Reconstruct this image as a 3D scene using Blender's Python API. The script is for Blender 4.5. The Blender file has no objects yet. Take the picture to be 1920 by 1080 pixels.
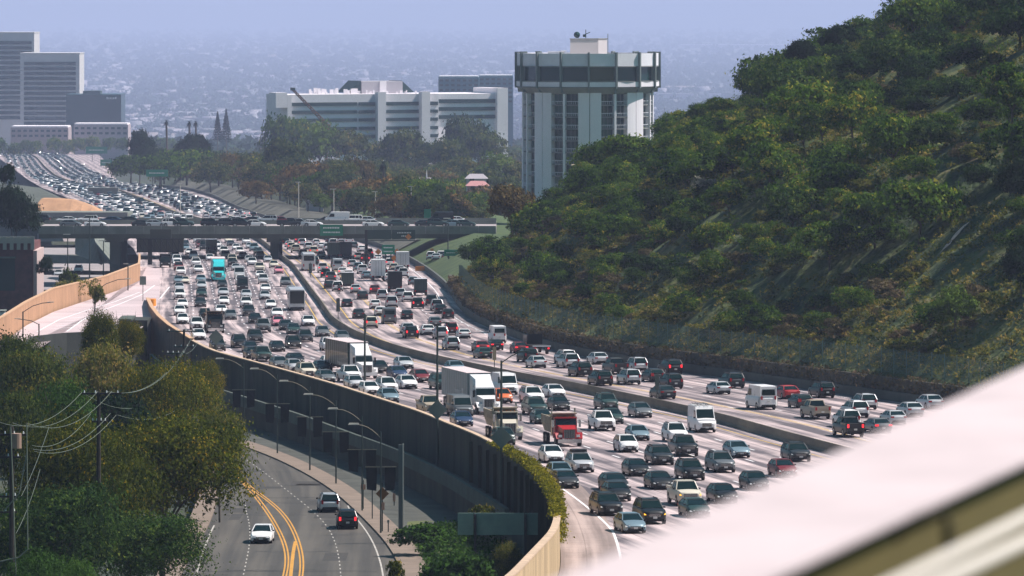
import bpy, math, random
import numpy as np
from mathutils import Vector
random.seed(7); RNG = np.random.default_rng(7)
scene = bpy.context.scene
COL = scene.collection
rad = math.radians
# ------------------------------------------------------------------ camera
F = 10600.0           # focal length in photo pixels (1920 wide)
CZ = 150.0            # camera height
SL = 205.0 / F        # downward slope of the freeway plane
HF = 32.0             # camera above the freeway plane
HS = 38.0             # camera above the street plane
cam_d = bpy.data.cameras.new('camera'); cam = bpy.data.objects.new('camera', cam_d); COL.objects.link(cam)
cam.location = (0, 0, CZ); cam.rotation_euler = (rad(90), 0, 0)
cam_d.sensor_width = 36; cam_d.lens = F / 1920 * 36; cam_d.shift_y = -540 / 1920
cam_d.clip_start = 0.5; cam_d.clip_end = 90000
cam_d.dof.use_dof = True; cam_d.dof.focus_distance = 700; cam_d.dof.aperture_fstop = 8.0
scene.camera = cam
# ------------------------------------------------------------------ light
SUN_EL, SUN_AZ = 54.0, 78.0     # azimuth clockwise from +Y (the view direction)
world = bpy.data.worlds.new('World'); scene.world = world; world.use_nodes = True
nt = world.node_tree; bg = nt.nodes['Background']
sky = nt.nodes.new('ShaderNodeTexSky'); sky.sky_type = 'NISHITA'; sky.sun_disc = False
sky.sun_elevation = rad(SUN_EL); sky.sun_rotation = rad(SUN_AZ); sky.dust_density = 2.5; sky.air_density = 1.0
mixn = nt.nodes.new('ShaderNodeMix'); mixn.data_type = 'RGBA'; mixn.blend_type = 'MULTIPLY'; mixn.inputs[0].default_value = 1
mixn.inputs[7].default_value = (0.42, 0.94, 0.98, 1)
nt.links.new(sky.outputs[0], mixn.inputs[6]); nt.links.new(mixn.outputs[2], bg.inputs[0])
bg.inputs[1].default_value = 0.05
sun_d = bpy.data.lights.new('sun', 'SUN'); sun = bpy.data.objects.new('sun', sun_d); COL.objects.link(sun)
sun_d.energy = 4.6; sun_d.angle = rad(0.5); sun_d.color = (1.0, 0.88, 0.84)
sv = Vector((math.sin(rad(SUN_AZ)) * math.cos(rad(SUN_EL)), math.cos(rad(SUN_AZ)) * math.cos(rad(SUN_EL)), math.sin(rad(SUN_EL))))
sun.rotation_euler = sv.to_track_quat('Z', 'Y').to_euler()
scene.view_settings.view_transform = 'Standard'; scene.view_settings.look = 'None'
scene.view_settings.exposure = 0.62; scene.view_settings.gamma = 1.0
scene.cycles.use_denoising = True
scene.cycles.volume_bounces = 3; scene.cycles.max_bounces = 6; scene.cycles.transparent_max_bounces = 12
HAZE_DENSITY = 7.0e-5; HAZE_COLOR = (0.60, 0.69, 1.0); HAZE_G = 0.0

# ------------------------------------------------------------------ pixel helpers (only used to find places)
def depth(y, H=HF): return F * H / (y - 205.0)
def G(x, y, H=HF):                      # point of a plane H below the camera plane, seen at photo pixel x, y
    d = depth(y, H); return Vector(((x - 960) / F * d, d, CZ - H - SL * d))
def W(x, y, d): return Vector(((x - 960) / F * d, d, CZ - y / F * d))
def zp(d, H=HF): return CZ - H - SL * d
# ------------------------------------------------------------------ materials
MATS = {}
def mat(name, col, rough=0.8, metal=0.0, coat=0.0, var=0.0, scale=3.0, bump=0.0, bscale=None, emit=0.0, col2=None, stretch=None, spec=None, coord='pos', trans=0.0):
    if name in MATS: return MATS[name]
    m = bpy.data.materials.new(name); m.use_nodes = True; t = m.node_tree; b = t.nodes['Principled BSDF']
    b.inputs['Base Color'].default_value = (*col, 1); b.inputs['Roughness'].default_value = rough
    b.inputs['Metallic'].default_value = metal; b.inputs['Coat Weight'].default_value = coat
    if spec is not None: b.inputs['Specular IOR Level'].default_value = spec
    if trans: b.inputs['Transmission Weight'].default_value = trans
    if emit: b.inputs['Emission Color'].default_value = (*col, 1); b.inputs['Emission Strength'].default_value = emit
    src = None
    if var or bump or col2:
        if coord == 'pos': src = t.nodes.new('ShaderNodeNewGeometry').outputs['Position']
        else: src = t.nodes.new('ShaderNodeTexCoord').outputs[coord]
        if stretch:
            mp = t.nodes.new('ShaderNodeMapping'); mp.inputs['Scale'].default_value = stretch
            t.links.new(src, mp.inputs[0]); src = mp.outputs[0]
        n = t.nodes.new('ShaderNodeTexNoise'); n.inputs['Scale'].default_value = 1.0 / scale; n.inputs['Detail'].default_value = 6
        n.inputs['Roughness'].default_value = 0.65
        t.links.new(src, n.inputs['Vector'])
        r = t.nodes.new('ShaderNodeValToRGB'); c2 = col2 or tuple(min(1, c * (1 + var)) for c in col)
        c1 = col if col2 else tuple(c * (1 - var) for c in col)
        r.color_ramp.elements[0].position = 0.36; r.color_ramp.elements[1].position = 0.64
        r.color_ramp.elements[0].color = (*c1, 1); r.color_ramp.elements[1].color = (*c2, 1)
        t.links.new(n.outputs[0], r.inputs[0]); t.links.new(r.outputs[0], b.inputs['Base Color'])
        if bump:
            n2 = t.nodes.new('ShaderNodeTexNoise'); n2.inputs['Scale'].default_value = 1.0 / (bscale or scale); n2.inputs['Detail'].default_value = 4
            t.links.new(src, n2.inputs['Vector'])
            bm_ = t.nodes.new('ShaderNodeBump'); bm_.inputs['Strength'].default_value = min(1, bump); bm_.inputs['Distance'].default_value = bump
            t.links.new(n2.outputs[0], bm_.inputs['Height']); t.links.new(bm_.outputs[0], b.inputs['Normal'])
    MATS[name] = m; return m

def foliage_mat(name, dark, light, warm=None, trans=0.25):
    m = bpy.data.materials.new(name); m.use_nodes = True; t = m.node_tree; b = t.nodes['Principled BSDF']; out = t.nodes['Material Output']
    b.inputs['Roughness'].default_value = 0.75; b.inputs['Specular IOR Level'].default_value = 0.02
    at = t.nodes.new('ShaderNodeAttribute'); at.attribute_name = 'tint'
    oi = t.nodes.new('ShaderNodeObjectInfo')
    ad = t.nodes.new('ShaderNodeMath'); ad.operation = 'MULTIPLY_ADD'; ad.inputs[1].default_value = 0.36; ad.inputs[2].default_value = -0.16
    t.links.new(oi.outputs['Random'], ad.inputs[0])
    su = t.nodes.new('ShaderNodeMath'); su.operation = 'ADD'; su.use_clamp = True
    t.links.new(ad.outputs[0], su.inputs[0]); t.links.new(at.outputs['Fac'], su.inputs[1])
    r = t.nodes.new('ShaderNodeValToRGB'); r.color_ramp.elements[0].color = (*dark, 1); r.color_ramp.elements[1].color = (*light, 1)
    if warm:
        e = r.color_ramp.elements.new(0.72); e.color = (*light, 1); r.color_ramp.elements[2].color = (*warm, 1)
    t.links.new(su.outputs[0], r.inputs[0]); t.links.new(r.outputs[0], b.inputs['Base Color'])
    tr = t.nodes.new('ShaderNodeBsdfTranslucent'); t.links.new(r.outputs[0], tr.inputs[0])
    mx = t.nodes.new('ShaderNodeMixShader'); mx.inputs[0].default_value = trans
    t.links.new(b.outputs[0], mx.inputs[1]); t.links.new(tr.outputs[0], mx.inputs[2]); t.links.new(mx.outputs[0], out.inputs[0])
    MATS[name] = m; return m

# ------------------------------------------------------------------ mesh building
class MB:
    def __init__(s): s.v = []; s.f = []; s.m = []; s.n = 0
    def add(s, vs, fs, mi=0):
        o = len(s.v); s.v.extend([tuple(p) for p in vs]); s.f.extend([tuple(i + o for i in f) for f in fs]); s.m.extend([mi] * len(fs)); return s
    def box(s, x0, x1, y0, y1, z0, z1, mi=0):
        return s.hexa([(x0, y0, z0), (x1, y0, z0), (x1, y1, z0), (x0, y1, z0), (x0, y0, z1), (x1, y0, z1), (x1, y1, z1), (x0, y1, z1)], mi)
    def hexa(s, p, mi=0):
        return s.add(p, [(0, 3, 2, 1), (4, 5, 6, 7), (0, 1, 5, 4), (1, 2, 6, 5), (2, 3, 7, 6), (3, 0, 4, 7)], mi)
    def beam(s, a, b, w, h=None, mi=0):           # rectangular bar between two points
        a = Vector(a); b = Vector(b); h = h or w; d = (b - a).normalized()
        up = Vector((0, 0, 1)) if abs(d.z) < 0.95 else Vector((0, 1, 0))
        r = d.cross(up).normalized() * w / 2; u = r.cross(d).normalized() * h / 2
        return s.hexa([a - r - u, a + r - u, b + r - u, b - r - u, a - r + u, a + r + u, b + r + u, b - r + u], mi)
    def tube(s, pts, r, n=6, mi=0):
        pts = [Vector(p) for p in pts]; rs = r if isinstance(r, (list, tuple)) else [r] * len(pts); vs = []
        for i, p in enumerate(pts):
            d = (pts[min(i + 1, len(pts) - 1)] - pts[max(i - 1, 0)]).normalized()
            up = Vector((0, 0, 1)) if abs(d.z) < 0.9 else Vector((0, 1, 0))
            a = d.cross(up).normalized(); b = a.cross(d)
            for k in range(n):
                an = 2 * math.pi * k / n; vs.append(p + (a * math.cos(an) + b * math.sin(an)) * rs[i])
        fs = [(i * n + k, i * n + (k + 1) % n, (i + 1) * n + (k + 1) % n, (i + 1) * n + k) for i in range(len(pts) - 1) for k in range(n)]
        fs += [tuple(range(n))[::-1], tuple(range((len(pts) - 1) * n, len(pts) * n))]
        return s.add(vs, fs, mi)
    def cyl(s, c, r, h, n=16, mi=0, axis='z', r2=None):
        c = Vector(c); r2 = r if r2 is None else r2; vs = []
        for (rr, t) in ((r, 0), (r2, h)):
            for k in range(n):
                a = 2 * math.pi * k / n; x, y = rr * math.cos(a), rr * math.sin(a)
                vs.append(c + (Vector((x, y, t)) if axis == 'z' else Vector((t, x, y)) if axis == 'x' else Vector((x, t, y))))
        fs = [(k, (k + 1) % n, n + (k + 1) % n, n + k) for k in range(n)] + [tuple(range(n))[::-1], tuple(range(n, 2 * n))]
        return s.add(vs, fs, mi)
    def prism(s, poly, z0, z1, mi=0):
        n = len(poly); vs = [(*p[:2], z0) for p in poly] + [(*p[:2], z1) for p in poly]
        return s.add(vs, [tuple(range(n))[::-1], tuple(range(n, 2 * n))] + [(k, (k + 1) % n, n + (k + 1) % n, n + k) for k in range(n)], mi)
    def grid(s, rows, mi=0, close=False):
        n = len(rows[0]); vs = [p for r in rows for p in r]; fs = []
        for i in range(len(rows) - 1):
            for k in range(n - 1): fs.append((i * n + k, i * n + k + 1, (i + 1) * n + k + 1, (i + 1) * n + k))
        return s.add(vs, fs, mi)
    def mesh(s, name, mats, smooth=None):
        me = bpy.data.meshes.new(name); me.from_pydata(s.v, [], s.f)
        for m in (mats if isinstance(mats, (list, tuple)) else [mats]): me.materials.append(m)
        me.polygons.foreach_set('material_index', s.m)
        if smooth is not None:
            me.polygons.foreach_set('use_smooth', [True] * len(s.f)); me.set_sharp_from_angle(angle=rad(smooth))
        me.update(); return me
    def build(s, name, mats, parent=None, smooth=None, **k):
        return link(name, s.mesh(name, mats, smooth), parent, **k)
def link(name, me, parent=None, loc=None, rot=None, **k):
    o = bpy.data.objects.new(name, me); COL.objects.link(o)
    if parent: o.parent = parent
    if loc is not None: o.location = loc
    if rot is not None: o.rotation_euler = rot
    return tag(o, **k)
def tag(o, label=None, cat=None, group=None, kind=None):
    if label: o['label'] = label
    if cat: o['category'] = cat
    if group: o['group'] = group
    if kind: o['kind'] = kind
    return o
def thing(name, label, cat, loc=(0, 0, 0), rot=(0, 0, 0), group=None):
    o = bpy.data.objects.new(name, None); COL.objects.link(o); o.location = loc; o.rotation_euler = rot; o.empty_display_size = 0.5
    return tag(o, label, cat, group)
def struct(name, mb, m, smooth=None): return mb.build(name, m, smooth=smooth, kind='structure')
CHILD = {}
def copy_tree(o, parent=None, deep=True):
    c = o.copy(); COL.objects.link(c)
    if parent: c.parent = parent
    for ch in CHILD.get(o.name, ()): copy_tree(ch, c)
    return c
def remember(root):
    CHILD[root.name] = list(root.children)
    for c in root.children:
        if c.children: CHILD[c.name] = list(c.children)
def np_mesh(name, verts, faces, mats, tint=None, midx=None):
    me = bpy.data.meshes.new(name); nv, nf, k = len(verts), len(faces), faces.shape[1]
    me.vertices.add(nv); me.vertices.foreach_set('co', verts.astype(np.float32).ravel())
    me.loops.add(nf * k); me.loops.foreach_set('vertex_index', faces.astype(np.int32).ravel())
    me.polygons.add(nf); me.polygons.foreach_set('loop_start', np.arange(0, nf * k, k, dtype=np.int32))
    me.polygons.foreach_set('loop_total', np.full(nf, k, dtype=np.int32))
    for m in (mats if isinstance(mats, (list, tuple)) else [mats]): me.materials.append(m)
    if midx is not None: me.polygons.foreach_set('material_index', midx.astype(np.int32))
    if tint is not None:
        a = me.attributes.new('tint', 'FLOAT', 'FACE'); a.data.foreach_set('value', tint.astype(np.float32))
    me.update(calc_edges=True); me.validate(); return me
# ------------------------------------------------------------------ freeway edges (photo pixels on the freeway plane -> plan curves X(d))
Lpx = [(930,1215),(966,1187),(1000,1145),(1045,1090),(1052,1060),(1052,1040),(1049,1010),(1037,970),(1020,940),(1000,912),(968,884),(937,861),(906,841),(872,825),(843,812),(799,792),(750,776),(685,755),(632,737),(563,717),(481,694),(400,672),(360,650),(332,632),(308,613),(290,595),(279,575),(270,545),(264,525),(263,500),(258,480),(250,465),(235,452),(215,440),(190,425),(175,410),(160,398),(150,385),(120,368),(80,353),(50,335),(20,312),(0,298),(-20,285),(-60,275)]
Mpx = [(1573,855),(1457,824),(1376,800),(1292,779),(1251,770),(1167,752),(1056,729),(972,714),(818,681),(743,662),(702,647),(660,631),(622,606),(603,577),(585,553),(565,525),(548,502),(530,488),(505,468),(485,452),(470,445),(430,430),(365,412),(320,400),(300,390),(262,375),(230,362),(185,352),(130,343),(104,332),(84,315),(70,298),(40,280),(10,273)]
Rpx = [(1920,790),(1770,765),(1690,755),(1573,739),(1457,722),(1340,706),(1282,699),(1126,675),(1056,662),(972,637),(916,615),(889,602),(865,583),(850,562),(843,548),(825,530),(797,508),(770,492),(740,475),(700,460),(650,447),(600,435),(540,422),(490,408),(440,390),(400,370),(350,355),(240,347),(221,340),(207,320),(196,300),(180,285),(150,275)]
def curve(px, H=HF, sig=1.6):
    d = np.array([depth(y, H) for x, y in px]); X = np.array([(x - 960) / F for x, y in px]) * d
    o = np.argsort(d); d = d[o]; X = X[o]
    ld = np.linspace(math.log(250), math.log(5200), 420)
    dd = np.exp(ld); xs = np.interp(dd, d, X)
    s0 = (X[min(3, len(X)-1)] - X[0]) / (d[min(3, len(X)-1)] - d[0]); xs = np.where(dd < d[0], X[0] + s0 * (dd - d[0]), xs)
    k = np.exp(-0.5 * (np.arange(-6, 7) / sig) ** 2); k /= k.sum()
    xs = np.convolve(np.pad(xs, 6, mode='edge'), k, 'valid')
    return lambda q: np.interp(q, dd, xs)
cL, cM, cR = curve(Lpx), curve(Mpx), curve(Rpx, sig=2.2)
def tangent(c, d, e=6.0): return (c(d + e) - c(d - e)) / (2 * e)
def drange(a, b, step=0.012):
    out = [a]
    while out[-1] < b: out.append(min(b, out[-1] * (1 + step)))
    return out
# ------------------------------------------------------------------ the ground
def terrain_h(d):                       # height of the low ground below the pass and the flat basin beyond it
    return np.where(d < 4700, CZ - 38.6 - SL * d, CZ - 38.6 - SL * 4700 - np.clip((d - 4900) / 900, 0, 1) * 120.5)
m_ground = mat('ground_scrub', (0.02, 0.035, 0.02), 0.95, var=0.5, scale=25, col2=(0.05, 0.055, 0.03))
mb = MB(); rows = []
for d in [60, 150, 250, 350, 450, 600, 800, 1000, 1300, 1700, 2200, 3000, 4000, 4700, 5100, 5700, 7000, 9000, 12000, 16000, 24000, 40000, 60000]:
    w = max(700, d * 0.45); rows.append([(x * w, d, float(terrain_h(np.float64(d))) - (0.5 if d < 4700 else 0)) for x in (-1, -.5, 0, .5, 1)])
struct('ground', MB().grid(rows[:15]), m_ground); struct('basin_ground', MB().grid(rows[14:]), mat('basin_ground', (0.10, 0.11, 0.11), 0.95, var=0.3, scale=220, col2=(0.19, 0.185, 0.19)))  # built-up grey, paled further so the colour adds haze
# far range of hills closing the basin
mb = MB(); rows = [[], [], []]
for i in range(60):
    x = -9000 + i * 310; h = 60 + 190 * (0.5 + 0.5 * math.sin(i * 0.13 + 0.6)) + 25 * math.sin(i * 0.7) + 14 * math.sin(i * 1.9)
    rows[0].append((x * 1.7, 52000, -101)); rows[1].append((x * 1.7, 54500, -60 + h * 1.6)); rows[2].append((x * 1.7, 58500, -104))
struct('hills', mb.grid(rows), mat('far_hill', (0.06, 0.075, 0.06), 0.95, var=0.4, scale=600), 40)

# concrete road material: pale worn concrete, wheel tracks along the lanes, slab joints
def road_mat(name, base, dark, lane=3.7, joints=True):
    m = bpy.data.materials.new(name); m.use_nodes = True; t = m.node_tree; b = t.nodes['Principled BSDF']; N = t.nodes.new; Lk = t.links.new
    uv = N('ShaderNodeUVMap'); uv.uv_map = 'UVMap'; sx = N('ShaderNodeSeparateXYZ'); Lk(uv.outputs[0], sx.inputs[0])
    def mth(op, a, c=None, d=None):
        n = N('ShaderNodeMath'); n.operation = op
        for i, q in enumerate((a, c, d)):
            if q is None: continue
            if isinstance(q, (int, float)): n.inputs[i].default_value = q
            else: Lk(q, n.inputs[i])
        return n.outputs[0]
    mp = N('ShaderNodeMapping'); mp.inputs['Scale'].default_value = (1.1, 0.022, 1); Lk(uv.outputs[0], mp.inputs[0])
    n1 = N('ShaderNodeTexNoise'); n1.inputs['Scale'].default_value = 1.0; n1.inputs['Detail'].default_value = 5; Lk(mp.outputs[0], n1.inputs['Vector'])
    ph = mth('MULTIPLY', sx.outputs[0], 2 * math.pi / lane); co = mth('COSINE', ph); trk = mth('MULTIPLY_ADD', co, 0.18, 0.04)   # oil line in mid lane
    n2 = N('ShaderNodeTexNoise'); n2.inputs['Scale'].default_value = 0.05; n2.inputs['Detail'].default_value = 6; Lk(uv.outputs[0], n2.inputs['Vector'])
    n3 = N('ShaderNodeTexNoise'); n3.inputs['Scale'].default_value = 1.3; n3.inputs['Detail'].default_value = 6; Lk(uv.outputs[0], n3.inputs['Vector'])
    f = mth('ADD', mth('ADD', mth('MULTIPLY_ADD', n1.outputs[0], 2.0, -0.76), trk), mth('MULTIPLY_ADD', n2.outputs[0], 0.9, -0.36))
    f = mth('ADD', f, mth('MULTIPLY_ADD', n3.outputs[0], 0.3, -0.15))
    if joints:
        fr = mth('FRACT', mth('MULTIPLY', sx.outputs[1], 1 / 4.6)); jn = mth('LESS_THAN', fr, 0.03)
        fr2 = mth('FRACT', mth('MULTIPLY', sx.outputs[0], 1 / lane)); jn2 = mth('LESS_THAN', mth('ABSOLUTE', mth('SUBTRACT', fr2, 0.5)), 0.014)
        f = mth('ADD', f, mth('MULTIPLY', mth('MAXIMUM', jn, jn2), 0.3))
        vo = N('ShaderNodeTexVoronoi'); vo.inputs['Scale'].default_value = 0.21; Lk(uv.outputs[0], vo.inputs['Vector'])
        sp = N('ShaderNodeSeparateColor'); Lk(vo.outputs['Color'], sp.inputs[0])
        f = mth('ADD', f, mth('MULTIPLY_ADD', sp.outputs[0], 0.14, -0.07))
    r = N('ShaderNodeValToRGB'); r.color_ramp.elements[0].color = (*base, 1); r.color_ramp.elements[1].color = (*dark, 1)
    r.color_ramp.elements[0].position = 0.0; r.color_ramp.elements[1].position = 0.62
    Lk(f, r.inputs[0]); Lk(r.outputs[0], b.inputs['Base Color']); b.inputs['Roughness'].default_value = 0.75
    MATS[name] = m; return m
def strip(name, cA, cB, d0, d1, dz, m, H=HF, sub=2, step=0.012, uoff=None):
    ds = drange(d0, d1, step); vs = []; uv = []; s = 0; pd = None; px = None
    for d in ds:
        a, b = float(cA(d)), float(cB(d)); mx = (a + b) / 2
        if pd is not None: s += math.hypot(d - pd, mx - px)
        pd, px = d, mx; o = float(uoff(d)) if uoff else a
        for k in range(sub + 1):
            x = a + (b - a) * k / sub; vs.append((x, d, zp(d, H) + dz)); uv.append((x - o, s))
    n = sub + 1; fs = [(i * n + k, i * n + k + 1, (i + 1) * n + k + 1, (i + 1) * n + k) for i in range(len(ds) - 1) for k in range(sub)]
    me = bpy.data.meshes.new(name); me.from_pydata(vs, [], fs); me.materials.append(m)
    ul = me.uv_layers.new(name='UVMap'); uva = np.array(uv, dtype=np.float32)
    li = np.empty(len(me.loops), dtype=np.int32); me.loops.foreach_get('vertex_index', li); ul.data.foreach_set('uv', uva[li].ravel())
    me.update(); return link(name, me, kind='structure')
m_conc = road_mat('freeway_concrete', (0.58, 0.47, 0.46), (0.10, 0.085, 0.095))
m_conc2 = road_mat('ramp_concrete', (0.52, 0.44, 0.44), (0.22, 0.19, 0.20), joints=True)
m_shoulder = road_mat('shoulder_concrete', (0.42, 0.33, 0.30), (0.20, 0.155, 0.14), joints=True)
strip('northbound_road', cL, lambda d: cM(d) - 0.15, 320, 5000, 0.0, m_conc, uoff=lambda d: cM(d) - 2.1)
strip('southbound_road', lambda d: cM(d) + 0.45, cR, 320, 5000, 0.0, m_conc, uoff=lambda d: cM(d) + 2.6)
strip('road_shoulder', cL, lambda d: cL(d) + 4.2, 330, 505, 0.004, m_shoulder)
# painted markings
m_white = mat('white_paint', (0.78, 0.76, 0.76), 0.6, var=0.12, scale=1.2)
m_yellow = mat('yellow_paint', (0.62, 0.40, 0.08), 0.6, var=0.12, scale=1.2)
def marks(name, c, offs, d0, d1, w, m, dash=None, dz=0.008, H=HF, step=0.012):
    mb = MB()
    for off in offs:
        if dash:
            d = d0 + random.random() * dash[1]
            while d < d1:
                e = d + dash[0]; mb.add([(float(c(q)) + off + s * w / 2, q, zp(q, H) + dz) for q in (d, e) for s in (-1, 1)], [(0, 1, 3, 2)]); d += dash[1]
        else:
            rows = [[(float(c(q)) + off - w / 2, q, zp(q, H) + dz), (float(c(q)) + off + w / 2, q, zp(q, H) + dz)] for q in drange(d0, d1, step)]
            mb.grid(rows)
    return struct(name, mb, m)
LN = 3.7
marks('lane_marking', cM, [-2.2 - LN * k for k in range(1, 6)], 380, 2100, 0.21, m_white, (3.7, 14.6))
marks('lane_marking', cM, [4.7 + LN * k for k in range(1, 5)], 380, 2100, 0.19, m_white, (3.7, 14.6))
marks('edge_line', cM, [-1.9], 380, 2600, 0.16, m_yellow)
marks('edge_line', cM, [3.0], 380, 2600, 0.18, m_yellow)
marks('carpool_line', cM, [4.75 + 3.3, 4.75 + 3.7], 380, 1300, 0.15, m_yellow, dz=0.008)
marks('edge_line', cR, [-2.2], 560, 2600, 0.18, m_white)
marks('edge_line', lambda d: cL(d) + np.interp(d, [330, 430, 480, 560], [4.4, 4.2, 2.2, 1.9]), [0], 330, 700, 0.2, m_white, dz=0.012)

# ------------------------------------------------------------------ walls along curves
def wall_strip(mb, c, d0, d1, x0, x1, zlo, zhi, H=HF, step=0.012, mi=0):   # solid ribbon between offsets x0..x1 and heights zlo..zhi (functions of d)
    rows = []; f = lambda v, d: v(d) if callable(v) else v
    for d in drange(d0, d1, step):
        X = float(c(d)); z = zp(d, H); a, b, lo, hi = X + f(x0, d), X + f(x1, d), z + f(zlo, d), z + f(zhi, d)
        rows.append([(a, d, lo), (a, d, hi), (b, d, hi), (b, d, lo), (a, d, lo)])
    mb.grid(rows, mi); n = len(mb.v)
    mb.add(rows[0][:4], [(0, 1, 2, 3)], mi); mb.add(rows[-1][:4], [(3, 2, 1, 0)], mi)
    return mb
m_barrier = mat('barrier_concrete', (0.17, 0.155, 0.12), 0.85, var=0.25, scale=2.5, stretch=(1, .3, 1.5))
m_cap = mat('barrier_cap', (0.42, 0.33, 0.24), 0.85, var=0.2, scale=1.5)
# median barrier: 6 m cast sections along the near kilometre, joined beyond
t = thing('median_barrier', 'long grey concrete barrier snaking between the two directions of the freeway', 'barrier', (0, 0, 0))
ds = [400]
while ds[-1] < 1180: ds.append(ds[-1] + 6.0 + max(0, (ds[-1] - 700) * 0.012))
for a, b in zip(ds[:-1], ds[1:]):
    mb = MB(); rows = []
    for d in (a + 0.03, b - 0.03):
        X, z = float(cM(d)), zp(d); rows.append([(X - .12, d, z), (X - .12, d, z + .08), (X + .03, d, z + .3), (X + .06, d, z + 1.0), (X + .24, d, z + 1.0), (X + .27, d, z + .3), (X + .42, d, z + .08), (X + .42, d, z)])
    mb.grid(rows, 0); mb.add(rows[0], [tuple(range(8))]); mb.add(rows[1], [tuple(range(8))[::-1]])
    mb.build('barrier_section', m_barrier, t)
mb = MB(); wall_strip(mb, cM, ds[-1], 4800, 0.0, 0.3, 0, 1.0); tag(mb.build('barrier_run', m_barrier, t), kind='stuff')

# left retaining wall above the street
def h_par(d):      # parapet height above the road
    return float(np.interp(d, [330, 375, 395, 420, 450, 480, 520, 560, 1300], [3.6, 3.5, 3.4, 3.0, 2.4, 1.9, 1.35, 1.1, 1.1]))
m_wall = mat('retaining_wall', (0.050, 0.045, 0.030), 0.9, var=0.5, scale=5, stretch=(1, 1, .25), bump=0.05, bscale=0.6)  # dark colour carries the shade of the outer face
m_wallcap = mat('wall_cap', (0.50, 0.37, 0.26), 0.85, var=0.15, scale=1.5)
m_wall_sunlit = mat('sunlit_wall_face', (0.42, 0.31, 0.18), 0.9, var=0.22, scale=3, stretch=(1, 1, .2))  # same wall, freeway face: sunlight put into the colour
t = thing('retaining_wall', 'tall dark retaining wall with a tan top edge curving between freeway and street', 'wall')
d = 330.0; k = 0
while d < 800:
    e = min(d * 1.0115, 800); mb = MB(); rows = []
    for q in (d, e - 0.06):
        X = float(cL(q)); z = zp(q); o = 0.02 * (k % 2)
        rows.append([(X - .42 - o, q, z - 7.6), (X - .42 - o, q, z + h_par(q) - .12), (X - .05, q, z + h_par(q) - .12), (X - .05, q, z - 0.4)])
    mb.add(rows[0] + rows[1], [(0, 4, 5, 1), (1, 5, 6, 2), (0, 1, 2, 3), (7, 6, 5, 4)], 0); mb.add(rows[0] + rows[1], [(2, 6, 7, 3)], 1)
    mb.build('wall_panel', [m_wall, m_wall_sunlit], t); d = e; k += 1
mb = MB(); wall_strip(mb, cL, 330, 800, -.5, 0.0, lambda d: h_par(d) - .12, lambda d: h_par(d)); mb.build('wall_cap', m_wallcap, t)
mb = MB()     # buttress ribs on the outer face of the near part
for q in np.arange(380, 540, 7.5):
    X = float(cL(q)); z = zp(q); mb.box(X - .75, X - .44, q - .3, q + .3, z - 7.6, z + h_par(q) - 0.8)
tag(mb.build('rib', m_wall, t), kind='stuff')
# lower ledge and lower wall of the frontage ramp, in the shade of the upper wall
m_ledge = mat('ledge_concrete', (0.07, 0.09, 0.075), 0.85, var=0.2, scale=3)
def ledge_off(d): return float(np.interp(d, [330, 480, 520, 600, 720, 860], [-1.2, -1.2, -2.6, -3.4, -3.6, -3.4]))
t = thing('ledge_wall', 'low stepped wall with a pale ledge at the foot of the dark retaining wall', 'wall')
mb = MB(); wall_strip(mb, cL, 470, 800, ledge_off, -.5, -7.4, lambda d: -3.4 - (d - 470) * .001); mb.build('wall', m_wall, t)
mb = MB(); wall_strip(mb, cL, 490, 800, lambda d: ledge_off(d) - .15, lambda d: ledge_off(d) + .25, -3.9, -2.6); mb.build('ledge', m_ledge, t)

# right side: concrete barrier, ivy covered bank wall, chain link fence
t = thing('edge_barrier', 'dark concrete barrier along the right edge of the freeway at the foot of the hillside', 'barrier')
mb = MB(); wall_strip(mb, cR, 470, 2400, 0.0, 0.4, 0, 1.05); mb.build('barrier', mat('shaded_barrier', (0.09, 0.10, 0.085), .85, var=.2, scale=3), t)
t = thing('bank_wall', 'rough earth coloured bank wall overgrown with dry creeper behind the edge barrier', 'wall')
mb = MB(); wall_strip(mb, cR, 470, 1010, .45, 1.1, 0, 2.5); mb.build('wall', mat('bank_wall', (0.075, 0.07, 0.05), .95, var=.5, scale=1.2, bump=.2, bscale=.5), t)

# ------------------------------------------------------------------ tan sound wall on the ramp
SWtop = [(-60,625),(4,595),(50,567),(100,542),(140,530),(175,518),(225,503),(252,495),(262,486),(266,477)]
SWbot = [(-60,675),(6,640),(50,608),(100,583),(150,566),(200,550),(240,536),(262,526),(263,512),(263,500)]
t = thing('sound_wall', 'long tan sound wall curving along the left ramp', 'wall'); m_tan = mat('tan_wall', (0.40, 0.225, 0.125), .9, var=.16, scale=3, stretch=(1, 1, .4)); m_tan2 = mat('tan_wall_cap', (0.52, 0.33, 0.20), .9)
pts = []
for (xt, yt), (xb, yb) in zip(SWtop, SWbot):
    p = G(xb, yb); s = F / p.y; pts.append((p, (p.z * 0 + CZ - yt / F * p.y) - p.z))
fine = []
for (p, h), (q, g) in zip(pts[:-1], pts[1:]):
    for i in range(6): fine.append((p.lerp(q, i / 6), h + (g - h) * i / 6))
fine.append(pts[-1])
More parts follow.
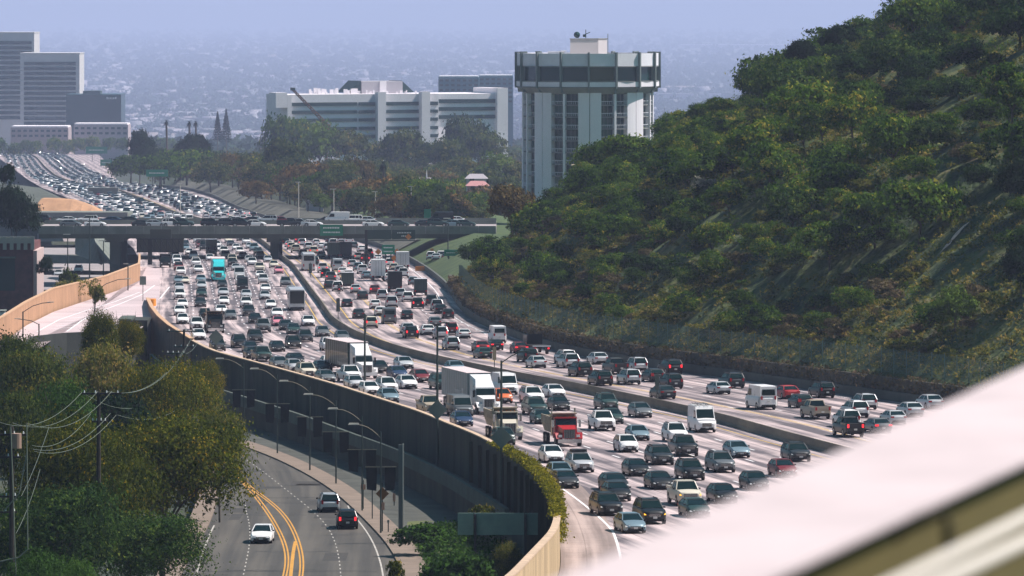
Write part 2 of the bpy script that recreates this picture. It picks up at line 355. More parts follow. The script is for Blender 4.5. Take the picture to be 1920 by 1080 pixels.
for i in range(0, len(fine) - 1, 2):
    j = min(i + 2, len(fine) - 1); (p, h), (q, g) = fine[i], fine[j]; u = (q - p); u.z = 0; u.normalize(); n = Vector((-u.y, u.x, 0)) * .3; e = u * .02
    mb = MB(); mb.hexa([p + e - Vector((0, 0, 5)), q - e - Vector((0, 0, 5)), q - e + n - Vector((0, 0, 5)), p + e + n - Vector((0, 0, 5)), p + e + Vector((0, 0, h)), q - e + Vector((0, 0, g)), q - e + n + Vector((0, 0, g)), p + e + n + Vector((0, 0, h))])
    mb.build('wall_panel', m_tan, t)
    mb = MB(); mb.hexa([p - n * .2 + Vector((0, 0, h + .003)), q - n * .2 + Vector((0, 0, g + .003)), q + n * 1.2 + Vector((0, 0, g + .003)), p + n * 1.2 + Vector((0, 0, h + .003)), p - n * .2 + Vector((0, 0, h + .2)), q - n * .2 + Vector((0, 0, g + .2)), q + n * 1.2 + Vector((0, 0, g + .2)), p + n * 1.2 + Vector((0, 0, h + .2))])
    mb.build('wall_cap', m_tan2, t)
# ramp surface between the sound wall and the freeway
poly = [(-60,677),(6,642),(50,610),(100,585),(150,568),(200,552),(240,538),(262,528),(275,500),(300,505),(300,530),(298,560),(290,585),(283,600),(262,618),(235,630),(125,634),(62,640),(20,690)]
mb = MB(); P = [G(x, y) for x, y in poly]; c = G(170, 590); mb.add([c + Vector((0, 0, .02))] + [p + Vector((0, 0, .02)) for p in P], [(0, i + 1, (i + 1) % len(P) + 1) for i in range(len(P))])
o = struct('ramp_road', mb, mat('ramp_surface', (0.50, 0.41, 0.42), .8, var=.14, scale=14, stretch=(.3, 1, 1)))
mb = MB()
def gline(mb, pts, w, H=HF, dz=.03):
    P = [G(x, y, H) + Vector((0, 0, dz)) for x, y in pts]; rows = []
    for i, p in enumerate(P):
        u = P[min(i + 1, len(P) - 1)] - P[max(i - 1, 0)]; n = Vector((u.y, -u.x, 0)).normalized() * w / 2; rows.append([p - n, p + n])
    mb.grid(rows)
for pl in ([(125,622),(155,600),(190,583),(230,568)], [(230,568),(265,553),(290,535)], [(70,622),(110,600),(160,583),(215,566),(262,548)], [(300,560),(318,538)]): gline(mb, pl, .25)
for a in range(6): gline(mb, [(95 + a * 9, 617 - a * 5), (135 + a * 9, 614 - a * 5)], .3)
for a in range(5): gline(mb, [(268, 520 + a * 9), (312, 520 + a * 9)], .25)
struct('ramp_marking', mb, m_white)
m_dkwall = mat('ramp_side_wall', (0.025, 0.03, 0.027), .9, var=.3, scale=3)  # near-black colour stands in for shade on this wall
def pxwall(mb, pts, top, bot, th=.4, H=HF, mi=0):      # wall whose foot follows photo pixels on the plane H
    P = [G(x, y, H) for x, y in pts]
    for p, q in zip(P[:-1], P[1:]):
        u = (q - p); u.z = 0; n = Vector((-u.y, u.x, 0)).normalized() * th
        mb.hexa([p + Vector((0, 0, bot)), q + Vector((0, 0, bot)), q + n + Vector((0, 0, bot)), p + n + Vector((0, 0, bot)), p + Vector((0, 0, top)), q + Vector((0, 0, top)), q + n + Vector((0, 0, top)), p + n + Vector((0, 0, top))], mi)
    return mb
t = thing('ramp_retaining_wall', 'dark shaded retaining wall under the left edge of the ramp behind the trees', 'wall')
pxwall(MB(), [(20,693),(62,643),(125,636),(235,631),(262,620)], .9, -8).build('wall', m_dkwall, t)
t = thing('ramp_divider', 'brown curved wall ending in a low nose between the ramp and the freeway lanes', 'wall')
mb = MB(); P = [(279,563),(281,575),(287,593),(300,612),(320,630),(345,645),(362,653)]; hs = [.3,1.0,1.4,1.5,1.5,1.4,1.2]
Q = [G(x, y) for x, y in P]
for i in range(len(Q) - 1):
    p, q = Q[i], Q[i + 1]; n = Vector((-.4, 0, 0)); mb.hexa([p + n + Vector((0, 0, -7.5)), p + Vector((0, 0, -7.5)), q + Vector((0, 0, -7.5)), q + n + Vector((0, 0, -7.5)), p + n + Vector((0, 0, hs[i])), p + Vector((0, 0, hs[i])), q + Vector((0, 0, hs[i + 1])), q + n + Vector((0, 0, hs[i + 1]))])
mb.build('wall', mat('brown_wall', (0.20, 0.13, 0.09), .9, var=.2, scale=2), t)
mb = MB()
for i in range(len(Q) - 1):
    p, q = Q[i], Q[i + 1]; a = Vector((-.5, 0, .003)); b = Vector((.1, 0, .003)); z = Vector((0, 0, .15)); u, v = Vector((0, 0, hs[i])), Vector((0, 0, hs[i + 1]))
    mb.hexa([p + a + u, p + b + u, q + b + v, q + a + v, p + a + u + z, p + b + u + z, q + b + v + z, q + a + v + z])
mb.build('wall_cap', m_tan2, t)
t = thing('equipment_box', 'dark flat roofed concrete chamber beside the nose of the ramp wall', 'concrete box')
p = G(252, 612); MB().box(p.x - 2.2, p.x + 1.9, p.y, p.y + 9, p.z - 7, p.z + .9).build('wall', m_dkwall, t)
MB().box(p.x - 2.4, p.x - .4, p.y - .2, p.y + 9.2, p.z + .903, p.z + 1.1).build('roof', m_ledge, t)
t = thing('crash_cushion', 'orange crash cushion standing at the nose of the ramp wall', 'crash cushion')
p = G(291, 574)
for k in range(3): MB().cyl((p.x - .5, p.y + k * 1.1, p.z + .01), .55, 1.1, 12, r2=.5).build('barrel', mat('orange_plastic', (.75, .28, .04), .5), t)

# ------------------------------------------------------------------ street (lower boulevard)
S_l = [(330,1100),(352,1055),(372,1020),(392,985),(405,950),(412,915),(405,880),(380,850),(330,825),(250,800)]
S_r = [(765,1110),(752,1075),(738,1040),(718,1012),(690,982),(655,948),(620,918),(575,890),(520,862),(450,835),(380,815)]
cSl, cSr = curve(S_l, HS), curve(S_r, HS)
m_asph = road_mat('street_asphalt', (0.095, 0.085, 0.07), (0.05, 0.046, 0.04), joints=False)
strip('street', cSl, cSr, 385, 860, 0.0, m_asph, H=HS, sub=3)
m_side = mat('sidewalk_concrete', (0.20, 0.155, 0.12), .85, var=.15, scale=2)
mb = MB(); wall_strip(mb, cSr, 385, 860, 0.0, 2.3, -.3, .14, H=HS); struct('sidewalk', mb, m_side)
mb = MB(); wall_strip(mb, cSl, 385, 860, -2.0, 0.0, -.3, .14, H=HS); struct('sidewalk', mb, m_side)
def smark(name, pl, w, m, dash=None, dz=.008):
    c = curve(pl, HS, 2.5); ys = [y for x, y in pl]; d0, d1 = depth(max(ys), HS), depth(min(ys), HS)
    return marks(name, c, [0], d0, d1, w, m, dash, dz, HS, .006)
m_stw = mat('worn_white_paint', (.42, .40, .36), .7, var=.2, scale=1)
m_yl = mat('street_yellow', (0.55, 0.27, 0.04), .6, var=.1, scale=2)
for o in (-3, 3):
    smark('yellow_line', [(528+o,1100),(537+o,1070),(540+o,1045),(533+o,1015),(515+o,980),(495+o,950),(470+o,918),(440+o,890)], .14, m_yl)
    smark('yellow_line', [(560+o,1100),(567+o,1070),(566+o,1040),(556+o,1005),(538+o,970),(510+o,942),(474+o,918),(440+o,891)], .14, m_yl, dz=.012)
smark('yellow_line', [(543,1100),(547,1060),(552,1015)], .3, m_yl)
smark('lane_marking', [(640,1100),(638,1060),(632,1025),(618,990),(590,960),(558,935),(520,905),(480,873),(440,850)], .10, m_stw, (1.4, 3.8))
smark('lane_marking', [(452,1100),(460,1060),(467,1030),(470,1000),(466,970),(455,940)], .10, m_stw, (1.4, 3.8))
smark('edge_line', [(722,1110),(716,1060),(700,1015),(675,978),(645,948)], .14, m_stw)
smark('edge_line', [(365,1090),(375,1050),(388,1015),(400,985)], .14, m_stw)
# repairs and covers in the asphalt
m_patch = mat('asphalt_patch', (.045, .042, .038), .85, var=.2, scale=1); m_crack = mat('crack_seal', (.02, .02, .02), .7)
mb = MB(); rr_ = random.Random(3)
for i in range(16):
    d = rr_.uniform(395, 600); x = float(cSl(d)) + rr_.uniform(.1, .85) * float(cSr(d) - cSl(d)); w, l = rr_.uniform(.5, 1.6), rr_.uniform(2, 9); mb.add([(x - w, d, zp(d, HS) + .006), (x + w, d, zp(d, HS) + .006), (x + w, d + l, zp(d + l, HS) + .006), (x - w, d + l, zp(d + l, HS) + .006)], [(0, 1, 2, 3)])
struct('road_patch', mb, m_patch)
mb = MB()
for i in range(14):
    d = rr_.uniform(395, 640); a, b = float(cSl(d)) + .5, float(cSr(d)) - .5; x0 = a + (b - a) * rr_.random() * .5; x1 = x0 + (b - x0) * rr_.uniform(.4, 1); n = 8; rows = []
    for k in range(n + 1): x = x0 + (x1 - x0) * k / n; y = d + rr_.uniform(-.5, .5); rows.append([(x, y, zp(y, HS) + .0072), (x, y + .35, zp(y + .35, HS) + .0072)])
    mb.grid(rows)
struct('crack_seal', mb, m_crack)
# grass verge
m_grass = mat('verge_grass', (0.05, 0.085, 0.02), .95, var=.5, scale=3, col2=(0.13, 0.14, 0.045))
mb = MB(); rows = []
for d in drange(385, 520, .006):
    a = float(cSr(d)) + 2.3; b = float(cL(d)) - .5; w = max(0, min(1, (505 - d) / 25)); rows.append([(a + (b - a) * k / 6, d, zp(d, HS) + .12 - (.2 if k == 0 else 0) + w * .9 * math.sin(k / 6 * 3.1) + random.uniform(-.1, .1)) for k in range(7)])
struct('grass_verge', mb.grid(rows), m_grass, 60)
mb = MB(); wall_strip(mb, lambda d: cSr(d) + 2.3, 500, 860, 0, lambda d: max(.5, float(cL(d) - cSr(d)) - 2.9), -.3, .1, H=HS); struct('dirt_verge', mb, mat('verge_dirt', (.06, .065, .055), .95, var=.3, scale=3))
# ------------------------------------------------------------------ hillside on the right
LAT = [0, 6, 11, 16, 24, 30, 38, 48, 58, 70, 88, 120, 200, 320]; HH = [2.4, 6, 9.2, 12.6, 18, 22.5, 27, 30, 37, 43, 51, 62, 80, 95]
def vnoise(x, y, s, seed=0):
    x = np.asarray(x, float) / s; y = np.asarray(y, float) / s; xi = np.floor(x); yi = np.floor(y); fx = x - xi; fy = y - yi
    h = lambda a, b: np.modf(np.abs(np.sin(a * 127.1 + b * 311.7 + seed * 17.3) * 43758.5453))[0]
    fx = fx * fx * (3 - 2 * fx); fy = fy * fy * (3 - 2 * fy)
    return (h(xi, yi) * (1 - fx) + h(xi + 1, yi) * fx) * (1 - fy) + (h(xi, yi + 1) * (1 - fx) + h(xi + 1, yi + 1) * fx) * fy
def hill_z(X, d):
    X = np.asarray(X, float); d = np.asarray(d, float); lat = np.maximum(0, X - (cR(d) + 1.1))
    h = np.interp(lat, LAT, HH); q = np.clip((1200 - d) / 260, 0, 1); fall = q * q * (3 - 2 * q)
    amp = np.clip(lat / 12, 0, 1)
    gul = (vnoise(d * 1.0 + lat * .55, lat * .35, 16, 3) - .5) * 5 + (vnoise(d, lat, 6, 5) - .5) * 2.2
    return CZ - HF - SL * d + h * fall + gul * amp * fall - 6.6 * (1 - fall)
def hill_hit(x, y):
    for d in np.arange(575, 1150, 1.5):
        X = (x - 960) / F * d
        if X > cR(d) + 1.1 and float(hill_z(X, d)) >= CZ - y / F * d: return Vector((X, d, float(hill_z(X, d))))
    return None
m_hill = bpy.data.materials.new('hill_grass'); m_hill.use_nodes = True
def hill_nodes(m):
    t = m.node_tree; b = t.nodes['Principled BSDF']; N = t.nodes.new; Lk = t.links.new; b.inputs['Roughness'].default_value = .95
    g = N('ShaderNodeNewGeometry'); n1 = N('ShaderNodeTexNoise'); n1.inputs['Scale'].default_value = .2; n1.inputs['Detail'].default_value = 8; n1.inputs['Roughness'].default_value = .7; Lk(g.outputs['Position'], n1.inputs['Vector'])
    r = N('ShaderNodeValToRGB'); e = r.color_ramp.elements; e[0].position = .34; e[0].color = (.016, .032, .014, 1); e[1].position = .66; e[1].color = (.20, .15, .075, 1)
    k = e.new(.46); k.color = (.035, .065, .016, 1); k = e.new(.55); k.color = (.095, .12, .03, 1)
    Lk(n1.outputs[0], r.inputs[0]); Lk(r.outputs[0], b.inputs['Base Color'])
    n2 = N('ShaderNodeTexNoise'); n2.inputs['Scale'].default_value = 1.6; n2.inputs['Detail'].default_value = 5; Lk(g.outputs['Position'], n2.inputs['Vector'])
    bp = N('ShaderNodeBump'); bp.inputs['Strength'].default_value = .8; bp.inputs['Distance'].default_value = .5; Lk(n2.outputs[0], bp.inputs['Height']); Lk(bp.outputs[0], b.inputs['Normal'])
hill_nodes(m_hill)
ptr = MB().tube([(0, 0, -.1), (.01, 0, .5), (0, 0, 1)], [.022, .016, .014], 7).mesh('palm_trunk', mat('palm_trunk', (.12, .09, .06), .9), 60)
mb = MB(); rows = []
lats = [0, 1.5, 3, 4.5, 6] + list(np.arange(8, 90, 2.0)) + [95, 102, 112, 125, 140, 160, 185, 220, 270, 320]
for d in np.arange(430, 1240, 3.0):
    X = cR(d) + 1.1 + np.array(lats); Z = hill_z(X, d); rows.append([(float(a), float(d), float(z)) for a, z in zip(X, Z)])
struct('hillside', mb.grid(rows), m_hill, 180)

# ------------------------------------------------------------------ leaf crowns
def crown_arrays(rng, n_clump, per, R, leaf, lobes=6, flat=0.8, hollow=.55):
    lb = rng.normal(size=(lobes, 3)); lb /= np.linalg.norm(lb, axis=1)[:, None]; lb[:, 2] = np.abs(lb[:, 2]) * .8 - .15
    lc = lb * R * rng.uniform(.35, .6, (lobes, 1)); lr = R * rng.uniform(.42, .68, lobes)
    which = rng.integers(0, lobes, n_clump); v = rng.normal(size=(n_clump, 3)); v /= np.linalg.norm(v, axis=1)[:, None]
    v[:, 2] = np.where(v[:, 2] < -.5, -v[:, 2], v[:, 2])
    cc = lc[which] + v * (lr[which] * rng.uniform(hollow, 1.05, n_clump) ** .6)[:, None]
    cs = R * rng.uniform(.06, .15, n_clump); n = n_clump * per
    base = np.repeat(cc, per, 0) + rng.normal(size=(n, 3)) * np.repeat(cs, per)[:, None] * np.array([1, 1, .7])
    base[:, 2] *= flat; ct = rng.uniform(.15, .75, n_clump)
    tint = np.clip(np.repeat(ct, per) + rng.normal(size=n) * .12, 0, 1)
    rad_ = base / (np.linalg.norm(base, axis=1)[:, None] + 1e-6); cl_ = base - np.repeat(cc, per, 0); cl_ /= (np.linalg.norm(cl_, axis=1)[:, None] + 1e-6)
    nn = rad_ * .55 + cl_ * .6 + np.array([0, 0, .35]) + rng.normal(size=(n, 3)) * .45; nn /= np.linalg.norm(nn, axis=1)[:, None]
    a = np.cross(nn, rng.normal(size=(n, 3))); a /= np.linalg.norm(a, axis=1)[:, None]; b = np.cross(nn, a)
    sz = leaf * rng.uniform(.6, 1.4, n)[:, None]
    V = np.stack([base + a * sz, base + b * sz * .8, base - a * sz * .7 - b * sz * .3], 1).reshape(-1, 3)
    return V, np.arange(n * 3).reshape(-1, 3), tint
def crown_mesh(name, seed, n_clump, per, leaf, m, R=1.0, **k):
    V, Fc, T = crown_arrays(np.random.default_rng(seed), n_clump, per, R, leaf, **k); return np_mesh(name, V, Fc, m, T)
def conifer_mesh(name, seed, m, n=2600, leaf=.05):
    rng = np.random.default_rng(seed); t = rng.uniform(0, 1, n) ** .7; ring = np.round(t * 12) / 12 + rng.normal(size=n) * .02
    r = (1 - ring) * .42 * rng.uniform(.3, 1, n) + .015; a = rng.uniform(0, 6.28, n)
    base = np.stack([r * np.cos(a), r * np.sin(a), ring * 2 - 1 - r * .25], 1)
    p = rng.normal(size=(n, 3)); p /= np.linalg.norm(p, axis=1)[:, None]; q = np.cross(p, rng.normal(size=(n, 3))); q /= np.linalg.norm(q, axis=1)[:, None]
    V = np.stack([base + p * leaf, base + q * leaf, base - p * leaf], 1).reshape(-1, 3); return np_mesh(name, V, np.arange(n * 3).reshape(-1, 3), m, rng.uniform(.1, .7, n))
def palm_mesh(name, seed, m):
    rng = np.random.default_rng(seed); vs = []; fs = []; T = []
    for i in range(46):
        a = rng.uniform(0, 6.28); e = rng.uniform(-.9, 1.2); L = rng.uniform(.75, 1.05); n = len(vs)
        for k in range(6):
            s = k / 5; x = L * s * math.cos(e * (1 - .2 * s)); z = L * s * math.sin(e) - .45 * s * s; w = .11 * (1 - s) + .02
            vs += [(x * math.cos(a) - w * math.sin(a), x * math.sin(a) + w * math.cos(a), z), (x * math.cos(a) + w * math.sin(a), x * math.sin(a) - w * math.cos(a), z)]
        for k in range(5): fs.append((n + 2 * k, n + 2 * k + 1, n + 2 * k + 3, n + 2 * k + 2)); T.append(rng.uniform(.1, .7))
    return np_mesh(name, np.array(vs), np.array(fs), m, np.array(T))
def trunk_mesh(name, seed, m, limbs=5, h=1.0, lean=.06, r=.035, reach=.55, top=1.0):
    rng = random.Random(seed); mb = MB(); lx = rng.uniform(-lean, lean); fork = h * .55
    mb.tube([(0, 0, -.12), (lx * .4, 0, h * .3), (lx, lx * .5, fork)], [r * 1.35, r, r * .8], 7)
    for i in range(limbs):
        a = 6.28 * i / limbs + rng.uniform(-.4, .4); q = reach * rng.uniform(.6, 1); zt = h + rng.uniform(-.05, .14)
        p0 = (lx, lx * .5, fork - rng.uniform(0, .1)); p1 = (lx + math.cos(a) * q * .45, math.sin(a) * q * .45, fork + (zt - fork) * .5); p2 = (lx + math.cos(a) * q, math.sin(a) * q, zt)
        mb.tube([p0, p1, p2], [r * .6, r * .4, r * .12], 5)
        b = a + rng.uniform(-.8, .8); mb.tube([p1, (p1[0] + math.cos(b) * q * .5, p1[1] + math.sin(b) * q * .5, zt * .95)], [r * .3, r * .08], 4)
    return mb.mesh(name, m, 60)
m_bark = mat('bark', (.075, .06, .045), .95, var=.4, scale=.4)
fm_oak = foliage_mat('oak_leaves', (.002, .022, .010), (.105, .185, .02), (.40, .34, .05), .42)
fm_brush = foliage_mat('brush_leaves', (.008, .038, .016), (.19, .19, .035), (.42, .29, .09), .42)
fm_dry = foliage_mat('dry_brush_leaves', (.06, .06, .03), (.15, .12, .06), (.24, .16, .10))
fm_lime = foliage_mat('fresh_leaves', (.04, .075, .012), (.13, .20, .03), (.22, .24, .05))
fm_pale = foliage_mat('blossom_leaves', (.07, .09, .06), (.26, .26, .20), (.42, .40, .34))
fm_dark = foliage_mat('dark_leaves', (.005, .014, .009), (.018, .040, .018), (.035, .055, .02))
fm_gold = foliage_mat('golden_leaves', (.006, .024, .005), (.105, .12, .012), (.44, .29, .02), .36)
fm_shade = foliage_mat('shady_oak_leaves', (.002, .016, .010), (.045, .09, .018), (.14, .18, .03), .3)  # oak leaves darkened, shade put into the colour
fm_mid = foliage_mat('valley_leaves', (.006, .030, .016), (.10, .125, .035), (.26, .20, .06), .35)
fm_rust = foliage_mat('rusty_leaves', (.04, .04, .018), (.15, .11, .04), (.28, .15, .05))
fm_green = foliage_mat('hedge_leaves', (.02, .05, .01), (.06, .13, .02), (.10, .17, .03))
oak = [crown_mesh('oak_crown', 10 + i, 150, 34, .062, fm_oak, lobes=8 + i) for i in range(5)]
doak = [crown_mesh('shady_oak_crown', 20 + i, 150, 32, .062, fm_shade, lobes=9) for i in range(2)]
brush = [crown_mesh('brush_crown', 30 + i, 90, 26, .085, fm_brush, lobes=6, flat=.75) for i in range(3)]
dry = [crown_mesh('dry_crown', 40 + i, 80, 24, .08, fm_dry, lobes=6, flat=.7) for i in range(2)]
special = {'lime': crown_mesh('lime_crown', 50, 200, 32, .06, fm_lime), 'pale': crown_mesh('pale_crown', 51, 70, 22, .10, fm_pale), 'dark': crown_mesh('dark_crown', 52, 260, 36, .05, fm_dark),
           'dark2': crown_mesh('dark_crown', 53, 60, 22, .11, fm_dark, hollow=.8), 'rust': crown_mesh('rust_crown', 54, 200, 30, .06, fm_rust)}
trunks = [trunk_mesh('oak_trunk', i, m_bark) for i in range(3)]
def tree(name, p, R, H, cm, tm, label, group=None, cat='tree', rz=None, sx=1.0, crown_name='crown'):
    # R crown radius, H height of the crown centre over the ground
    rz = random.uniform(0, 6.28) if rz is None else rz
    t = thing(name, label, cat, p, (0, 0, rz), group)
    top = H + R * .85; sz = min(max(.58 * top, R), 1.9 * R)
    c = link(crown_name, cm, t, (0, 0, top - sz * .88)); c.scale = (R * sx, R * sx, sz); c.rotation_euler = (random.uniform(-.12, .12), random.uniform(-.12, .12), 0)
    if tm: k = link('trunk', tm, t, (0, 0, 0)); k.scale = (R * .9, R * .9, H)
    return t
# hillside: named ones first
def htree(x, y, Rpx, cm, label, name='oak_tree', hk=.75, base=None, group=None, cat='tree'):
    p = hill_hit(x, base if base else y + Rpx * .8)
    if not p: return
    s = F / p.y; R = Rpx / s; z = CZ - y / s; H = max(R * .5, z - p.z)
    tree(name, p, R, H, cm, trunks[0], label, group, cat)
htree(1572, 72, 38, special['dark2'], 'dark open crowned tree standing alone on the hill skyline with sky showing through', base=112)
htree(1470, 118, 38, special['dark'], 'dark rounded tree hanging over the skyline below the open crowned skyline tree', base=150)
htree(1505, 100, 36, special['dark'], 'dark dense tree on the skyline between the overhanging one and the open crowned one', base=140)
htree(1330, 355, 42, special['pale'], 'pale silvery blossoming tree in the middle of the green hillside', name='blossom_tree', base=400)
htree(1790, 570, 46, special['lime'], 'bright yellow green leafy tree low on the hillside above the fence', name='lime_tree', base=625)
htree(1640, 400, 62, oak[0], 'large spreading green tree with sunlit top left of the bare dirt chute', base=470)
htree(1560, 310, 55, oak[3], 'broad olive topped tree in the middle of the upper hillside', base=360)
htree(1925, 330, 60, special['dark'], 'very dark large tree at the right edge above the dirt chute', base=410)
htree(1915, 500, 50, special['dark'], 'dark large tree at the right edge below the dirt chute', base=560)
htree(960, 385, 52, special['rust'], 'large reddish brown tree at the foot of the round tower', name='rusty_tree', base=450)
htree(915, 420, 46, special['rust'], 'reddish brown tree at the left end of the hillside beside the overpass', name='rusty_tree', base=480)
htree(925, 480, 46, oak[1], 'dark green tree at the hill foot just right of the overpass end', base=530)
htree(1110, 345, 50, oak[2], 'green tree on the ridge directly below the round tower', base=390)
n = 0; rng = random.Random(5); placed = []
names = [('oak_tree', oak, 'rounded green oak', 'oaks on the hillside', 'tree'),
         ('olive_shrub', brush, 'olive green shrub', 'olive shrubs on the hillside', 'shrub'),
         ('dry_shrub', dry, 'dry tan shrub', 'dry shrubs on the hillside', 'shrub')]
cand = []; scrub = []
for i in range(9000):
    d = rng.uniform(560, 1010); lat = 3 + 110 * rng.random() ** 1.35
    X = float(cR(d)) + 1.1 + lat; px = 960 + X / d * F; z = float(hill_z(X, d)); py = (CZ - z) / d * F
    if not (860 < px < 1960 and -60 < py < 760): continue
    cand.append((X, d, z, lat, px, py))
for X, d, z, lat, px, py in cand:
    if 1735 < px < 1880 and 385 < py < 545: continue          # open ground round the dirt chute
    g = vnoise(d + lat * .6, lat * .4, 14, 9)
    lower = np.clip((22 - lat) / 22, 0, 1); openp = g > (.62 if px > 1550 and py > 430 else .74)
    if openp: continue
    u = rng.random()
    kind = 0 if u > .25 + .5 * lower else (2 if rng.random() < .22 + .3 * lower else 1)
    R = (rng.choice((rng.uniform(1.8, 3.2), rng.uniform(2.6, 5.4))) if kind == 0 else rng.uniform(1.1, 2.6)) * (1 - .35 * lower)
    if any((X - a) ** 2 + (d - b) ** 2 * .35 < (.78 * (R + r)) ** 2 * .62 for a, b, r in placed): continue
    placed.append((X, d, R)); nm, lst, lab, grp, cat = names[kind]
    H = R * (.95 if kind == 0 else .55); zx = 'at the left end near the round tower' if px < 1150 else ('along the middle of the slope' if px < 1480 else 'toward the right end'); zy = 'low' if lat < 14 else ('halfway up' if lat < 42 else 'high')
    cnts = globals().setdefault('CN', {}); cnts[kind] = cnts.get(kind, 0) + 1
    if cnts[kind] > 298: scrub.append((X, d, z, R, kind)); continue
    lst = doak if kind == 0 and rng.random() < (.75 if px > 1450 and py < 230 else .18) else lst  # more darkened crowns at upper right, painting that corner's shade
    if len(placed) > 1400: break
    tree(nm, (X, d, z - .2), R, H, rng.choice(lst), trunks[rng.randrange(3)] if kind == 0 and R > 3 else None, f'{lab} {zy} on the hillside {zx}', f'{grp}, {zy}, {zx}', cat, rng.uniform(0, 6.28), rng.uniform(.9, 1.25))
# the smaller growth past the first hundreds, one mass
def scrub_mass(name, items, m, seed, ncl=16, per=16, leaf=.12, flat=.8):
    vv, tt = [], []
    for i, (X, d, z, R) in enumerate(items):
        v, f, t_ = crown_arrays(np.random.default_rng(seed + i), ncl, per, R, leaf, lobes=5, flat=flat); vv.append(v + np.array([X, d, z + R * .5])); tt.append(t_)
    if vv: V = np.concatenate(vv); link(name, np_mesh(name, V, np.arange(len(V)).reshape(-1, 3), m, np.concatenate(tt)), kind='stuff')
scrub_mass('hillside_scrub', [(a, b, c, r) for a, b, c, r, k in scrub if k != 2], fm_oak, 900); scrub_mass('hillside_dry_scrub', [(a, b, c, r) for a, b, c, r, k in scrub if k == 2], fm_dry, 5900)
print('scrub', len(scrub), 'placed', len(placed))
its = []
for i in range(3000):
    d = rng.uniform(560, 1000); lat = 1.5 + 75 * rng.random() ** 1.3; X = float(cR(d)) + 1.1 + lat; px = 960 + X / d * F; z = float(hill_z(X, d)); py = (CZ - z) / d * F
    if px < 1960 and -40 < py and not (1735 < px < 1835 and 415 < py < 545): its.append((X, d, z - .3, rng.uniform(.6, 1.5)))
scrub_mass('hillside_underbrush', its, fm_brush, 20000, 8, 12, .14)
# low brush and grass tufts as ground cover
def tuft_cover(name, pts, size, m, per=9, seed=1):
    rng = np.random.default_rng(seed); P = np.array(pts); n = len(P) * per; base = np.repeat(P, per, 0); sz = np.repeat(size * rng.uniform(.5, 1.4, len(P)), per)
    base = base + rng.normal(size=(n, 3)) * sz[:, None] * np.array([.55, .55, .3]); base[:, 2] += sz * .35
    a = rng.normal(size=(n, 3)); a /= np.linalg.norm(a, axis=1)[:, None]; b = np.cross(a, rng.normal(size=(n, 3))); b /= np.linalg.norm(b, axis=1)[:, None]; k = (sz * .38)[:, None]
    V = np.stack([base + a * k, base + b * k, base - a * k * .8], 1).reshape(-1, 3)
    return link(name, np_mesh(name, V, np.arange(n * 3).reshape(-1, 3), m, np.clip(np.repeat(rng.uniform(.1, .9, len(P)), per) + rng.normal(size=n) * .1, 0, 1)), kind='stuff')
pts = []
for i in range(42000):
    d = rng.uniform(560, 1100); lat = 1 + 100 * rng.random() ** 1.5; X = float(cR(d)) + 1.1 + lat
    if vnoise(d + lat * .6, lat * .4, 9, 12) < .74 and not (1750 < 960 + X / d * F < 1820 and 40 < lat < 60): pts.append((X, d, 0))
P = np.array(pts); P[:, 2] = hill_z(P[:, 0], P[:, 1]); tuft_cover('hillside_brush', P, .55, fm_brush, 9, 3)
pts = []
for i in range(5200):
    d = rng.uniform(560, 1000); X = float(cR(d)) + rng.uniform(.35, 1.5); pts.append((X, d, zp(d) + rng.uniform(1.0, 2.5)))
tag(tuft_cover('creeper', pts, .5, fm_dry, 7, 4), 'dry creeper hanging over the bank wall behind the edge barrier', 'creeper', kind='stuff')
# dirt chute
a, b = hill_hit(1806, 438), hill_hit(1768, 480)
if a and b:
    mb = MB(); rows = []
    for i in range(9):
        q = a.lerp(b, i / 8); w = .75 + .15 * math.sin(i * 1.7); rows.append([(q.x - w, q.y, float(hill_z(q.x - w, q.y)) + .3), (q.x, q.y, float(hill_z(q.x, q.y)) + .38), (q.x + w, q.y, float(hill_z(q.x + w, q.y)) + .3)])
    struct('dirt_chute', mb.grid(rows), mat('pale_dirt', (.62, .44, .35), .95, var=.2, scale=1))
# chain link fence at the foot of the hill
m_post = mat('fence_post', (.13, .21, .18), .6, metal=.4)
m_mesh = bpy.data.materials.new('fence_mesh'); m_mesh.use_nodes = True; t_ = m_mesh.node_tree; b_ = t_.nodes['Principled BSDF']
b_.inputs['Base Color'].default_value = (.09, .17, .14, 1); b_.inputs['Roughness'].default_value = .8
w_ = t_.nodes.new('ShaderNodeTexNoise'); w_.inputs['Scale'].default_value = 14; g_ = t_.nodes.new('ShaderNodeNewGeometry'); t_.links.new(g_.outputs['Position'], w_.inputs['Vector'])
c_ = t_.nodes.new('ShaderNodeMath'); c_.operation = 'GREATER_THAN'; c_.inputs[1].default_value = .54; t_.links.new(w_.outputs[0], c_.inputs[0]); t_.links.new(c_.outputs[0], b_.inputs['Alpha'])
t = thing('chain_link_fence', 'green chain link fence with tall thin posts running along the foot of the hillside', 'fence')
pm = MB().box(-.045, .045, -.045, .045, 0, 3.0).mesh('post', m_post); d = 560.0; prev = None
while d < 985:
    X = float(cR(d)) + 1.6; z = float(hill_z(X, d)) - .1; link('post', pm, t, (X, d, z))
    if prev: 
        (x0, d0, z0) = prev; mb = MB(); mb.add([(x0, d0 + .06, z0 + .25), (X, d - .06, z + .25), (X, d - .06, z + 2.85), (x0, d0 + .06, z0 + 2.85)], [(0, 1, 2, 3)]); mb.build('mesh_panel', m_mesh, t)
    prev = (X, d, z); d += 3.4 * (1 + (d - 560) / 900)

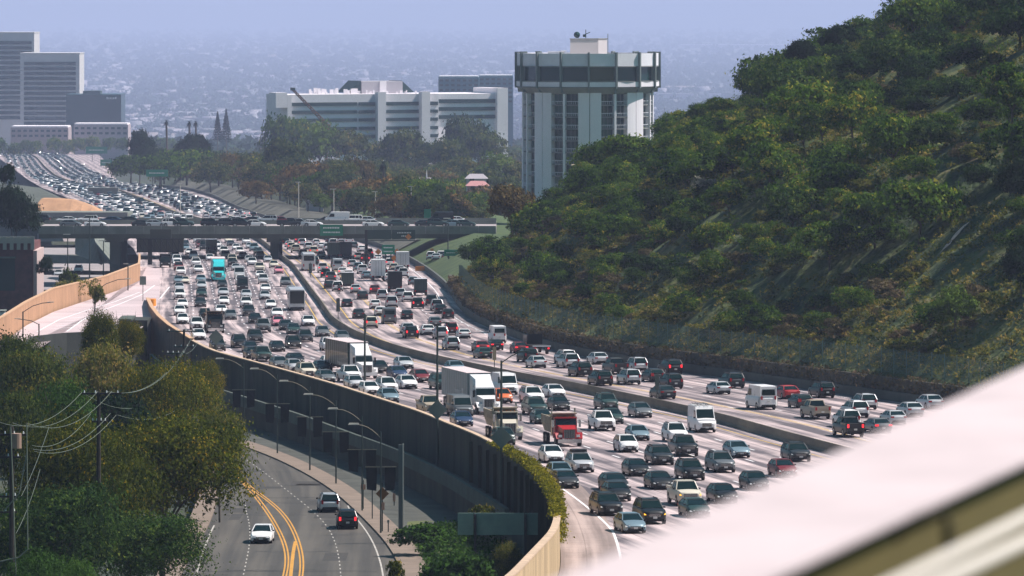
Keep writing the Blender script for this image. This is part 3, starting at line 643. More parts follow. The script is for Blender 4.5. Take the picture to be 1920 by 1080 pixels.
# ------------------------------------------------------------------ trees on the left, between street and ramp
big = [crown_mesh('street_tree_crown', 70 + i, 700, 56, .020, fm_gold, lobes=11, flat=.78) for i in range(2)]
bigd = [crown_mesh('green_tree_crown', 75 + i, 420, 44, .027, m, lobes=10) for i, m in enumerate((foliage_mat('olive_leaves', (.006, .028, .010), (.10, .125, .02), (.28, .21, .03), .34), fm_green, fm_brush))]
bigk = crown_mesh('shaded_tree_crown', 79, 600, 50, .024, fm_shade, lobes=11)  # darkened leaves paint the shade low on the left trees
btr = [trunk_mesh('branching_trunk', 80 + i, m_bark, 8, 1.0, .1, .03, .7) for i in range(2)]
def ptree(x, y, Rpx, d, cm, tm, label, name='street_tree', H=HS, sx=1.0, group=None, z=None, cat='tree', flatp=1.0):
    s = F / d; p = W(x, y, d); gz = zp(d, H) if z is None else z; R = Rpx / s
    return tree(name, (p.x, p.y, gz), R, max(R * .45, p.z - gz), cm, tm, label, group, cat, None, sx)
ptree(305, 900, 184, 452, big[0], btr[0], 'huge spreading golden green tree overhanging the street', sx=.98)
ptree(140, 860, 150, 440, big[1], btr[1], 'wide rust and gold topped tree behind the pole with the cable frame', sx=1.0)
ptree(255, 1040, 120, 425, bigk, btr[0], 'shaded green tree mass low in front of the huge golden tree', sx=1.2)
ptree(100, 985, 120, 415, bigk, btr[1], 'shaded green tree mass at the lower left behind the bright hedge', sx=1.2)
ptree(412, 802, 66, 520, bigd[2], btr[0], 'green golden tree jutting over the dark wall beside the street', sx=1.15)
ptree(310, 720, 96, 560, big[1], btr[1], 'loose golden leaved tree in front of the ramp wall', sx=1.05)
ptree(190, 610, 52, 600, big[0], btr[0], 'golden leaved tree top rising before the striped ramp surface', sx=.8)
ptree(235, 615, 40, 606, big[1], btr[0], 'golden leaved tree top beside the dark concrete chamber', sx=.8)
ptree(180, 690, 85, 575, bigd[2], btr[1], 'olive tree behind the crossarm utility pole', sx=1.1)
ptree(60, 700, 80, 560, bigd[0], btr[0], 'dark green tree left of the utility pole crossarm', sx=1.2)
ptree(110, 760, 80, 505, bigd[1], btr[0], 'bright green topped tree over the black hollow at the left', sx=1.0)
ptree(20, 660, 60, 590, bigd[0], btr[0], 'dark brown green tree at the left edge under the end of the sound wall', sx=1.3)
ptree(20, 790, 90, 500, bigd[0], btr[0], 'dark tree mass at the left edge behind the cable frame pole', sx=1.1)
ptree(230, 790, 80, 530, special['dark'], btr[1], 'very dark tree behind the middle utility pole', sx=1.2)
ptree(385, 700, 45, 640, big[0], None, 'sparse golden sapling in front of the dark retaining wall', sx=.9)
ptree(60, 1065, 60, 400, bigd[1], btr[0], 'bright green clipped hedge tree in the bottom left corner', sx=1.3, name='hedge_tree')
ptree(130, 1075, 50, 402, bigd[1], btr[0], 'bright green bush beside the corner hedge tree at the bottom left', sx=1.3, name='hedge_tree')
ptree(20, 1020, 50, 440, special['dark'], None, 'dark shrub at the left edge above the bright hedge', sx=1.3)
# far left by the brick building and the bush on the ramp
ptree(28, 372, 44, 1040, special['dark'], trunks[0], 'dark rounded tree at the left edge above the brick building', sx=.95, name='dark_tree')
ptree(12, 318, 20, 1046, special['dark2'], None, 'dark ragged tree top at the left edge beside the far freeway', name='dark_tree')
ptree(85, 490, 16, 990, special['dark'], None, 'narrow dark tree beside the pale end of the brick building', name='dark_tree')
ptree(126, 520, 26, 960, crown_mesh('small_gold_crown', 91, 90, 24, .1, fm_gold), None, 'round golden bush behind the tan sound wall', name='golden_bush', cat='bush', sx=1.05)
ptree(178, 545, 19, 800, crown_mesh('thin_crown', 92, 60, 22, .1, fm_brush), trunks[2], 'small thin round tree standing on the ramp by the sound wall', name='ramp_tree', H=HF, sx=1.0)
p = G(150, 566); pts = [(p.x + rng.uniform(-4, 3.5), p.y - .3 - rng.random() * .4 + rng.uniform(-3, 3), p.z + rng.uniform(.8, 3.4)) for i in range(170)]
tag(tuft_cover('wall_vine', [(x, float(G(960 + x / y * F, 566).y) - .4 if False else y, z) for x, y, z in pts], .5, fm_brush, 8, 6), 'green vine hanging over the tan sound wall beside the thin ramp tree', 'vine', kind='stuff')
fm_ivy = foliage_mat('ivy_leaves', (.05, .06, .006), (.26, .24, .02), (.50, .38, .03), .3)
# ivy on the near wall top
pts = []
for i in range(4200):
    d = 401 + 118 * rng.random(); X = float(cL(d)); pts.append((X + rng.uniform(-.6, .12), d, zp(d) + h_par(d) + rng.uniform(-.4, .22) * min(1, (521 - d) / 30)))
for i in range(160): d = rng.uniform(396, 401); pts.append((float(cL(d)) + rng.uniform(-.4, .3), d, zp(d) + h_par(d) + rng.uniform(-1.8, .1)))
tag(tuft_cover('ivy', pts, .26, fm_ivy, 8, 7), 'yellow green ivy spilling over the top of the curved retaining wall', 'ivy', kind='stuff')
# verge shrubs
shr = crown_mesh('shrub_crown', 95, 110, 26, .085, fm_green); shr2 = crown_mesh('verge_shrub_crown', 96, 110, 26, .085, fm_gold)
ptree(905, 958, 22, 480, shr2, None, 'yellow green bush peeping over the blank sign back', name='verge_bush', cat='bush', sx=1.4)
ptree(945, 1040, 40, 425, bigd[2], trunks[0], 'leafy sapling under the blank sign back', name='verge_tree', sx=1.0)
ptree(790, 1000, 30, 480, shr, None, 'green bush behind the thick grey pole on the grass verge', name='verge_bush', cat='bush', sx=1.8)
ptree(740, 1062, 22, 412, shr2, None, 'thin roadside weed bush at the bottom edge of the street', name='verge_bush', cat='bush', sx=.9)
ptree(860, 1060, 42, 420, shr, None, 'low green bush at the bottom edge left of the sign sapling', name='verge_bush', cat='bush', sx=1.8)
pts = []
for i in range(5200):
    d = rng.uniform(386, 505); a = float(cSr(d)) + 2.4; b = float(cL(d)) - .6; x = a + (b - a) * rng.random(); pts.append((x, d, zp(d, HS) + .2 + .7 * math.sin((x - a) / (b - a) * 3.1)))
tuft_cover('verge_weeds', pts, .42, fm_green, 7, 8)

# ------------------------------------------------------------------ valley trees beyond the overpass
def valley_z(d):
    w = min(1, max(0, (2850 - d) / 500)); w = w * w * (3 - 2 * w) * min(1, max(0, (d - 1240) / 60)); return (CZ - 28.8 - SL * d) * w + float(terrain_h(np.float64(d))) * (1 - w)
mb = MB(); rows = []
for d in drange(1245, 2900, .02):
    X = float(cR(d)); z = valley_z(d); rows.append([(X + 12, d, zp(d) - 3)] + [(X + q, d, z + random.uniform(-.3, .3)) for q in (20, 45, 80, 120, 180, 260, 400)] + [(X + 430, d, z - 12)])
struct('valley_ground', mb.grid(rows), mat('valley_grass', (.012, .03, .014), .95, var=.5, scale=9, col2=(.045, .06, .025)), 180)
vk = [crown_mesh('valley_crown', 110 + i, 150, 30, .068, m, lobes=8) for i, m in enumerate((fm_mid, fm_mid, fm_oak, fm_rust, fm_lime))]
vcon = conifer_mesh('conifer_crown', 120, fm_dark); vpalm = palm_mesh('palm_fronds', 121, fm_dark)
m_ptr = mat('palm_trunk', (.12, .09, .06), .9)
ptr = MB().tube([(0, 0, -.1), (.01, 0, .5), (0, 0, 1)], [.022, .016, .014], 7).mesh('palm_trunk', m_ptr, 60)
def vtree(x, ytop, Rpx, d, k, label, name='valley_tree', sx=1.0, group=None):
    s = F / d; gz = valley_z(d); R = Rpx * 1.2 / s; p = W(x, ytop + Rpx * .9, d)
    return tree(name, (p.x, p.y, gz), R, max(R * .6, p.z - gz), k, trunks[hash(label) % 3 if False else int(x) % 3], label, group, 'tree', None, sx)
V = [(262,238,26,2300,special['dark'],'dark rounded tree left of the green gantry sign, tallest above the far bend'),
     (352,246,22,2300,special['dark'],'dark rounded tree top, left one of the pair right of the tall far dark tree'),
     (376,248,16,2310,special['dark'],'dark rounded tree top, right one of the pair beside the conifers'),
     (245,285,36,2250,vk[2],'broad green tree left of the far green sign'),(300,300,40,2150,vk[2],'broad dark green tree directly behind the far green sign'),
     (350,285,46,2200,vk[2],'broad dark green tree under the pair of dark tree tops'),(410,300,38,2150,vk[0],'green tree at the right end of the dark grove'),
     (395,330,36,2000,vk[1],'olive tree below the dark grove over the curving bank'),(460,290,34,2300,vk[0],'grey green tree between the dark grove and the eucalyptus'),
     (525,252,42,1900,vk[1],'tall eucalyptus with an open crown at the middle of the valley'),(545,285,44,1880,vk[0],'right half of the eucalyptus pair with pale limbs'),
     (490,300,34,1850,vk[1],'brownish tree at the left foot of the eucalyptus pair'),(480,335,26,1750,vk[3],'rust orange low tree left under the eucalyptus pair'),
     (640,295,34,1800,vk[1],'olive tree left of the slim dark cypress'),(672,290,26,1850,vk[3],'brownish tree touching the slim cypress on its left'),
     (640,325,30,1700,vk[3],'rust tinted tree in front of the slim cypress'),(765,318,36,1700,vk[1],'yellow olive round tree right of the tall palm'),
     (800,330,30,1750,vk[1],'paler olive tree right of the yellow olive round tree'),(600,365,22,1600,vk[4],'small yellow green tree beside the overpass lamps'),
     (935,285,34,2100,vk[4],'light green tree just left of the round tower'),(915,310,30,1900,vk[0],'grey green tree left of the tower behind small houses'),
     (965,300,26,2000,vk[0],'green tree touching the left side of the round tower'),(850,345,30,1600,vk[1],'yellow green tree right of the small white houses'),
     (822,385,18,1450,vk[4],'small bright green tree behind the right end of the overpass'),(880,360,34,1500,vk[2],'dark green tree left of the rusty hillside trees'),
     (720,262,38,2500,vk[0],'hazy grey green tree below the white building'),(830,265,50,2400,vk[0],'large hazy grey tree right below the white building'),
     (870,205,42,2600,vk[0],'large hazy tree hiding the right wing of the long white building'),(905,235,40,2550,vk[0],'hazy tree at the right end under the long white building'),
     (535,196,38,2620,vk[2],'hazy dark tree at the left end of the long white building'),(575,205,34,2600,vk[2],'hazy dark tree under the orange crane'),
     (600,228,44,2450,vk[4],'hazy light green tree in front of the long white building'),(650,235,38,2450,vk[0],'hazy green tree under the middle of the white building'),
     (1255,200,26,1500,vk[2],'green tree just right of the round tower above the ridge'),(760,235,40,2480,vk[0],'hazy tree under the central pier of the white building'),
     (700,300,30,2200,vk[0],'grey tree behind the tall palm'),(860,290,34,2100,vk[0],'grey tree in the hazy middle left of the light green tree')]
for x, y, r, d, k, lab in V: vtree(x, y, r, d, k, lab)
for x, y, h, d, lab in [(682,322,42,1750,'slim dark cypress left of the tall palm'),(408,212,52,3900,'left conifer of the dark far pair'),(424,208,56,3900,'right taller conifer of the dark far pair')]:
    s = F / d; gz = valley_z(d); p = W(x, y + h / 2, d); t = thing('conifer', lab, 'tree', (p.x, p.y, gz))
    c = link('crown', vcon, t, (0, 0, p.z - gz)); hh = h / s / 2; c.scale = (hh * 1.1, hh * 1.1, hh); k = link('trunk', ptr, t); k.scale = (20, 20, p.z - gz)
for x, y, rp, d, lab in [(719,308,13,1700,'tall fan palm standing alone in the middle of the valley'),(312,228,7,2900,'small far palm at the left of the parking lot'),(355,230,7,2900,'left palm of the far pair'),(367,230,7,2950,'right palm of the far pair')]:
    s = F / d; gz = float(terrain_h(np.float64(d))); p = W(x, y, d); t = thing('palm_tree', lab, 'palm tree', (p.x, p.y, gz)); R = rp / s * 1.1
    c = link('crown', vpalm, t, (0, 0, p.z - gz)); c.scale = (R, R, R * 1.3); k = link('trunk', ptr, t); k.scale = (p.z - gz + 6, p.z - gz + 6, p.z - gz)
cnt = 0
while cnt < 285:                                # the unnamed wood of the valley floor
    d = rng.uniform(1480, 2750); x = rng.uniform(215, 985); X = (x - 960) / F * d
    if X < float(cR(d)) + 22: continue
    yb = (CZ - float(terrain_h(np.float64(d)))) / d * F
    if abs(x - 740) < 70 and d < 1900 : continue
    s = F / d; R = rng.uniform(4.5, 9); tree('valley_tree', (X, d, float(terrain_h(np.float64(d)))), R, R * rng.uniform(.8, 1.6), rng.choice(vk[:4]), None, *((lambda zx, zd: (f'hazy tree {zd} {zx}', f'valley trees, {zd}, {zx}'))('left of the tall eucalyptus' if x < 480 else ('between eucalyptus and tall palm' if x < 719 else 'between tall palm and round tower'), 'just beyond the overpass' if d < 1900 else ('deep in the valley' if d < 2350 else 'below the long white building'))), 'tree'); cnt += 1
for x, y, r_ in ((30, 272, 16), (66, 268, 14), (100, 262, 15), (128, 266, 16), (150, 262, 14), (175, 260, 15), (205, 262, 14), (228, 262, 13), (-5, 262, 18), (48, 266, 13)):
    d = 3850; p = W(x, y, d); gz = float(terrain_h(np.float64(d))); tree('valley_tree', (p.x, d, gz), r_ / F * d, p.z - gz, vk[2], None, 'blue green tree in the row below the banded office towers', 'row of trees below the office towers', 'tree')
for i in range(330):
    d = rng.uniform(1265, 1720); x = rng.uniform(380, 900); X = (x - 960) / F * d
    if X < float(cR(d)) + 17 or any(abs(x - hx) < hw and 1480 < d < hd for hx, hw, hd in ((590, 22, 1650), (662, 24, 1620), (705, 24, 1660), (740, 34, 1600), (797, 20, 1850), (805, 24, 1600), (830, 28, 1610), (893, 24, 1700))): continue
    R = rng.uniform(1.8, 4.4); tree('valley_shrub', (X, d, valley_z(d) - .3), R, R * .7, rng.choice(vk), None, 'bushy shrub among the many right behind the overpass', 'shrubs right behind the overpass', 'shrub')
for i in range(44):
    d = 1330 + i * 25 + rng.uniform(-8, 8); X = float(cR(d)) + rng.uniform(9, 24); R = rng.uniform(4.5, 8.5); tree('bank_tree', (X, d, zp(d) + 1.5), R, R * 1.1, rng.choice(vk[:4]), trunks[i % 3], 'olive green tree on the grey bank right of the far bend', 'trees on the far bend bank', 'tree')
for i in range(26):
    d = rng.uniform(3000, 4600); X = float(cR(d)) + rng.uniform(25, 300); R = rng.uniform(6, 12)
    if (960 + X / d * F) < 990: tree('valley_tree', (X, d, float(terrain_h(np.float64(d)))), R, R, rng.choice(vk[:3]), None, 'blue hazed tree beyond the long white building', 'far hazed trees', 'tree')
# ------------------------------------------------------------------ round hotel tower
m_panel = mat('tower_panel', (0.80, 0.77, 0.82), .7, var=.06, scale=6, stretch=(1, 1, .3)); m_tglass = mat('tower_glass', (.006, .035, .032), .12, spec=.8)
m_tgl2 = mat('tower_curtained_glass', (.04, .10, .09), .35); m_slab = mat('tower_slab', (.22, .23, .23), .8, var=.15, scale=3); m_fin = mat('tower_fin', (.16, .19, .19), .7); m_par = mat('tower_parapet', (.74, .74, .80), .7, var=.08, scale=4)
TD = 1342.0; ts = F / (TD - 15); tc = W(1102, 460, TD); ZT = lambda y: CZ - y / ts
tower = thing('round_tower', 'round white hotel tower with window bays and a dark banded wider crown', 'tower', (tc.x, tc.y, ZT(470)))
o0 = ZT(470); R0 = 15.1
def ring(mb, r0, r1, z0, z1, a0=0, a1=360, n=None, mi=0):       # ring sector; angle 0 faces the camera, positive to the right
    n = n or max(1, int(abs(a1 - a0) / 5)); rows = []
    for i in range(n + 1):
        a = rad(a0 + (a1 - a0) * i / n); s, c = math.sin(a), -math.cos(a)
        rows.append([(r1 * s, r1 * c, z0), (r1 * s, r1 * c, z1), (r0 * s, r0 * c, z1), (r0 * s, r0 * c, z0), (r1 * s, r1 * c, z0)])
    mb.grid(rows, mi)
    if abs(a1 - a0) < 359: mb.add(rows[0][:4], [(3, 2, 1, 0)], mi); mb.add(rows[-1][:4], [(0, 1, 2, 3)], mi)
    return mb
zsh = ZT(180) - o0
ring(MB(), 10, R0 - 1.3, -6, zsh + 3, n=48).build('core', mat('tower_core', (.05, .06, .06), .8), tower, 30)
FH = 2.78; nf = 13
for k in range(8):
    a = k * 45 + 1
    for s in (-1, 1):
        mb = ring(MB(), R0 - 1.6, R0 + .55, -6, zsh + 1.5, a + (0.35 if s > 0 else -10), a + (10 if s > 0 else -.35), 3); mb.build('pier_panel', m_panel, tower)
    ring(MB(), R0 - .4, R0 + .75, -6, zsh + .5, a + 22.5 - .9, a + 22.5 + .9, 1).build('mullion', m_panel, tower)
    for s in (-1, 1):
        b0, b1 = (a + 10, a + 21.6) if s < 0 else (a + 23.4, a + 35)
        for f in range(nf):
            z = zsh + .6 - FH * (f + 1)
            if -90 < (b0 + 180) % 360 - 180 < 90 or True:
                g = ring(MB(), R0 - 1.29, R0 - 1.0, z + .25, z + FH - .02, b0, b1, 2); g.build('window', m_tgl2 if random.random() < .35 else m_tglass, tower)
                for mm in (.33, .66): ring(g2 := MB(), R0 - .99, R0 - .93, z + .25, z + FH - .05, b0 + (b1 - b0) * mm - .25, b0 + (b1 - b0) * mm + .25, 1); g2.build('frame', m_fin, tower)
                mb = ring(MB(), R0 + .3, R0 + .36, z + .85, z + .95, b0, b1, 2)
                for q in range(7): aa = rad(b0 + (b1 - b0) * (q + .5) / 7); x, y = math.sin(aa) * (R0 + .33), -math.cos(aa) * (R0 + .33); mb.box(x - .03, x + .03, y - .03, y + .03, z + .2, z + .9)
                mb.build('balcony_rail', m_par, tower)
for f in range(nf + 1):
    z = zsh + .55 - FH * (f + 1) + .02; ring(MB(), R0 - 1.5, R0 + .4, z - .12, z + .12, n=64).build('floor_slab', m_slab, tower)
# flare and crown drum
rows = []
for i in range(65):
    a = rad(i * 360 / 64); s, c = math.sin(a), -math.cos(a); rows.append([(r * s, r * c, z) for r, z in ((R0 - .2, zsh + .4), (R0 + .3, ZT(176) - o0), (R0 + 2.0, ZT(164) - o0))])
MB().grid(rows).build('flare', m_slab, tower, 30)
RD = 16.9; yb = lambda y: ZT(y) - o0
for i in range(16):
    a0, a1 = i * 22.5 + .7, (i + 1) * 22.5 - .7
    ring(MB(), RD - .9, RD - .1, yb(124), yb(100.5), a0, a1, 1).build('parapet_panel', m_par if a0 < 180 or a0 > 300 else m_par, tower)
    ring(MB(), RD - 1.2, RD - .7, yb(152), yb(126), a0, a1, 1).build('crown_window', m_tglass, tower)
    ring(MB(), RD - .9, RD + .05, yb(163), yb(154), a0, a1, 1).build('sill_panel', m_panel, tower)
    aa = rad(i * 22.5); x, y = math.sin(aa) * RD, -math.cos(aa) * RD; n = Vector((math.sin(aa), -math.cos(aa), 0)); tt = Vector((n.y, -n.x, 0))
    def fin(mb, r0, r1, z0, z1, w=.22): return mb.hexa([n * r0 - tt * w + Vector((0, 0, z0)), n * r1 - tt * w + Vector((0, 0, z0 + (.0))), n * r1 + tt * w + Vector((0, 0, z0)), n * r0 + tt * w + Vector((0, 0, z0)), n * r0 - tt * w + Vector((0, 0, z1)), n * r1 - tt * w + Vector((0, 0, z1)), n * r1 + tt * w + Vector((0, 0, z1)), n * r0 + tt * w + Vector((0, 0, z1))])
    fin(MB(), RD - 1.3, RD + .45, yb(166), yb(98)).build('fin', m_fin, tower); fin(MB(), RD - 2.2, RD - .3, yb(174), yb(166.2)).build('fin_foot', m_fin, tower)
ring(MB(), 0.1, RD - .95, yb(104), yb(103), n=64).build('roof', mat('tower_roof', (.45, .42, .42), .9), tower)
ring(MB(), 0.1, RD - .1, yb(153.7), yb(152.3), n=64).build('crown_floor', m_slab, tower); ring(MB(), 0.1, RD - .1, yb(125.9), yb(124.2), n=64).build('crown_band', m_slab, tower); ring(MB(), 0.1, RD - .3, yb(165.8), yb(163.2), n=64).build('crown_base', m_slab, tower)
# penthouse, dish, masts
mb = MB(); th = rad(28); cx, w, l = 0.2, 7.6, 4.6
def rot(x, y): return (cx + x * math.cos(th) + y * math.sin(th), -x * math.sin(th) * -1 + y * math.cos(th) - 3)
pp = [rot(-w / 2, -l / 2), rot(w / 2, -l / 2), rot(w / 2, l / 2), rot(-w / 2, l / 2)]
mb.prism(pp, yb(103), yb(74)); mb.build('penthouse', mat('penthouse_wall', (.50, .47, .48), .8, var=.06, scale=3), tower)
MB().prism([(x * 1.04, y * 1.04) for x, y in pp], yb(74) + .003, yb(72.5)).build('penthouse_roof', m_slab, tower)
MB().tube([(-2.3, -3, yb(72)), (-2.3, -3, yb(66))], .12).cyl((-2.6, -3.6, yb(66)), .2, .5, 14, axis='y', r2=.75).build('dish', m_tglass, tower)
MB().tube([(-.5, -3, yb(72)), (-.5, -3, yb(56))], .09).tube([(-.9, -3, yb(66)), (.5, -3.2, yb(61))], .1).cyl((-.8, -3.3, yb(70)), .4, .6, 10).build('antenna', m_tglass, tower)
MB().tube([(4.7, -5, yb(104)), (4.7, -5, yb(64))], .08).build('mast', m_fin, tower)
MB().box(-9.5, -5.5, -8, -4, yb(103), yb(97)).tube([(-6.4, -8, yb(103)), (-6.4, -8, yb(96)), (-5.2, -8, yb(96)), (-5.2, -8, yb(100))], .12).build('roof_plant', m_par, tower)
# beige block at the tower foot
p = W(1088, 312, 1250); t = thing('beige_building', 'small beige building corner rising from the trees before the round tower', 'building')
MB().box(p.x - 1.7, p.x + 2.6, p.y, p.y + 8, p.z - 20, p.z).build('wall', mat('beige_wall', (.42, .34, .26), .9), t); MB().box(p.x - 1.9, p.x + 1.2, p.y - .2, p.y + 8.2, p.z + .003, p.z + .25).build('roof', m_cap, t)

# ------------------------------------------------------------------ overpass
BD = 1205.0; bs = F / BD; bz = lambda y: CZ - y / bs; bx = lambda x: (x - 960) / bs
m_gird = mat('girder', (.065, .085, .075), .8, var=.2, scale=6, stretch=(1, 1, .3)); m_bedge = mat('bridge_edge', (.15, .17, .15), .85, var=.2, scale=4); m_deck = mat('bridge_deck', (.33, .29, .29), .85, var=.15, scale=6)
bridge = thing('overpass', 'long road overpass carrying traffic across the freeway on stout piers', 'bridge')
x0, x1, BW = bx(72), bx(930), 34.0
MB().box(x0, x1, BD, BD + BW, bz(438), bz(426)).build('deck', m_deck, bridge)
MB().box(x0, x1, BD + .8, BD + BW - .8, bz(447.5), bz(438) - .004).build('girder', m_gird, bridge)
n = 26
for i in range(n):
    a = x0 + (x1 - x0) * i / n; b = x0 + (x1 - x0) * (i + 1) / n
    MB().box(a + .03, b - .03, BD - .35, BD - .003, bz(439), bz(423.6)).build('barrier_panel', m_bedge, bridge)
    MB().box(a + .03, b - .03, BD + BW + .003, BD + BW + .35, bz(439), bz(420.5)).build('barrier_panel', m_bedge, bridge)
MB().box(x0, x1, BD + BW / 2 - .2, BD + BW / 2 + .2, bz(426) + .002, bz(426) + .85).build('median', m_bedge, bridge)
for px, pw in ((212, 20), (512, 15)):
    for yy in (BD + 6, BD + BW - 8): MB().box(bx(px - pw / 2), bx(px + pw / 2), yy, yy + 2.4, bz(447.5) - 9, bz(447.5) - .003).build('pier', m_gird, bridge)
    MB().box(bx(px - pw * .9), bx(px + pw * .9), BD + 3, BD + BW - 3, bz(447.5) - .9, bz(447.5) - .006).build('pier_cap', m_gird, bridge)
# left approach walls and lower streets
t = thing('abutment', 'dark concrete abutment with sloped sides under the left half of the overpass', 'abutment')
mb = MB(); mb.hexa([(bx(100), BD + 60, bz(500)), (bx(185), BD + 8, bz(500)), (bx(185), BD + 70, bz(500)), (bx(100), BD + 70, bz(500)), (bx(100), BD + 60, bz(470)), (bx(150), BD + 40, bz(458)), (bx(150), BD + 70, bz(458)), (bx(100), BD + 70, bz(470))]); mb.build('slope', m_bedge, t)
mb = MB()
for ya, yb_, dz in ((452, 468, 2.2), (473, 486, 1.2), (498, 512, .5), (517, 545, .2)):
    a, b, c, d_ = G(70, yb_, HS), G(330, yb_, HS), G(330, ya, HS), G(70, ya, HS); mb.add([q + Vector((0, 0, dz)) for q in (a, b, c, d_)], [(0, 1, 2, 3)])
struct('lower_street', mb, mat('lower_street', (.30, .27, .27), .85, var=.15, scale=8))
t = thing('street_barrier', 'low wall between the lower streets left of the overpass pier', 'barrier'); a, b = G(80, 492, HS), G(225, 497, HS)
mb = MB(); mb.hexa([a, b, b + Vector((0, 1, 0)), a + Vector((0, 1, 0)), a + Vector((0, 0, 2.0)), b + Vector((0, 0, 2.0)), b + Vector((0, 1, 2.0)), a + Vector((0, 1, 2.0))]); mb.build('wall', m_bedge, t)
# tan bank walls above the overpass on the left, sloped back to catch sun
t = thing('ramp_wall', 'long tan wall with a curved top above the left end of the overpass', 'wall')
P = [W(x, y, 1330) for x, y in ((55, 402), (72, 375), (100, 375.5), (130, 378), (150, 384), (168, 391), (182, 398), (186, 402))]; mb = MB()
b0 = CZ - 403 / F * 1330
for p, q in zip(P[:-1], P[1:]): mb.hexa([(p.x, p.y, b0), (q.x, q.y, b0), (q.x, q.y + 16, b0), (p.x, p.y + 16, b0), (p.x, p.y + 8, max(p.z, b0 + .1)), (q.x, q.y + 8, max(q.z, b0 + .1)), (q.x, q.y + 16, max(q.z, b0 + .1)), (p.x, p.y + 16, max(p.z, b0 + .1))])
mb.build('wall', m_tan, t)
t = thing('ramp_bridge', 'low grey ramp bridge with a dark gap beneath left of the packed far lanes', 'bridge')
a, b = W(50, 398, 1310), W(245, 398, 1310); MB().box(a.x, b.x, 1300, 1318, CZ - 403.5 / F * 1310, CZ - 398 / F * 1310).build('deck', m_bedge, t); MB().box(a.x, b.x, 1299.5, 1300 - .01, CZ - 404 / F * 1310, CZ - 395 / F * 1310).build('edge', m_deck, t)
for x in (90, 150, 228): MB().box(W(x, 0, 1310).x, W(x, 0, 1310).x + 1.2, 1303, 1308, CZ - 440 / F * 1310, CZ - 403.6 / F * 1310).build('pier', m_gird, t)
t = thing('far_bank_wall', 'grey bank wall between the far bend lanes and the nearer lanes', 'wall')
a, b = W(165, 366, 2090), W(222, 366, 2090); MB().box(a.x, b.x, 2090, 2094, a.z - 1, CZ - 352 / F * 2090).build('wall', m_bedge, t)
mb = MB(); P = [(20, 345), (75, 352), (130, 378), (160, 398), (60, 400), (20, 380)]; mb.add([W(x, y, 1500 + (400 - y) * 14) for x, y in P], [tuple(range(6))]); struct('bank', mb, mat('bank_scrub', (.07, .08, .06), .95, var=.4, scale=10))
mb = MB(); rows = []
for d in drange(1260, 2300, .02):
    X = float(cR(d)) + .5; rows.append([(X, d, zp(d) + .3), (X + 5, d, zp(d) + 3.0), (X + 14, d, zp(d) + 2.2), (X + 30, d, zp(d) - 6.6)])
struct('bank', mb.grid(rows), mat('grey_bank', (.085, .085, .065), .95, var=.3, scale=9), 60)
# grassy bank right of the southbound lanes under the overpass
mb = MB(); rows = []
for d in drange(985, 1500, .012):
    X = float(cR(d)) + .6; hgt = 1.0 + 4.6 * min(1, (d - 985) / 90); rows.append([(X, d, zp(d) + .1), (X + 6, d, zp(d) + hgt * .55 + random.uniform(-.2, .2)), (X + 14, d, zp(d) + hgt), (X + 44, d, zp(d) + hgt * .8 + random.uniform(-.3, .3)), (X + 90, d, zp(d) - 4)])
struct('grass_bank', mb.grid(rows), mat('bank_grass', (.02, .055, .014), .95, var=.4, scale=4, col2=(.085, .115, .03)), 60)

# ------------------------------------------------------------------ long white building, office towers, others
m_white_b = mat('white_building', (.84, .79, .82), .8, var=.05, scale=15); m_dkwin = mat('dark_window_band', (.02, .05, .05), .6, spec=.2)
def banded(name, label, x0, x1, ytop, ybot, d, depth_m, wall, bands, band_mat, crownh=3.5, ground=None, cat='building', border=1.2, rz=0, side=None):
    s = F / d; w = (x1 - x0) / s; h = (ybot - ytop) / s; c = W((x0 + x1) / 2, ytop, d); gz = float(terrain_h(np.float64(d))) if ground is None else ground
    t = thing(name, label, cat, (c.x, c.y, gz), (0, 0, rz)); H = c.z - gz
    MB().box(-w / 2, w / 2, 0, depth_m, 0, H).build('wall', wall, t)
    MB().box(-w / 2 - .3, w / 2 + .3, -.3, depth_m + .3, H + .003, H + .8).build('roof', wall, t)
    for (ya, yb_) in bands:
        za, zb = H - (yb_ - ytop) / s, H - (ya - ytop) / s
        MB().box(-w / 2 + border, w / 2 - border, -.45, -.01, za, zb).build('window_band', band_mat, t)
        nn = max(2, int(w / 9)); mb = MB()
        for i in range(1, nn): x = -w / 2 + border + (w - 2 * border) * i / nn; mb.box(x - .18, x + .18, -.5, -.455, za, zb)
        tag(mb.build('mullion', mat('far_mullion', (.07, .11, .11), .6), t), kind='stuff')
    return t
m_off = mat('office_wall', (.58, .56, .56), .75, var=.05, scale=20); m_offg = mat('office_glass', (.003, .03, .028), .6, spec=.15)
banded('office_tower', 'taller of the two white banded office towers, at the left edge of the picture', -30, 64, 62, 262, 4700, 55, m_off, [(77 + 9.35 * i, 83.5 + 9.35 * i) for i in range(16)], m_offg, border=2)
banded('office_tower', 'lower white banded office tower right of the taller one', 38, 149, 101, 262, 4560, 50, m_off, [(116 + 9.35 * i, 122.5 + 9.35 * i) for i in range(14)], m_offg, border=3)
t = banded('glass_office', 'dark boxy glass office block with pale lettering below the banded towers', 124, 227, 179, 262, 4200, 45, mat('dark_glass_wall', (.018, .06, .07), .25), [], m_offg)
MB().box(-9, 4, 14, 34, t.location.z * 0 + (CZ - 179 / F * 4200) - t.location.z + .9, (CZ - 171 / F * 4200) - t.location.z).build('plant_room', mat('plant_room', (.05, .09, .09), .7), t)
mb = MB(); zz = (CZ - 186 / F * 4200) - t.location.z; xx = 9.5
for wd in (1.1, .8, 1.0, .6, 1.0, 1.2): mb.box(xx, xx + wd, -.7, -.4, zz, zz + 1.3 + .4 * (wd > 1)); xx += wd + .35
mb.build('lettering', mat('sign_letters', (.75, .75, .8), .5), t)
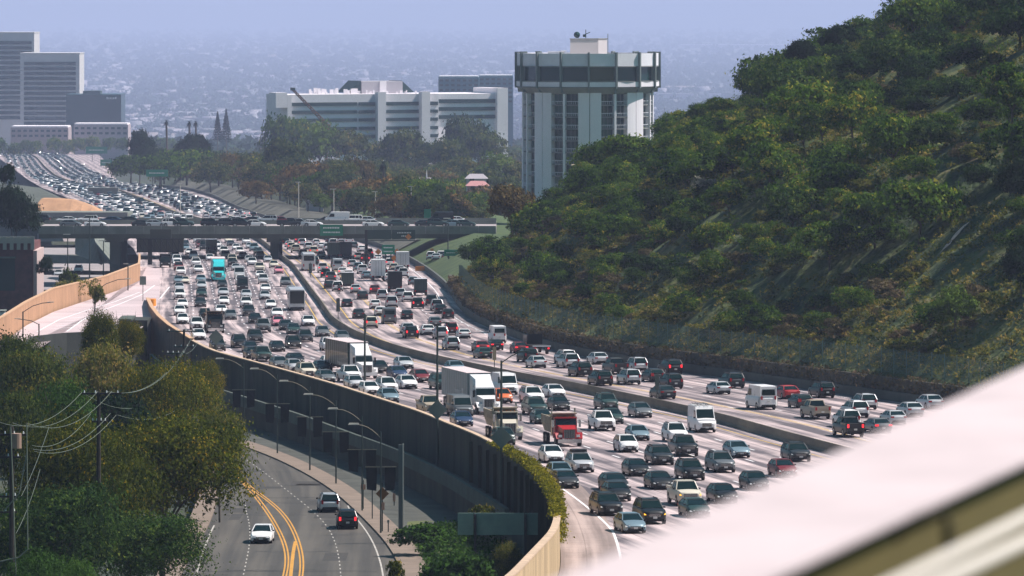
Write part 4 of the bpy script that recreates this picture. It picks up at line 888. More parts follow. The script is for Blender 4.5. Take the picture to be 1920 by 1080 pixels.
# long white building
ws = F / 2700; t = thing('white_building', 'long low white building with dark window bands and a sloped roof block', 'building', (W(740, 200, 2700).x, 2700, float(terrain_h(np.float64(2700))))); zq = lambda y: (CZ - y / ws) - t.location.z; xq = lambda x: (x - 740) / ws; t.rotation_euler = (0, 0, .42); t.scale = (1.095, 1, 1)
MB().box(xq(538), xq(822), 0, 24, 0, zq(176)).build('wall', m_white_b, t); MB().box(xq(822.2), xq(940), 4, 44, 0, zq(177)).build('wing', m_white_b, t)
MB().box(xq(517), xq(538), -3, 6, zq(200), zq(172)).build('end_tower', m_white_b, t); MB().box(xq(538.2), xq(546), -3, 12, zq(235), zq(176.5)).build('end_tower', m_white_b, t); MB().box(xq(934), xq(954), 1, 30, 0, zq(166.5)).build('end_tower', m_white_b, t)
for xa, xb in ((703, 718), (784.5, 800)): MB().box(xq(xa), xq(xb), -4, 0 - .01, 0, zq(172)).build('stair_pier', m_white_b, t)
for i, (ya, yb_) in enumerate(((191, 197.5), (206, 212), (221, 227), (237, 243), (252, 258))):
    for xa, xb in ((540, 670), (673, 702), (719, 784), (801, 820)):
        MB().box(xq(xa), xq(xb), -.6 if xa != 673 else -1.2, -.01, zq(yb_), zq(ya)).build('window_band', m_dkwin, t)
    if i < 3: MB().box(xq(824), xq(934), 3.4, 3.99, zq(yb_ - 3), zq(ya - 4)).build('window_band', m_dkwin, t)
pz = zq(176); MB().box(xq(697), xq(773), 12, 30, pz, zq(153)).build('roof_block', mat('roof_block', (.45, .42, .46), .8), t)
MB().box(xq(730), xq(742), 11.5, 12 - .01, pz, zq(152)).build('roof_pier', m_white_b, t)
for xa, xb in ((676, 697), (773, 796)):
    lo, hi = (xa, xb) if xa < 700 else (xb, xa)
    MB().add([(xq(lo), 13, zq(174)), (xq(hi), 13, zq(174)), (xq(hi), 13, zq(152)), (xq(lo), 29, zq(174)), (xq(hi), 29, zq(174)), (xq(hi), 29, zq(152))], [(0, 1, 2), (3, 5, 4), (0, 2, 5, 3), (0, 3, 4, 1), (1, 4, 5, 2)]).build('sloped_roof', m_dkwin, t)
mb = MB()
for i in range(26): x = random.uniform(595, 690); mb.box(xq(x), xq(x + random.uniform(2, 7)), 6 + i * .6, 6.5 + i * .6, pz + .01, pz + random.uniform(.8, 2.8))
for i in range(20): x = random.uniform(700, 790); mb.box(xq(x), xq(x + random.uniform(1, 4)), 5 + i * .3, 5.25 + i * .3, pz + .01, pz + random.uniform(.6, 1.8))
tag(mb.build('roof_equipment', m_white_b, t), kind='stuff')
# crane
t = thing('crane', 'orange lattice crane jib leaning over the left wing of the white building', 'crane', (W(612, 233, 2560).x, 2560, float(terrain_h(np.float64(2560))))); p0 = W(612, 233, 2560) - t.location; p1 = W(549, 168, 2560) - t.location
m_or = mat('crane_orange', (.45, .18, .10), .6); mb = MB(); dv = (p1 - p0); u = Vector((.7, 0, .7)); 
for s in (-.6, .6): mb.beam(p0 + u * s, p1 + u * s * .5, .5)
for i in range(14): mb.beam(p0 + dv * (i / 14) + u * (.6 if i % 2 else -.6), p0 + dv * ((i + 1) / 14) + u * (-.5 if i % 2 else .5), .5)
mb.build('jib', m_or, t); MB().beam(Vector((p0.x, 0, 0)), p0, 1.2).build('mast', m_or, t); MB().box(p0.x - 1.6, p0.x + 1.8, -1.5, 1.5, p0.z - 3, p0.z).build('cab', m_or, t); MB().box(p1.x - 1.1, p1.x + 1.1, -.6, .6, p1.z - .4, p1.z + .9).build('jib_head', m_gird, t)
# hazy blue glass building behind, low pink blocks, warehouses
m_blue = mat('blue_glass_wall', (.05, .16, .22), .3)
for x0_, x1_, y0_, d, lab, mm in ((822, 898, 145, 4300, 'blue glass office block behind the long white building', m_blue), (898, 962, 143, 4600, 'wider blue glass block farther right, next to the round tower', m_blue),
      (20, 128, 239, 4050, 'low pinkish building under the banded office towers', mat('pink_wall', (.36, .29, .29), .8)), (138, 240, 234, 4000, 'low pink and white shop row under the glass office', mat('pink_wall2', (.44, .36, .38), .8)),
      ):
    s = F / d; c = W((x0_ + x1_) / 2, y0_, d); gz = float(terrain_h(np.float64(d))); t = thing('office_block' if mm is m_blue else 'low_building', lab, 'building', (c.x, c.y, gz)); w = (x1_ - x0_) / s
    MB().box(-w / 2, w / 2, 0, 30, 0, c.z - gz).build('wall', mm, t); MB().box(-w / 2 + .5, w / 2 - .5, .5, 29, c.z - gz + .003, c.z - gz + 1.0).build('roof', m_white_b, t)
    mb = MB(); nn = max(3, int(w / 4))
    for i in range(nn):
        for j in range(2 if mm is not m_blue else 6): x = -w / 2 + w * (i + .2) / nn; z = c.z - gz - 3.2 - 3.6 * j; mb.box(x, x + w / nn * .6, -.15, -.01, z, z + 1.6)
    tag(mb.build('window', m_dkwin, t), kind='stuff')
# small valley houses
def house(x, y, d, w, label, roofc=(.36, .33, .36), wallc=(.55, .50, .48), h=2.4, rh=1.4, dp=5, rz=0.0):
    c = W(x, y, d); t = thing('house', label, 'house', (c.x, c.y, c.z), (0, 0, rz))
    MB().box(-w / 2, w / 2, 0, dp, -3, h).build('wall', mat('house_wall_%02d%02d' % (wallc[0] * 99, wallc[1] * 99), wallc, .85), t)
    MB().add([(-w / 2 - .5, -.5, h), (w / 2 + .5, -.5, h), (w / 2 + .5, dp + .5, h), (-w / 2 - .5, dp + .5, h), (-w / 2 + 1, dp / 2, h + rh), (w / 2 - 1, dp / 2, h + rh)], [(0, 1, 5, 4), (2, 3, 4, 5), (0, 4, 3), (1, 2, 5), (3, 2, 1, 0)]).build('roof', mat('house_roof_%02d%02d' % (roofc[0] * 99, roofc[2] * 99), roofc, .85), t)
    for i in range(max(1, int(w / 3.5))): xx = -w / 2 + 1 + i * 3.4; MB().box(xx, xx + 1.4, -.1, -.01, 1.0, 2.4).build('window', m_dkwin, t)
house(590, 378, 1650, 5, 'small pinkish house left of the slim cypress', wallc=(.62, .50, .48)); house(662, 383, 1620, 6, 'small white house under the slim cypress')
house(740, 397, 1600, 9.5, 'long low pale building right of the tall palm', wallc=(.62, .50, .48), h=2.6, rh=1.0); house(797, 355, 1850, 6, 'white house with jagged roof below the church spire'); house(805, 386, 1600, 6, 'white gabled house behind the yellow bush')
house(893, 350, 1700, 6, 'white roofed house beside the pink one left of the tower'); house(895, 364, 1650, 6, 'pinkish red house under the white roofed one', roofc=(.45, .22, .22), wallc=(.55, .30, .30))
house(878, 276, 3600, 10, 'bright white house cluster roof in the hazy middle left of the tower', roofc=(.6, .54, .57)); house(612, 292, 3200, 5, 'small bright white roof behind the eucalyptus', roofc=(.75, .75, .8))
c = W(800, 340, 1900); t = thing('church_spire', 'thin white spire rising over the valley trees', 'spire', (c.x, c.y, c.z - 5)); MB().cyl((0, 0, 0), .7, 3.5, 6).build('tower', m_white_b, t); MB().cyl((0, 0, 3.503), .5, 5.5, 6, r2=.03).build('spire', m_white_b, t)
# brick building, lower left
t = thing('brick_building', 'dark red brick building with a grey parapet at the left edge', 'building', (W(35, 500, 1000).x, 1000, zp(1000, HS))); s = F / 1000; z = lambda y: (CZ - y / s) - t.location.z; x = lambda q: (q - 35) / s
m_brick = mat('red_brick', (.13, .045, .045), .9, var=.3, scale=1.2)
MB().box(x(-60), x(62), 0, 16, 0, z(456)).build('wall', m_brick, t); MB().box(x(62.2), x(69), .3, 15, 0, z(470)).build('end_wall', mat('pale_end_wall', (.52, .40, .38), .9), t)
mb = MB().box(x(-60), x(63), -.6, -.01, z(456), z(444))
mb.build('parapet', mat('grey_parapet', (.36, .35, .31), .9), t)
for i in range(7): MB().box(x(-20 + i * 13), x(-13 + i * 13), -.75, -.02 - .6, z(468), z(444) + .1).build('corbel', mat('grey_parapet', (.36, .35, .31), .9), t)
MB().box(x(-60), x(28), -.2, -.01, z(545), z(484)).build('shopfront', m_dkwin, t); MB().box(x(-60), x(30), -1.2, -.25, z(483.9), z(481)).build('awning', m_bedge, t)
t2 = thing('white_shed', 'small white walled shed at the left edge under the brick building', 'shed', (W(0, 570, 960).x, 960, zp(960, HS))); MB().box(-5, .6, 0, 4, 0, 3.6).build('wall', m_white_b, t2); MB().box(-5.2, .8, -.2, 4.2, 3.603, 3.8).build('roof', m_bedge, t2)

# ------------------------------------------------------------------ far city filling the basin
rngn = np.random.default_rng(11)
def boxes_mesh(name, C, S, Rz, mats, midx):
    n = len(C); cube = np.array([(-1, -1, 0), (1, -1, 0), (1, 1, 0), (-1, 1, 0), (-1, -1, 1), (1, -1, 1), (1, 1, 1), (-1, 1, 1)], float)
    V = cube[None] * S[:, None, :]; c, s = np.cos(Rz)[:, None], np.sin(Rz)[:, None]; x = V[..., 0] * c - V[..., 1] * s; y = V[..., 0] * s + V[..., 1] * c
    V = np.stack([x, y, V[..., 2]], -1) + C[:, None, :]; fq = np.array([(4, 5, 6, 7), (0, 1, 5, 4), (1, 2, 6, 5), (2, 3, 7, 6), (3, 0, 4, 7)])
    Fq = (fq[None] + (np.arange(n) * 8)[:, None, None]).reshape(-1, 4); return np_mesh(name, V.reshape(-1, 3), Fq, mats, None, np.repeat(midx, 5))
def city_xy(n, d0, d1, x0, x1):
    d = d0 * (d1 / d0) ** rngn.random(n); px = rngn.uniform(x0, x1, n); return (px - 960) / F * d, d
cm = [mat('city_white', (.42, .39, .43), .8), mat('city_grey', (.28, .28, .30), .8), mat('city_tan', (.34, .29, .28), .8), mat('city_dark', (.10, .12, .13), .6)]  # colours pulled toward the haze tone, haze partly painted in
X, D = city_xy(10000, 8800, 46000, -60, 1700); dens = vnoise(X, D * .35, 260, 21); keep = (dens > .60) & (rngn.random(len(D)) > (D / 46000) ** 1.2); X, D = X[keep], D[keep]; n = len(X)
S = np.stack([rngn.uniform(7, 26, n) * (1 + (rngn.random(n) < .06) * 3), rngn.uniform(4, 10, n), rngn.uniform(3.5, 9, n) * (1 + (rngn.random(n) < .03) * 1.5)], 1); Z = np.array([float(q) for q in terrain_h(D)]) - .5
link('city_buildings', boxes_mesh('city_buildings', np.stack([X, D, Z], 1), S, rngn.uniform(-.2, .2, n), cm, rngn.choice(4, n, p=[.35, .3, .2, .15])), kind='stuff')
def lumps(name, X, D, R, m, seed):
    rng_ = np.random.default_rng(seed); n = len(X); Z = terrain_h(D); per = 26; v = rng_.normal(size=(n, per, 3)); v /= np.linalg.norm(v, axis=2)[..., None]; v[..., 2] = np.abs(v[..., 2])
    base = v * R[:, None, None] * rng_.uniform(.6, 1.05, (n, per, 1)) + np.stack([X, D, Z], 1)[:, None]; N = n * per; base = base.reshape(-1, 3); a = rng_.normal(size=(N, 3)); a /= np.linalg.norm(a, axis=1)[:, None]; b = np.cross(a, rng_.normal(size=(N, 3))); b /= np.linalg.norm(b, axis=1)[:, None]
    k = np.repeat(R, per)[:, None] * .5; V = np.stack([base + a * k, base + b * k, base - a * k], 1).reshape(-1, 3); return link(name, np_mesh(name, V, np.arange(N * 3).reshape(-1, 3), m, rng_.uniform(0, .8, N)), kind='stuff')
X, D = city_xy(26000, 4300, 50000, -60, 1700); keep = (rngn.random(len(D)) > (D / 50000) ** 1.5) & ~((X < cR(np.minimum(D, 5000)) + 30) & (D < 5000)); lumps('city_trees', X[keep], D[keep], rngn.uniform(4, 9, keep.sum()) * (1 + D[keep] / 22000), foliage_mat('city_leaves', (.03, .06, .05), (.08, .12, .09), (.14, .15, .10)), 4)  # leaf colours paled and blued to paint in distance haze
X, D = city_xy(1500, 2750, 4400, 200, 1000); keep = X > cR(D) + 40; lumps('wood', X[keep], D[keep], rngn.uniform(5, 9, keep.sum()), fm_mid, 6)
# dense bright blocks and lots (places the photo singles out)
def lot(x0, x1, y0, y1, n, smin, smax, seed, name='parked_rows'):
    r = np.random.default_rng(seed); y = r.uniform(y0, y1, n); d = (128.5 if True else 0) / y * F + 0 * y; H = CZ - float(terrain_h(np.float64(9000))); d = H / y * F; X = (r.uniform(x0, x1, n) - 960) / F * d
    S = np.stack([r.uniform(smin, smax, n), r.uniform(smin, smax, n) * 2, r.uniform(1.5, 4.5, n)], 1) * 1.9; link(name, boxes_mesh(name, np.stack([X, d, np.full(n, CZ - H)], 1), S, r.uniform(-.3, .3, n), cm, r.choice(4, n, p=[.6, .25, .1, .05])), kind='stuff')
lot(228, 312, 217, 250, 420, 1.0, 3.2, 1); lot(172, 245, 118, 178, 150, 5, 14, 2, 'city_buildings'); lot(322, 395, 200, 218, 60, 2, 7, 3, 'city_buildings'); lot(430, 480, 210, 222, 40, 2, 7, 4, 'city_buildings'); lot(330, 980, 125, 150, 60, 6, 16, 5, 'city_buildings'); lot(360, 470, 78, 92, 50, 12, 30, 6, 'city_buildings')
d = 250.0 / 90 * F; t = thing('warehouse', 'very long pale warehouse roof low in the haze right of the round tower', 'building', ((1377 - 960) / F * d, d, -100.5)); MB().box(-275, 275, 0, 60, 0, 16).build('wall', cm[0], t); MB().box(-276, 276, -1, 61, 16.003, 20).build('roof', mat('bright_roof', (.8, .74, .76), .7), t)
d = 250.0 / 186 * F
for (xa, xb, lab) in ((1232, 1262, 'low white building in haze just right of the tower'), (1268, 1300, 'second low white building in haze right of the tower'), (1330, 1352, 'white hazy block close to the ridge trees right of the tower')):
    t = thing('low_building', lab, 'building', (((xa + xb) / 2 - 960) / F * d, d, -100.5)); w = (xb - xa) / F * d; MB().box(-w / 2, w / 2, 0, 20, 0, 13).build('wall', cm[0], t); MB().box(-w / 2 - .5, w / 2 + .5, -.5, 20.5, 13.003, 15).build('roof', cm[0], t)
# ------------------------------------------------------------------ vehicles (local +Y is forward, z 0 is the road)
PAINT = {'white': (.78, .78, .78), 'silver': (.55, .57, .59), 'grey': (.15, .165, .175), 'dark grey': (.022, .026, .03), 'black': (.006, .007, .009), 'blue': (.03, .06, .13), 'steel blue': (.20, .29, .34),
         'red': (.42, .02, .025), 'dark red': (.16, .015, .02), 'green': (.05, .08, .065), 'tan': (.38, .32, .24), 'teal': (.03, .55, .58), 'pink': (.62, .22, .28), 'orange': (.65, .14, .03), 'yellow': (.65, .40, .05), 'cream': (.60, .56, .46), 'dark green': (.02, .05, .045), 'brown': (.13, .08, .05)}
PM = {k: mat('paint_' + k.replace(' ', '_'), c, .38 if k not in ('cream', 'tan') else .5, coat=.25, metal=.35 if k in ('silver', 'grey', 'steel blue', 'blue') else 0) for k, c in PAINT.items()}
m_glass = mat('car_glass', (.004, .014, .014), .1, spec=.45); m_trim = mat('black_trim', (.012, .012, .013), .6); m_tyre = mat('tyre', (.012, .012, .012), .85); m_rim = mat('rim', (.35, .36, .37), .35, metal=.8)
m_head = mat('headlight_glass', (.75, .76, .74), .15, spec=.8); m_tail = mat('tail_light_glass', (.42, .015, .02), .25); m_plate = mat('number_plate', (.6, .6, .58), .5); m_grille = mat('grille', (.02, .02, .02), .4); m_chrome = mat('chrome', (.6, .6, .6), .2, metal=1)
m_amber = mat('amber_lamp', (1, .42, .03), .3, emit=1.3); m_marker = mat('marker_lens', (.55, .16, .03), .3); m_brake = mat('brake_light_lit', (1, .03, .04), .3, emit=.9); m_headlit = mat('headlight_lit', (1, .95, .85), .3, emit=2.6)
# length, width, body height to belt, roof height, ground clearance; greenhouse: rear base, rear top, front top, front base (as y), hood height at nose, deck height at tail
VT = {
 'sedan':   dict(L=4.75, W=1.84, belt=.98, roof=1.45, gc=.18, g=(-1.95, -1.25, .35, 1.25), nose=.74, tail=1.0, wr=.33),
 'hatchback': dict(L=4.2, W=1.78, belt=1.0, roof=1.50, gc=.18, g=(-2.02, -1.55, .35, 1.2), nose=.78, tail=1.0, wr=.32),
 'suv':     dict(L=4.75, W=1.93, belt=1.12, roof=1.74, gc=.24, g=(-2.28, -1.9, .35, 1.12), nose=.98, tail=1.1, wr=.37),
 'minivan': dict(L=5.05, W=1.98, belt=1.10, roof=1.78, gc=.2, g=(-2.42, -2.15, .65, 1.6), nose=.88, tail=1.1, wr=.34),
 'van':     dict(L=5.6, W=2.03, belt=1.35, roof=2.45, gc=.25, g=(-2.75, -2.70, 1.25, 2.0), nose=1.05, tail=1.35, wr=.36),
 'pickup':  dict(L=5.6, W=2.0, belt=1.22, roof=1.88, gc=.34, g=(-.75, -.55, .75, 1.35), nose=1.12, tail=1.22, wr=.40),
 'coupe':   dict(L=4.5, W=1.82, belt=.93, roof=1.34, gc=.15, g=(-1.9, -1.05, .2, 1.15), nose=.7, tail=.95, wr=.33)}
def body_mesh(kind, lod=0):
    p = VT[kind]; L, Wd, bl, rf, gc = p['L'], p['W'] / 2, p['belt'], p['roof'], p['gc']; g = p['g']; mb = MB(); h = L / 2
    st = [(-h, .80, p['tail'] - .22, gc + .28), (-h + .10, .93, p['tail'] - .05, gc + .08), (-h + .5, 1.0, p['tail'], gc), (g[0] + .1, 1.0, bl, gc), (0, 1.0, bl, gc), (g[3], 1.0, bl - .02, gc), (g[3] + (h - g[3]) * .55, .99, (bl + p['nose']) / 2 + .02, gc), (h - .32, .95, p['nose'] + .02, gc), (h - .10, .86, p['nose'] - .06, gc + .06), (h, .70, p['nose'] - .2, gc + .2)]
    rows = []
    for y, ws, zt, zb in st:
        w = Wd * ws; zm = zb + (zt - zb) * .45
        half = [(w * .90, zb), (w, zb + .12), (w * 1.0, zm), (w * .985, zt - .12), (w * .90, zt), (w * .45, zt + .035), (0, zt + .05)]
        rows.append([(x, y, z) for x, z in half] + [(-x, y, z) for x, z in half[-2::-1]])
    mb.grid(rows, 0); n = len(rows[0]); mb.add(rows[0], [tuple(range(n))], 0); mb.add(rows[-1], [tuple(range(n))[::-1]], 0)
    mb.box(-Wd * .86, Wd * .86, -h + .15, h - .15, gc - .02, gc + .05, 1)
    # bumper valance and sills in trim
    mb.box(-Wd * .66, Wd * .66, h - .12, h + .012, gc + .1, gc + .26, 1); mb.box(-Wd * .7, Wd * .7, -h - .012, -h + .1, gc + .14, gc + .3, 1)
    # cabin core, roof, pillars
    wb, wr = Wd * .90, Wd * .70 if kind not in ('van',) else Wd * .86
    b = [(-wb, g[0]), (wb, g[0]), (wb, g[3]), (-wb, g[3])]; r_ = [(-wr, g[1]), (wr, g[1]), (wr, g[2]), (-wr, g[2])]; zr = rf - .05
    core = [(x * .985, y, bl - .02) for x, y in b] + [(x * .985, y, zr) for x, y in r_]
    mb.hexa(core, 0 if kind == 'van' else 1)
    mb.hexa([(x, y, zr - .02) for x, y in r_] + [(x * .9, y * .94 + .02, rf) for x, y in r_], 0)
    def pil(p0, p1, w=.07): mb.beam(p0, p1, w, w * 1.1, 0)
    for s in (-1, 1):
        pil((s * wb, g[0], bl), (s * wr, g[1], zr)); pil((s * wb, g[3], bl - .02), (s * wr, g[2], zr)); ym = (g[1] + g[2]) / 2 - .05
        pil((s * wb, ym, bl), (s * wr, ym, zr), .06); mb.beam((s * wr, g[1], zr), (s * wr, g[2], zr), .07, .07, 0)
        if kind in ('suv', 'minivan'): ym = g[1] + .55; pil((s * wb, ym, bl), (s * wr, ym, zr), .09)
        for y in (-L * .30, L * .305):               # wheel arches
            mb.cyl((s * (Wd - .115) - (.115 if s < 0 else 0) * 0 - .06, y, p['wr']), p['wr'] + .07, .12 + .06, 14, 1, 'x') if False else mb.cyl((s * Wd - (.13 if s > 0 else -.0) , y, p['wr'] + .02), p['wr'] + .06, .13 if s > 0 else .13, 14, 1, 'x') if s > 0 else mb.cyl((-Wd - .0, y, p['wr'] + .02), p['wr'] + .06, .13, 14, 1, 'x')
    if kind == 'suv':
        for s in (-1, 1): mb.beam((s * wr * .92, g[1] + .2, rf + .05), (s * wr * .92, g[2] - .2, rf + .05), .05, .06, 1)
    if kind == 'pickup':                              # open bed
        mb.box(-Wd * .78, Wd * .78, -h + .12, g[0] - .12, bl + .03, bl + .06, 1)
        for s in (-1, 1): mb.box(s * Wd * .93 - .06, s * Wd * .93 + .06, -h + .05, g[0] - .05, bl - .05, bl + .14, 0)
        mb.box(-Wd * .9, Wd * .9, -h + .0, -h + .1, bl - .3, bl + .12, 0)
    return mb
def quad_glass(a, b, c, d, off):
    a, b, c, d = map(Vector, (a, b, c, d)); n = (b - a).cross(d - a).normalized() * off; mb = MB(); return mb.hexa([a, b, c, d, a + n, b + n, c + n, d + n])
def glass_parts(kind):
    p = VT[kind]; Wd = p['W'] / 2; bl, rf = p['belt'], p['roof']; g = p['g']; wb, wr = Wd * .90, Wd * .70 if kind != 'van' else Wd * .86; zr = rf - .06; out = {}
    f = lambda lo, hi, t: lo + (hi - lo) * t
    out['windscreen'] = quad_glass((wb * .93, g[3] - .0, bl + .02), (-wb * .93, g[3], bl + .02), (-wr * .93, f(g[3], g[2], .93), f(bl, zr, .93) if kind != 'van' else 1.35 + .75), (wr * .93, f(g[3], g[2], .93), f(bl, zr, .93) if kind != 'van' else 1.35 + .75), .02) if kind != 'van' else quad_glass((wb * .93, 2.0, bl + .02), (-wb * .93, 2.0, bl + .02), (-wb * .9, 1.46, bl + .80), (wb * .9, 1.46, bl + .80), .04)
    if kind != 'van': out['rear_window'] = quad_glass((-wb * .9, g[0], f(bl, zr, .12)), (wb * .9, g[0] + 0, f(bl, zr, .12)), (wr * .9, f(g[0], g[1], .9), f(bl, zr, .92)), (-wr * .9, f(g[0], g[1], .9), f(bl, zr, .92)), .03)
    else: out['rear_window'] = quad_glass((-wb * .8, g[0] - .01, bl + .15), (wb * .8, g[0] - .01, bl + .15), (wb * .76, g[0] + .02, bl + .75), (-wb * .76, g[0] + .02, bl + .75), .02)
    for s, nm in ((1, 'side_window'), (-1, 'side_window.001')):
        t0, t1 = .1, .88
        if kind == 'van': q = ((s * wb, .55, bl + .05), (s * wb, 1.75, bl + .05), (s * wb * .98, 1.35, bl + .7), (s * wb * .98, .55, bl + .7))
        else: q = ((s * f(wb, wr, t0), f(g[0], g[1], t0) + .15, f(bl, zr, t0)), (s * f(wb, wr, t0), f(g[3], g[2], t0) - .15, f(bl, zr, t0)), (s * f(wb, wr, t1), f(g[3], g[2], t1) - .12, f(bl, zr, t1)), (s * f(wb, wr, t1), f(g[1], g[0], .1) + .12, f(bl, zr, t1)))
        out[nm] = quad_glass(*(q if s > 0 else q[::-1]), .012 if kind != 'van' else .03)
    return out
def wheel_mesh(r, w=.22): return MB().cyl((-w / 2, 0, 0), r, w, 18, 0, 'x')
def rim_mesh(r, w=.22): return MB().cyl((-w / 2 - .008, 0, 0), r * .62, w + .016, 14, 0, 'x').cyl((-w / 2 - .014, 0, 0), r * .2, w + .028, 8, 1, 'x')
RIMS = {}
MESH = {}
def car_template(kind):
    if kind in MESH: return MESH[kind]
    p = VT[kind]; L, Wd = p['L'], p['W'] / 2; h = L / 2; parts = [('body', body_mesh(kind).mesh('body', [PM['white'], m_trim], 35), (0, 0, 0))]
    for k, mb in glass_parts(kind).items(): parts.append((k.split('.')[0], mb.mesh(k.split('.')[0], m_glass), (0, 0, 0)))
    zn = p['nose']; big_ = kind in ('suv', 'pickup', 'van')
    hl = MB().hexa([(-.20, -.16, -.07), (.20, -.10, -.06), (.20, .0, -.05), (-.20, .05, -.07), (-.20, -.2, .08), (.20, -.14, .06), (.18, -.05, .04), (-.20, .0, .07)]).mesh('headlight', m_head)
    hl2 = MB().hexa([(.20, -.16, -.07), (.20, .05, -.07), (-.20, .0, -.05), (-.20, -.10, -.06), (.20, -.2, .08), (.20, .0, .07), (-.18, -.05, .04), (-.20, -.14, .06)]).mesh('headlight', m_head)
    zl = zn - (.16 if not big_ else .22); parts += [('headlight', hl2, (-Wd * .68, h - .045, zl)), ('headlight', hl, (Wd * .68, h - .045, zl))]
    tz = p['tail'] - (.18 if kind in ('sedan', 'coupe') else .12); th = .08 if kind in ('sedan', 'coupe') else .17
    tl = MB().box(-.17 if kind in ('sedan', 'coupe', 'hatchback') else -.10, .17 if kind in ('sedan', 'coupe', 'hatchback') else .10, -.06, .12, -th, th).mesh('tail_light', m_tail)
    parts += [('tail_light', tl, (-Wd * .74, -h + .045, tz)), ('tail_light', tl, (Wd * .74, -h + .045, tz))]
    gr = MB(); gw = Wd * (.46 if kind != 'pickup' else .56); gh = .10 if not big_ else .17
    gr.box(-gw, gw, -.03, .03, -gh, gh, 0)
    for i in range(2 if not big_ else 3): zz = -gh + (i + 1) * 2 * gh / (3 if not big_ else 4); gr.box(-gw, gw, .03, .04, zz - .012, zz + .012, 1)
    parts.append(('grille', gr.mesh('grille', [m_grille, m_chrome]), (0, h + .005, zn - .26 if not big_ else zn - .30)))
    pl = MB().box(-.16, .16, -.015, .015, -.08, .08).mesh('number_plate', m_plate); parts += [('number_plate', pl, (0, -h - .02, p['tail'] - .45)), ('number_plate', pl, (0, h + .03, p['gc'] + .27))]
    mr = MB().hexa([(-.09, -.05, -.05), (.09, -.05, -.05), (.09, .07, -.04), (-.09, .07, -.04), (-.09, -.05, .08), (.09, -.05, .09), (.07, .05, .07), (-.07, .05, .06)]).mesh('mirror', m_trim)
    for s in (-1, 1): parts.append(('mirror', mr, (s * (Wd + .06), p['g'][3] - .30, p['belt'] + .04)))
    wm = wheel_mesh(p['wr']).mesh('wheel', m_tyre); RIMS[wm.name] = rim_mesh(p['wr']).mesh('rim', [m_rim, m_tyre])
    for s in (-1, 1):
        for y in (-L * .30, L * .305): parts.append(('wheel', wm, (s * (Wd - .10), y, p['wr'])))
    if kind == 'suv' or kind == 'minivan': pass
    MESH[kind] = parts; return parts
def low_template(kind):                               # far cars: body, windows, lights only
    key = kind + '_low'
    if key in MESH: return MESH[key]
    p = VT[kind]; L, Wd = p['L'], p['W'] / 2; h = L / 2; mb = body_mesh(kind)
    for s in (-1, 1):
        for y in (-L * .30, L * .305): mb.cyl((s * (Wd - .1) - .1, y, p['wr']), p['wr'], .2, 10, 1, 'x')
    gl = MB()
    for k, g in glass_parts(kind).items(): gl.add(g.v, g.f)
    lt = MB(); zl = p['nose'] - .16
    for s in (-1, 1): lt.box(s * Wd * .68 - .2, s * Wd * .68 + .2, h - .15, h + .01, zl - .07, zl + .07, 0); lt.box(s * Wd * .74 - .15, s * Wd * .74 + .15, -h - .01, -h + .12, p['tail'] - .28, p['tail'] - .08, 1)
    MESH[key] = [('body', mb.mesh('body', [PM['white'], m_trim], 35), (0, 0, 0)), ('windows', gl.mesh('windows', m_glass), (0, 0, 0)), ('lights', lt.mesh('lights', [m_head, m_tail]), (0, 0, 0))]
    return MESH[key]
def put_parts(root, parts, paint, brake=False, lit=False, amber=False):
    for nm, me, loc in parts:
        o = link(nm, me, root, loc)
        if nm == 'wheel': link('rim', RIMS[me.name], o)
        if nm in ('body', 'cab', 'trailer', 'bed', 'hood') : o.material_slots[0].link = 'OBJECT'; o.material_slots[0].material = PM[paint]
        if brake and nm == 'tail_light': o.material_slots[0].link = 'OBJECT'; o.material_slots[0].material = m_brake
        if brake and nm == 'lights': o.material_slots[1].link = 'OBJECT'; o.material_slots[1].material = m_brake
        if (lit or amber) and nm == 'headlight': o.material_slots[0].link = 'OBJECT'; o.material_slots[0].material = m_amber if amber else m_headlit
# ---- placement on the freeway
def slope_rot(dx, dy, sgn): return (SL * 1.0 * (1 if sgn < 0 else -1), 0, math.atan2(-dx, dy))
VEH = []       # photo x, photo y, word, colour, root, side
def place(x, y, side, L=4.7, H=HF, dirx=None):
    d = depth(y, H); X = (x - 960) / F * d; sgn = -1 if side == 'n' else 1
    if dirx is not None: k = dirx
    elif side == 'n': k = float(tangent(cM, d, 12)) * .75 + float(tangent(cL, d, 12)) * .25 if d > 520 else float(tangent(cM, max(d, 530), 12))
    else: k = float(tangent(cM, d, 12)) * .5 + float(tangent(cR, max(d, 600), 12)) * .5
    cy = d + L / 2; cx = X + k * L / 2
    return Vector((cx, cy, zp(cy, H) + .01)), slope_rot(k * sgn, sgn, sgn)
NAMES = {'sedan': 'sedan', 'suv': 'suv', 'pickup': 'pickup_truck', 'van': 'panel_van', 'hatchback': 'hatchback', 'minivan': 'minivan', 'coupe': 'coupe'}
WORD = {'sedan': 'sedan', 'suv': 'sport utility car', 'pickup': 'pickup truck', 'van': 'high roofed van', 'hatchback': 'hatchback', 'minivan': 'minivan', 'coupe': 'coupe'}
CATG = {'sedan': 'car', 'suv': 'car', 'pickup': 'pickup truck', 'van': 'van', 'hatchback': 'car', 'minivan': 'car', 'coupe': 'car'}
GN, GS = 'northbound traffic facing the camera', 'southbound traffic seen from behind'
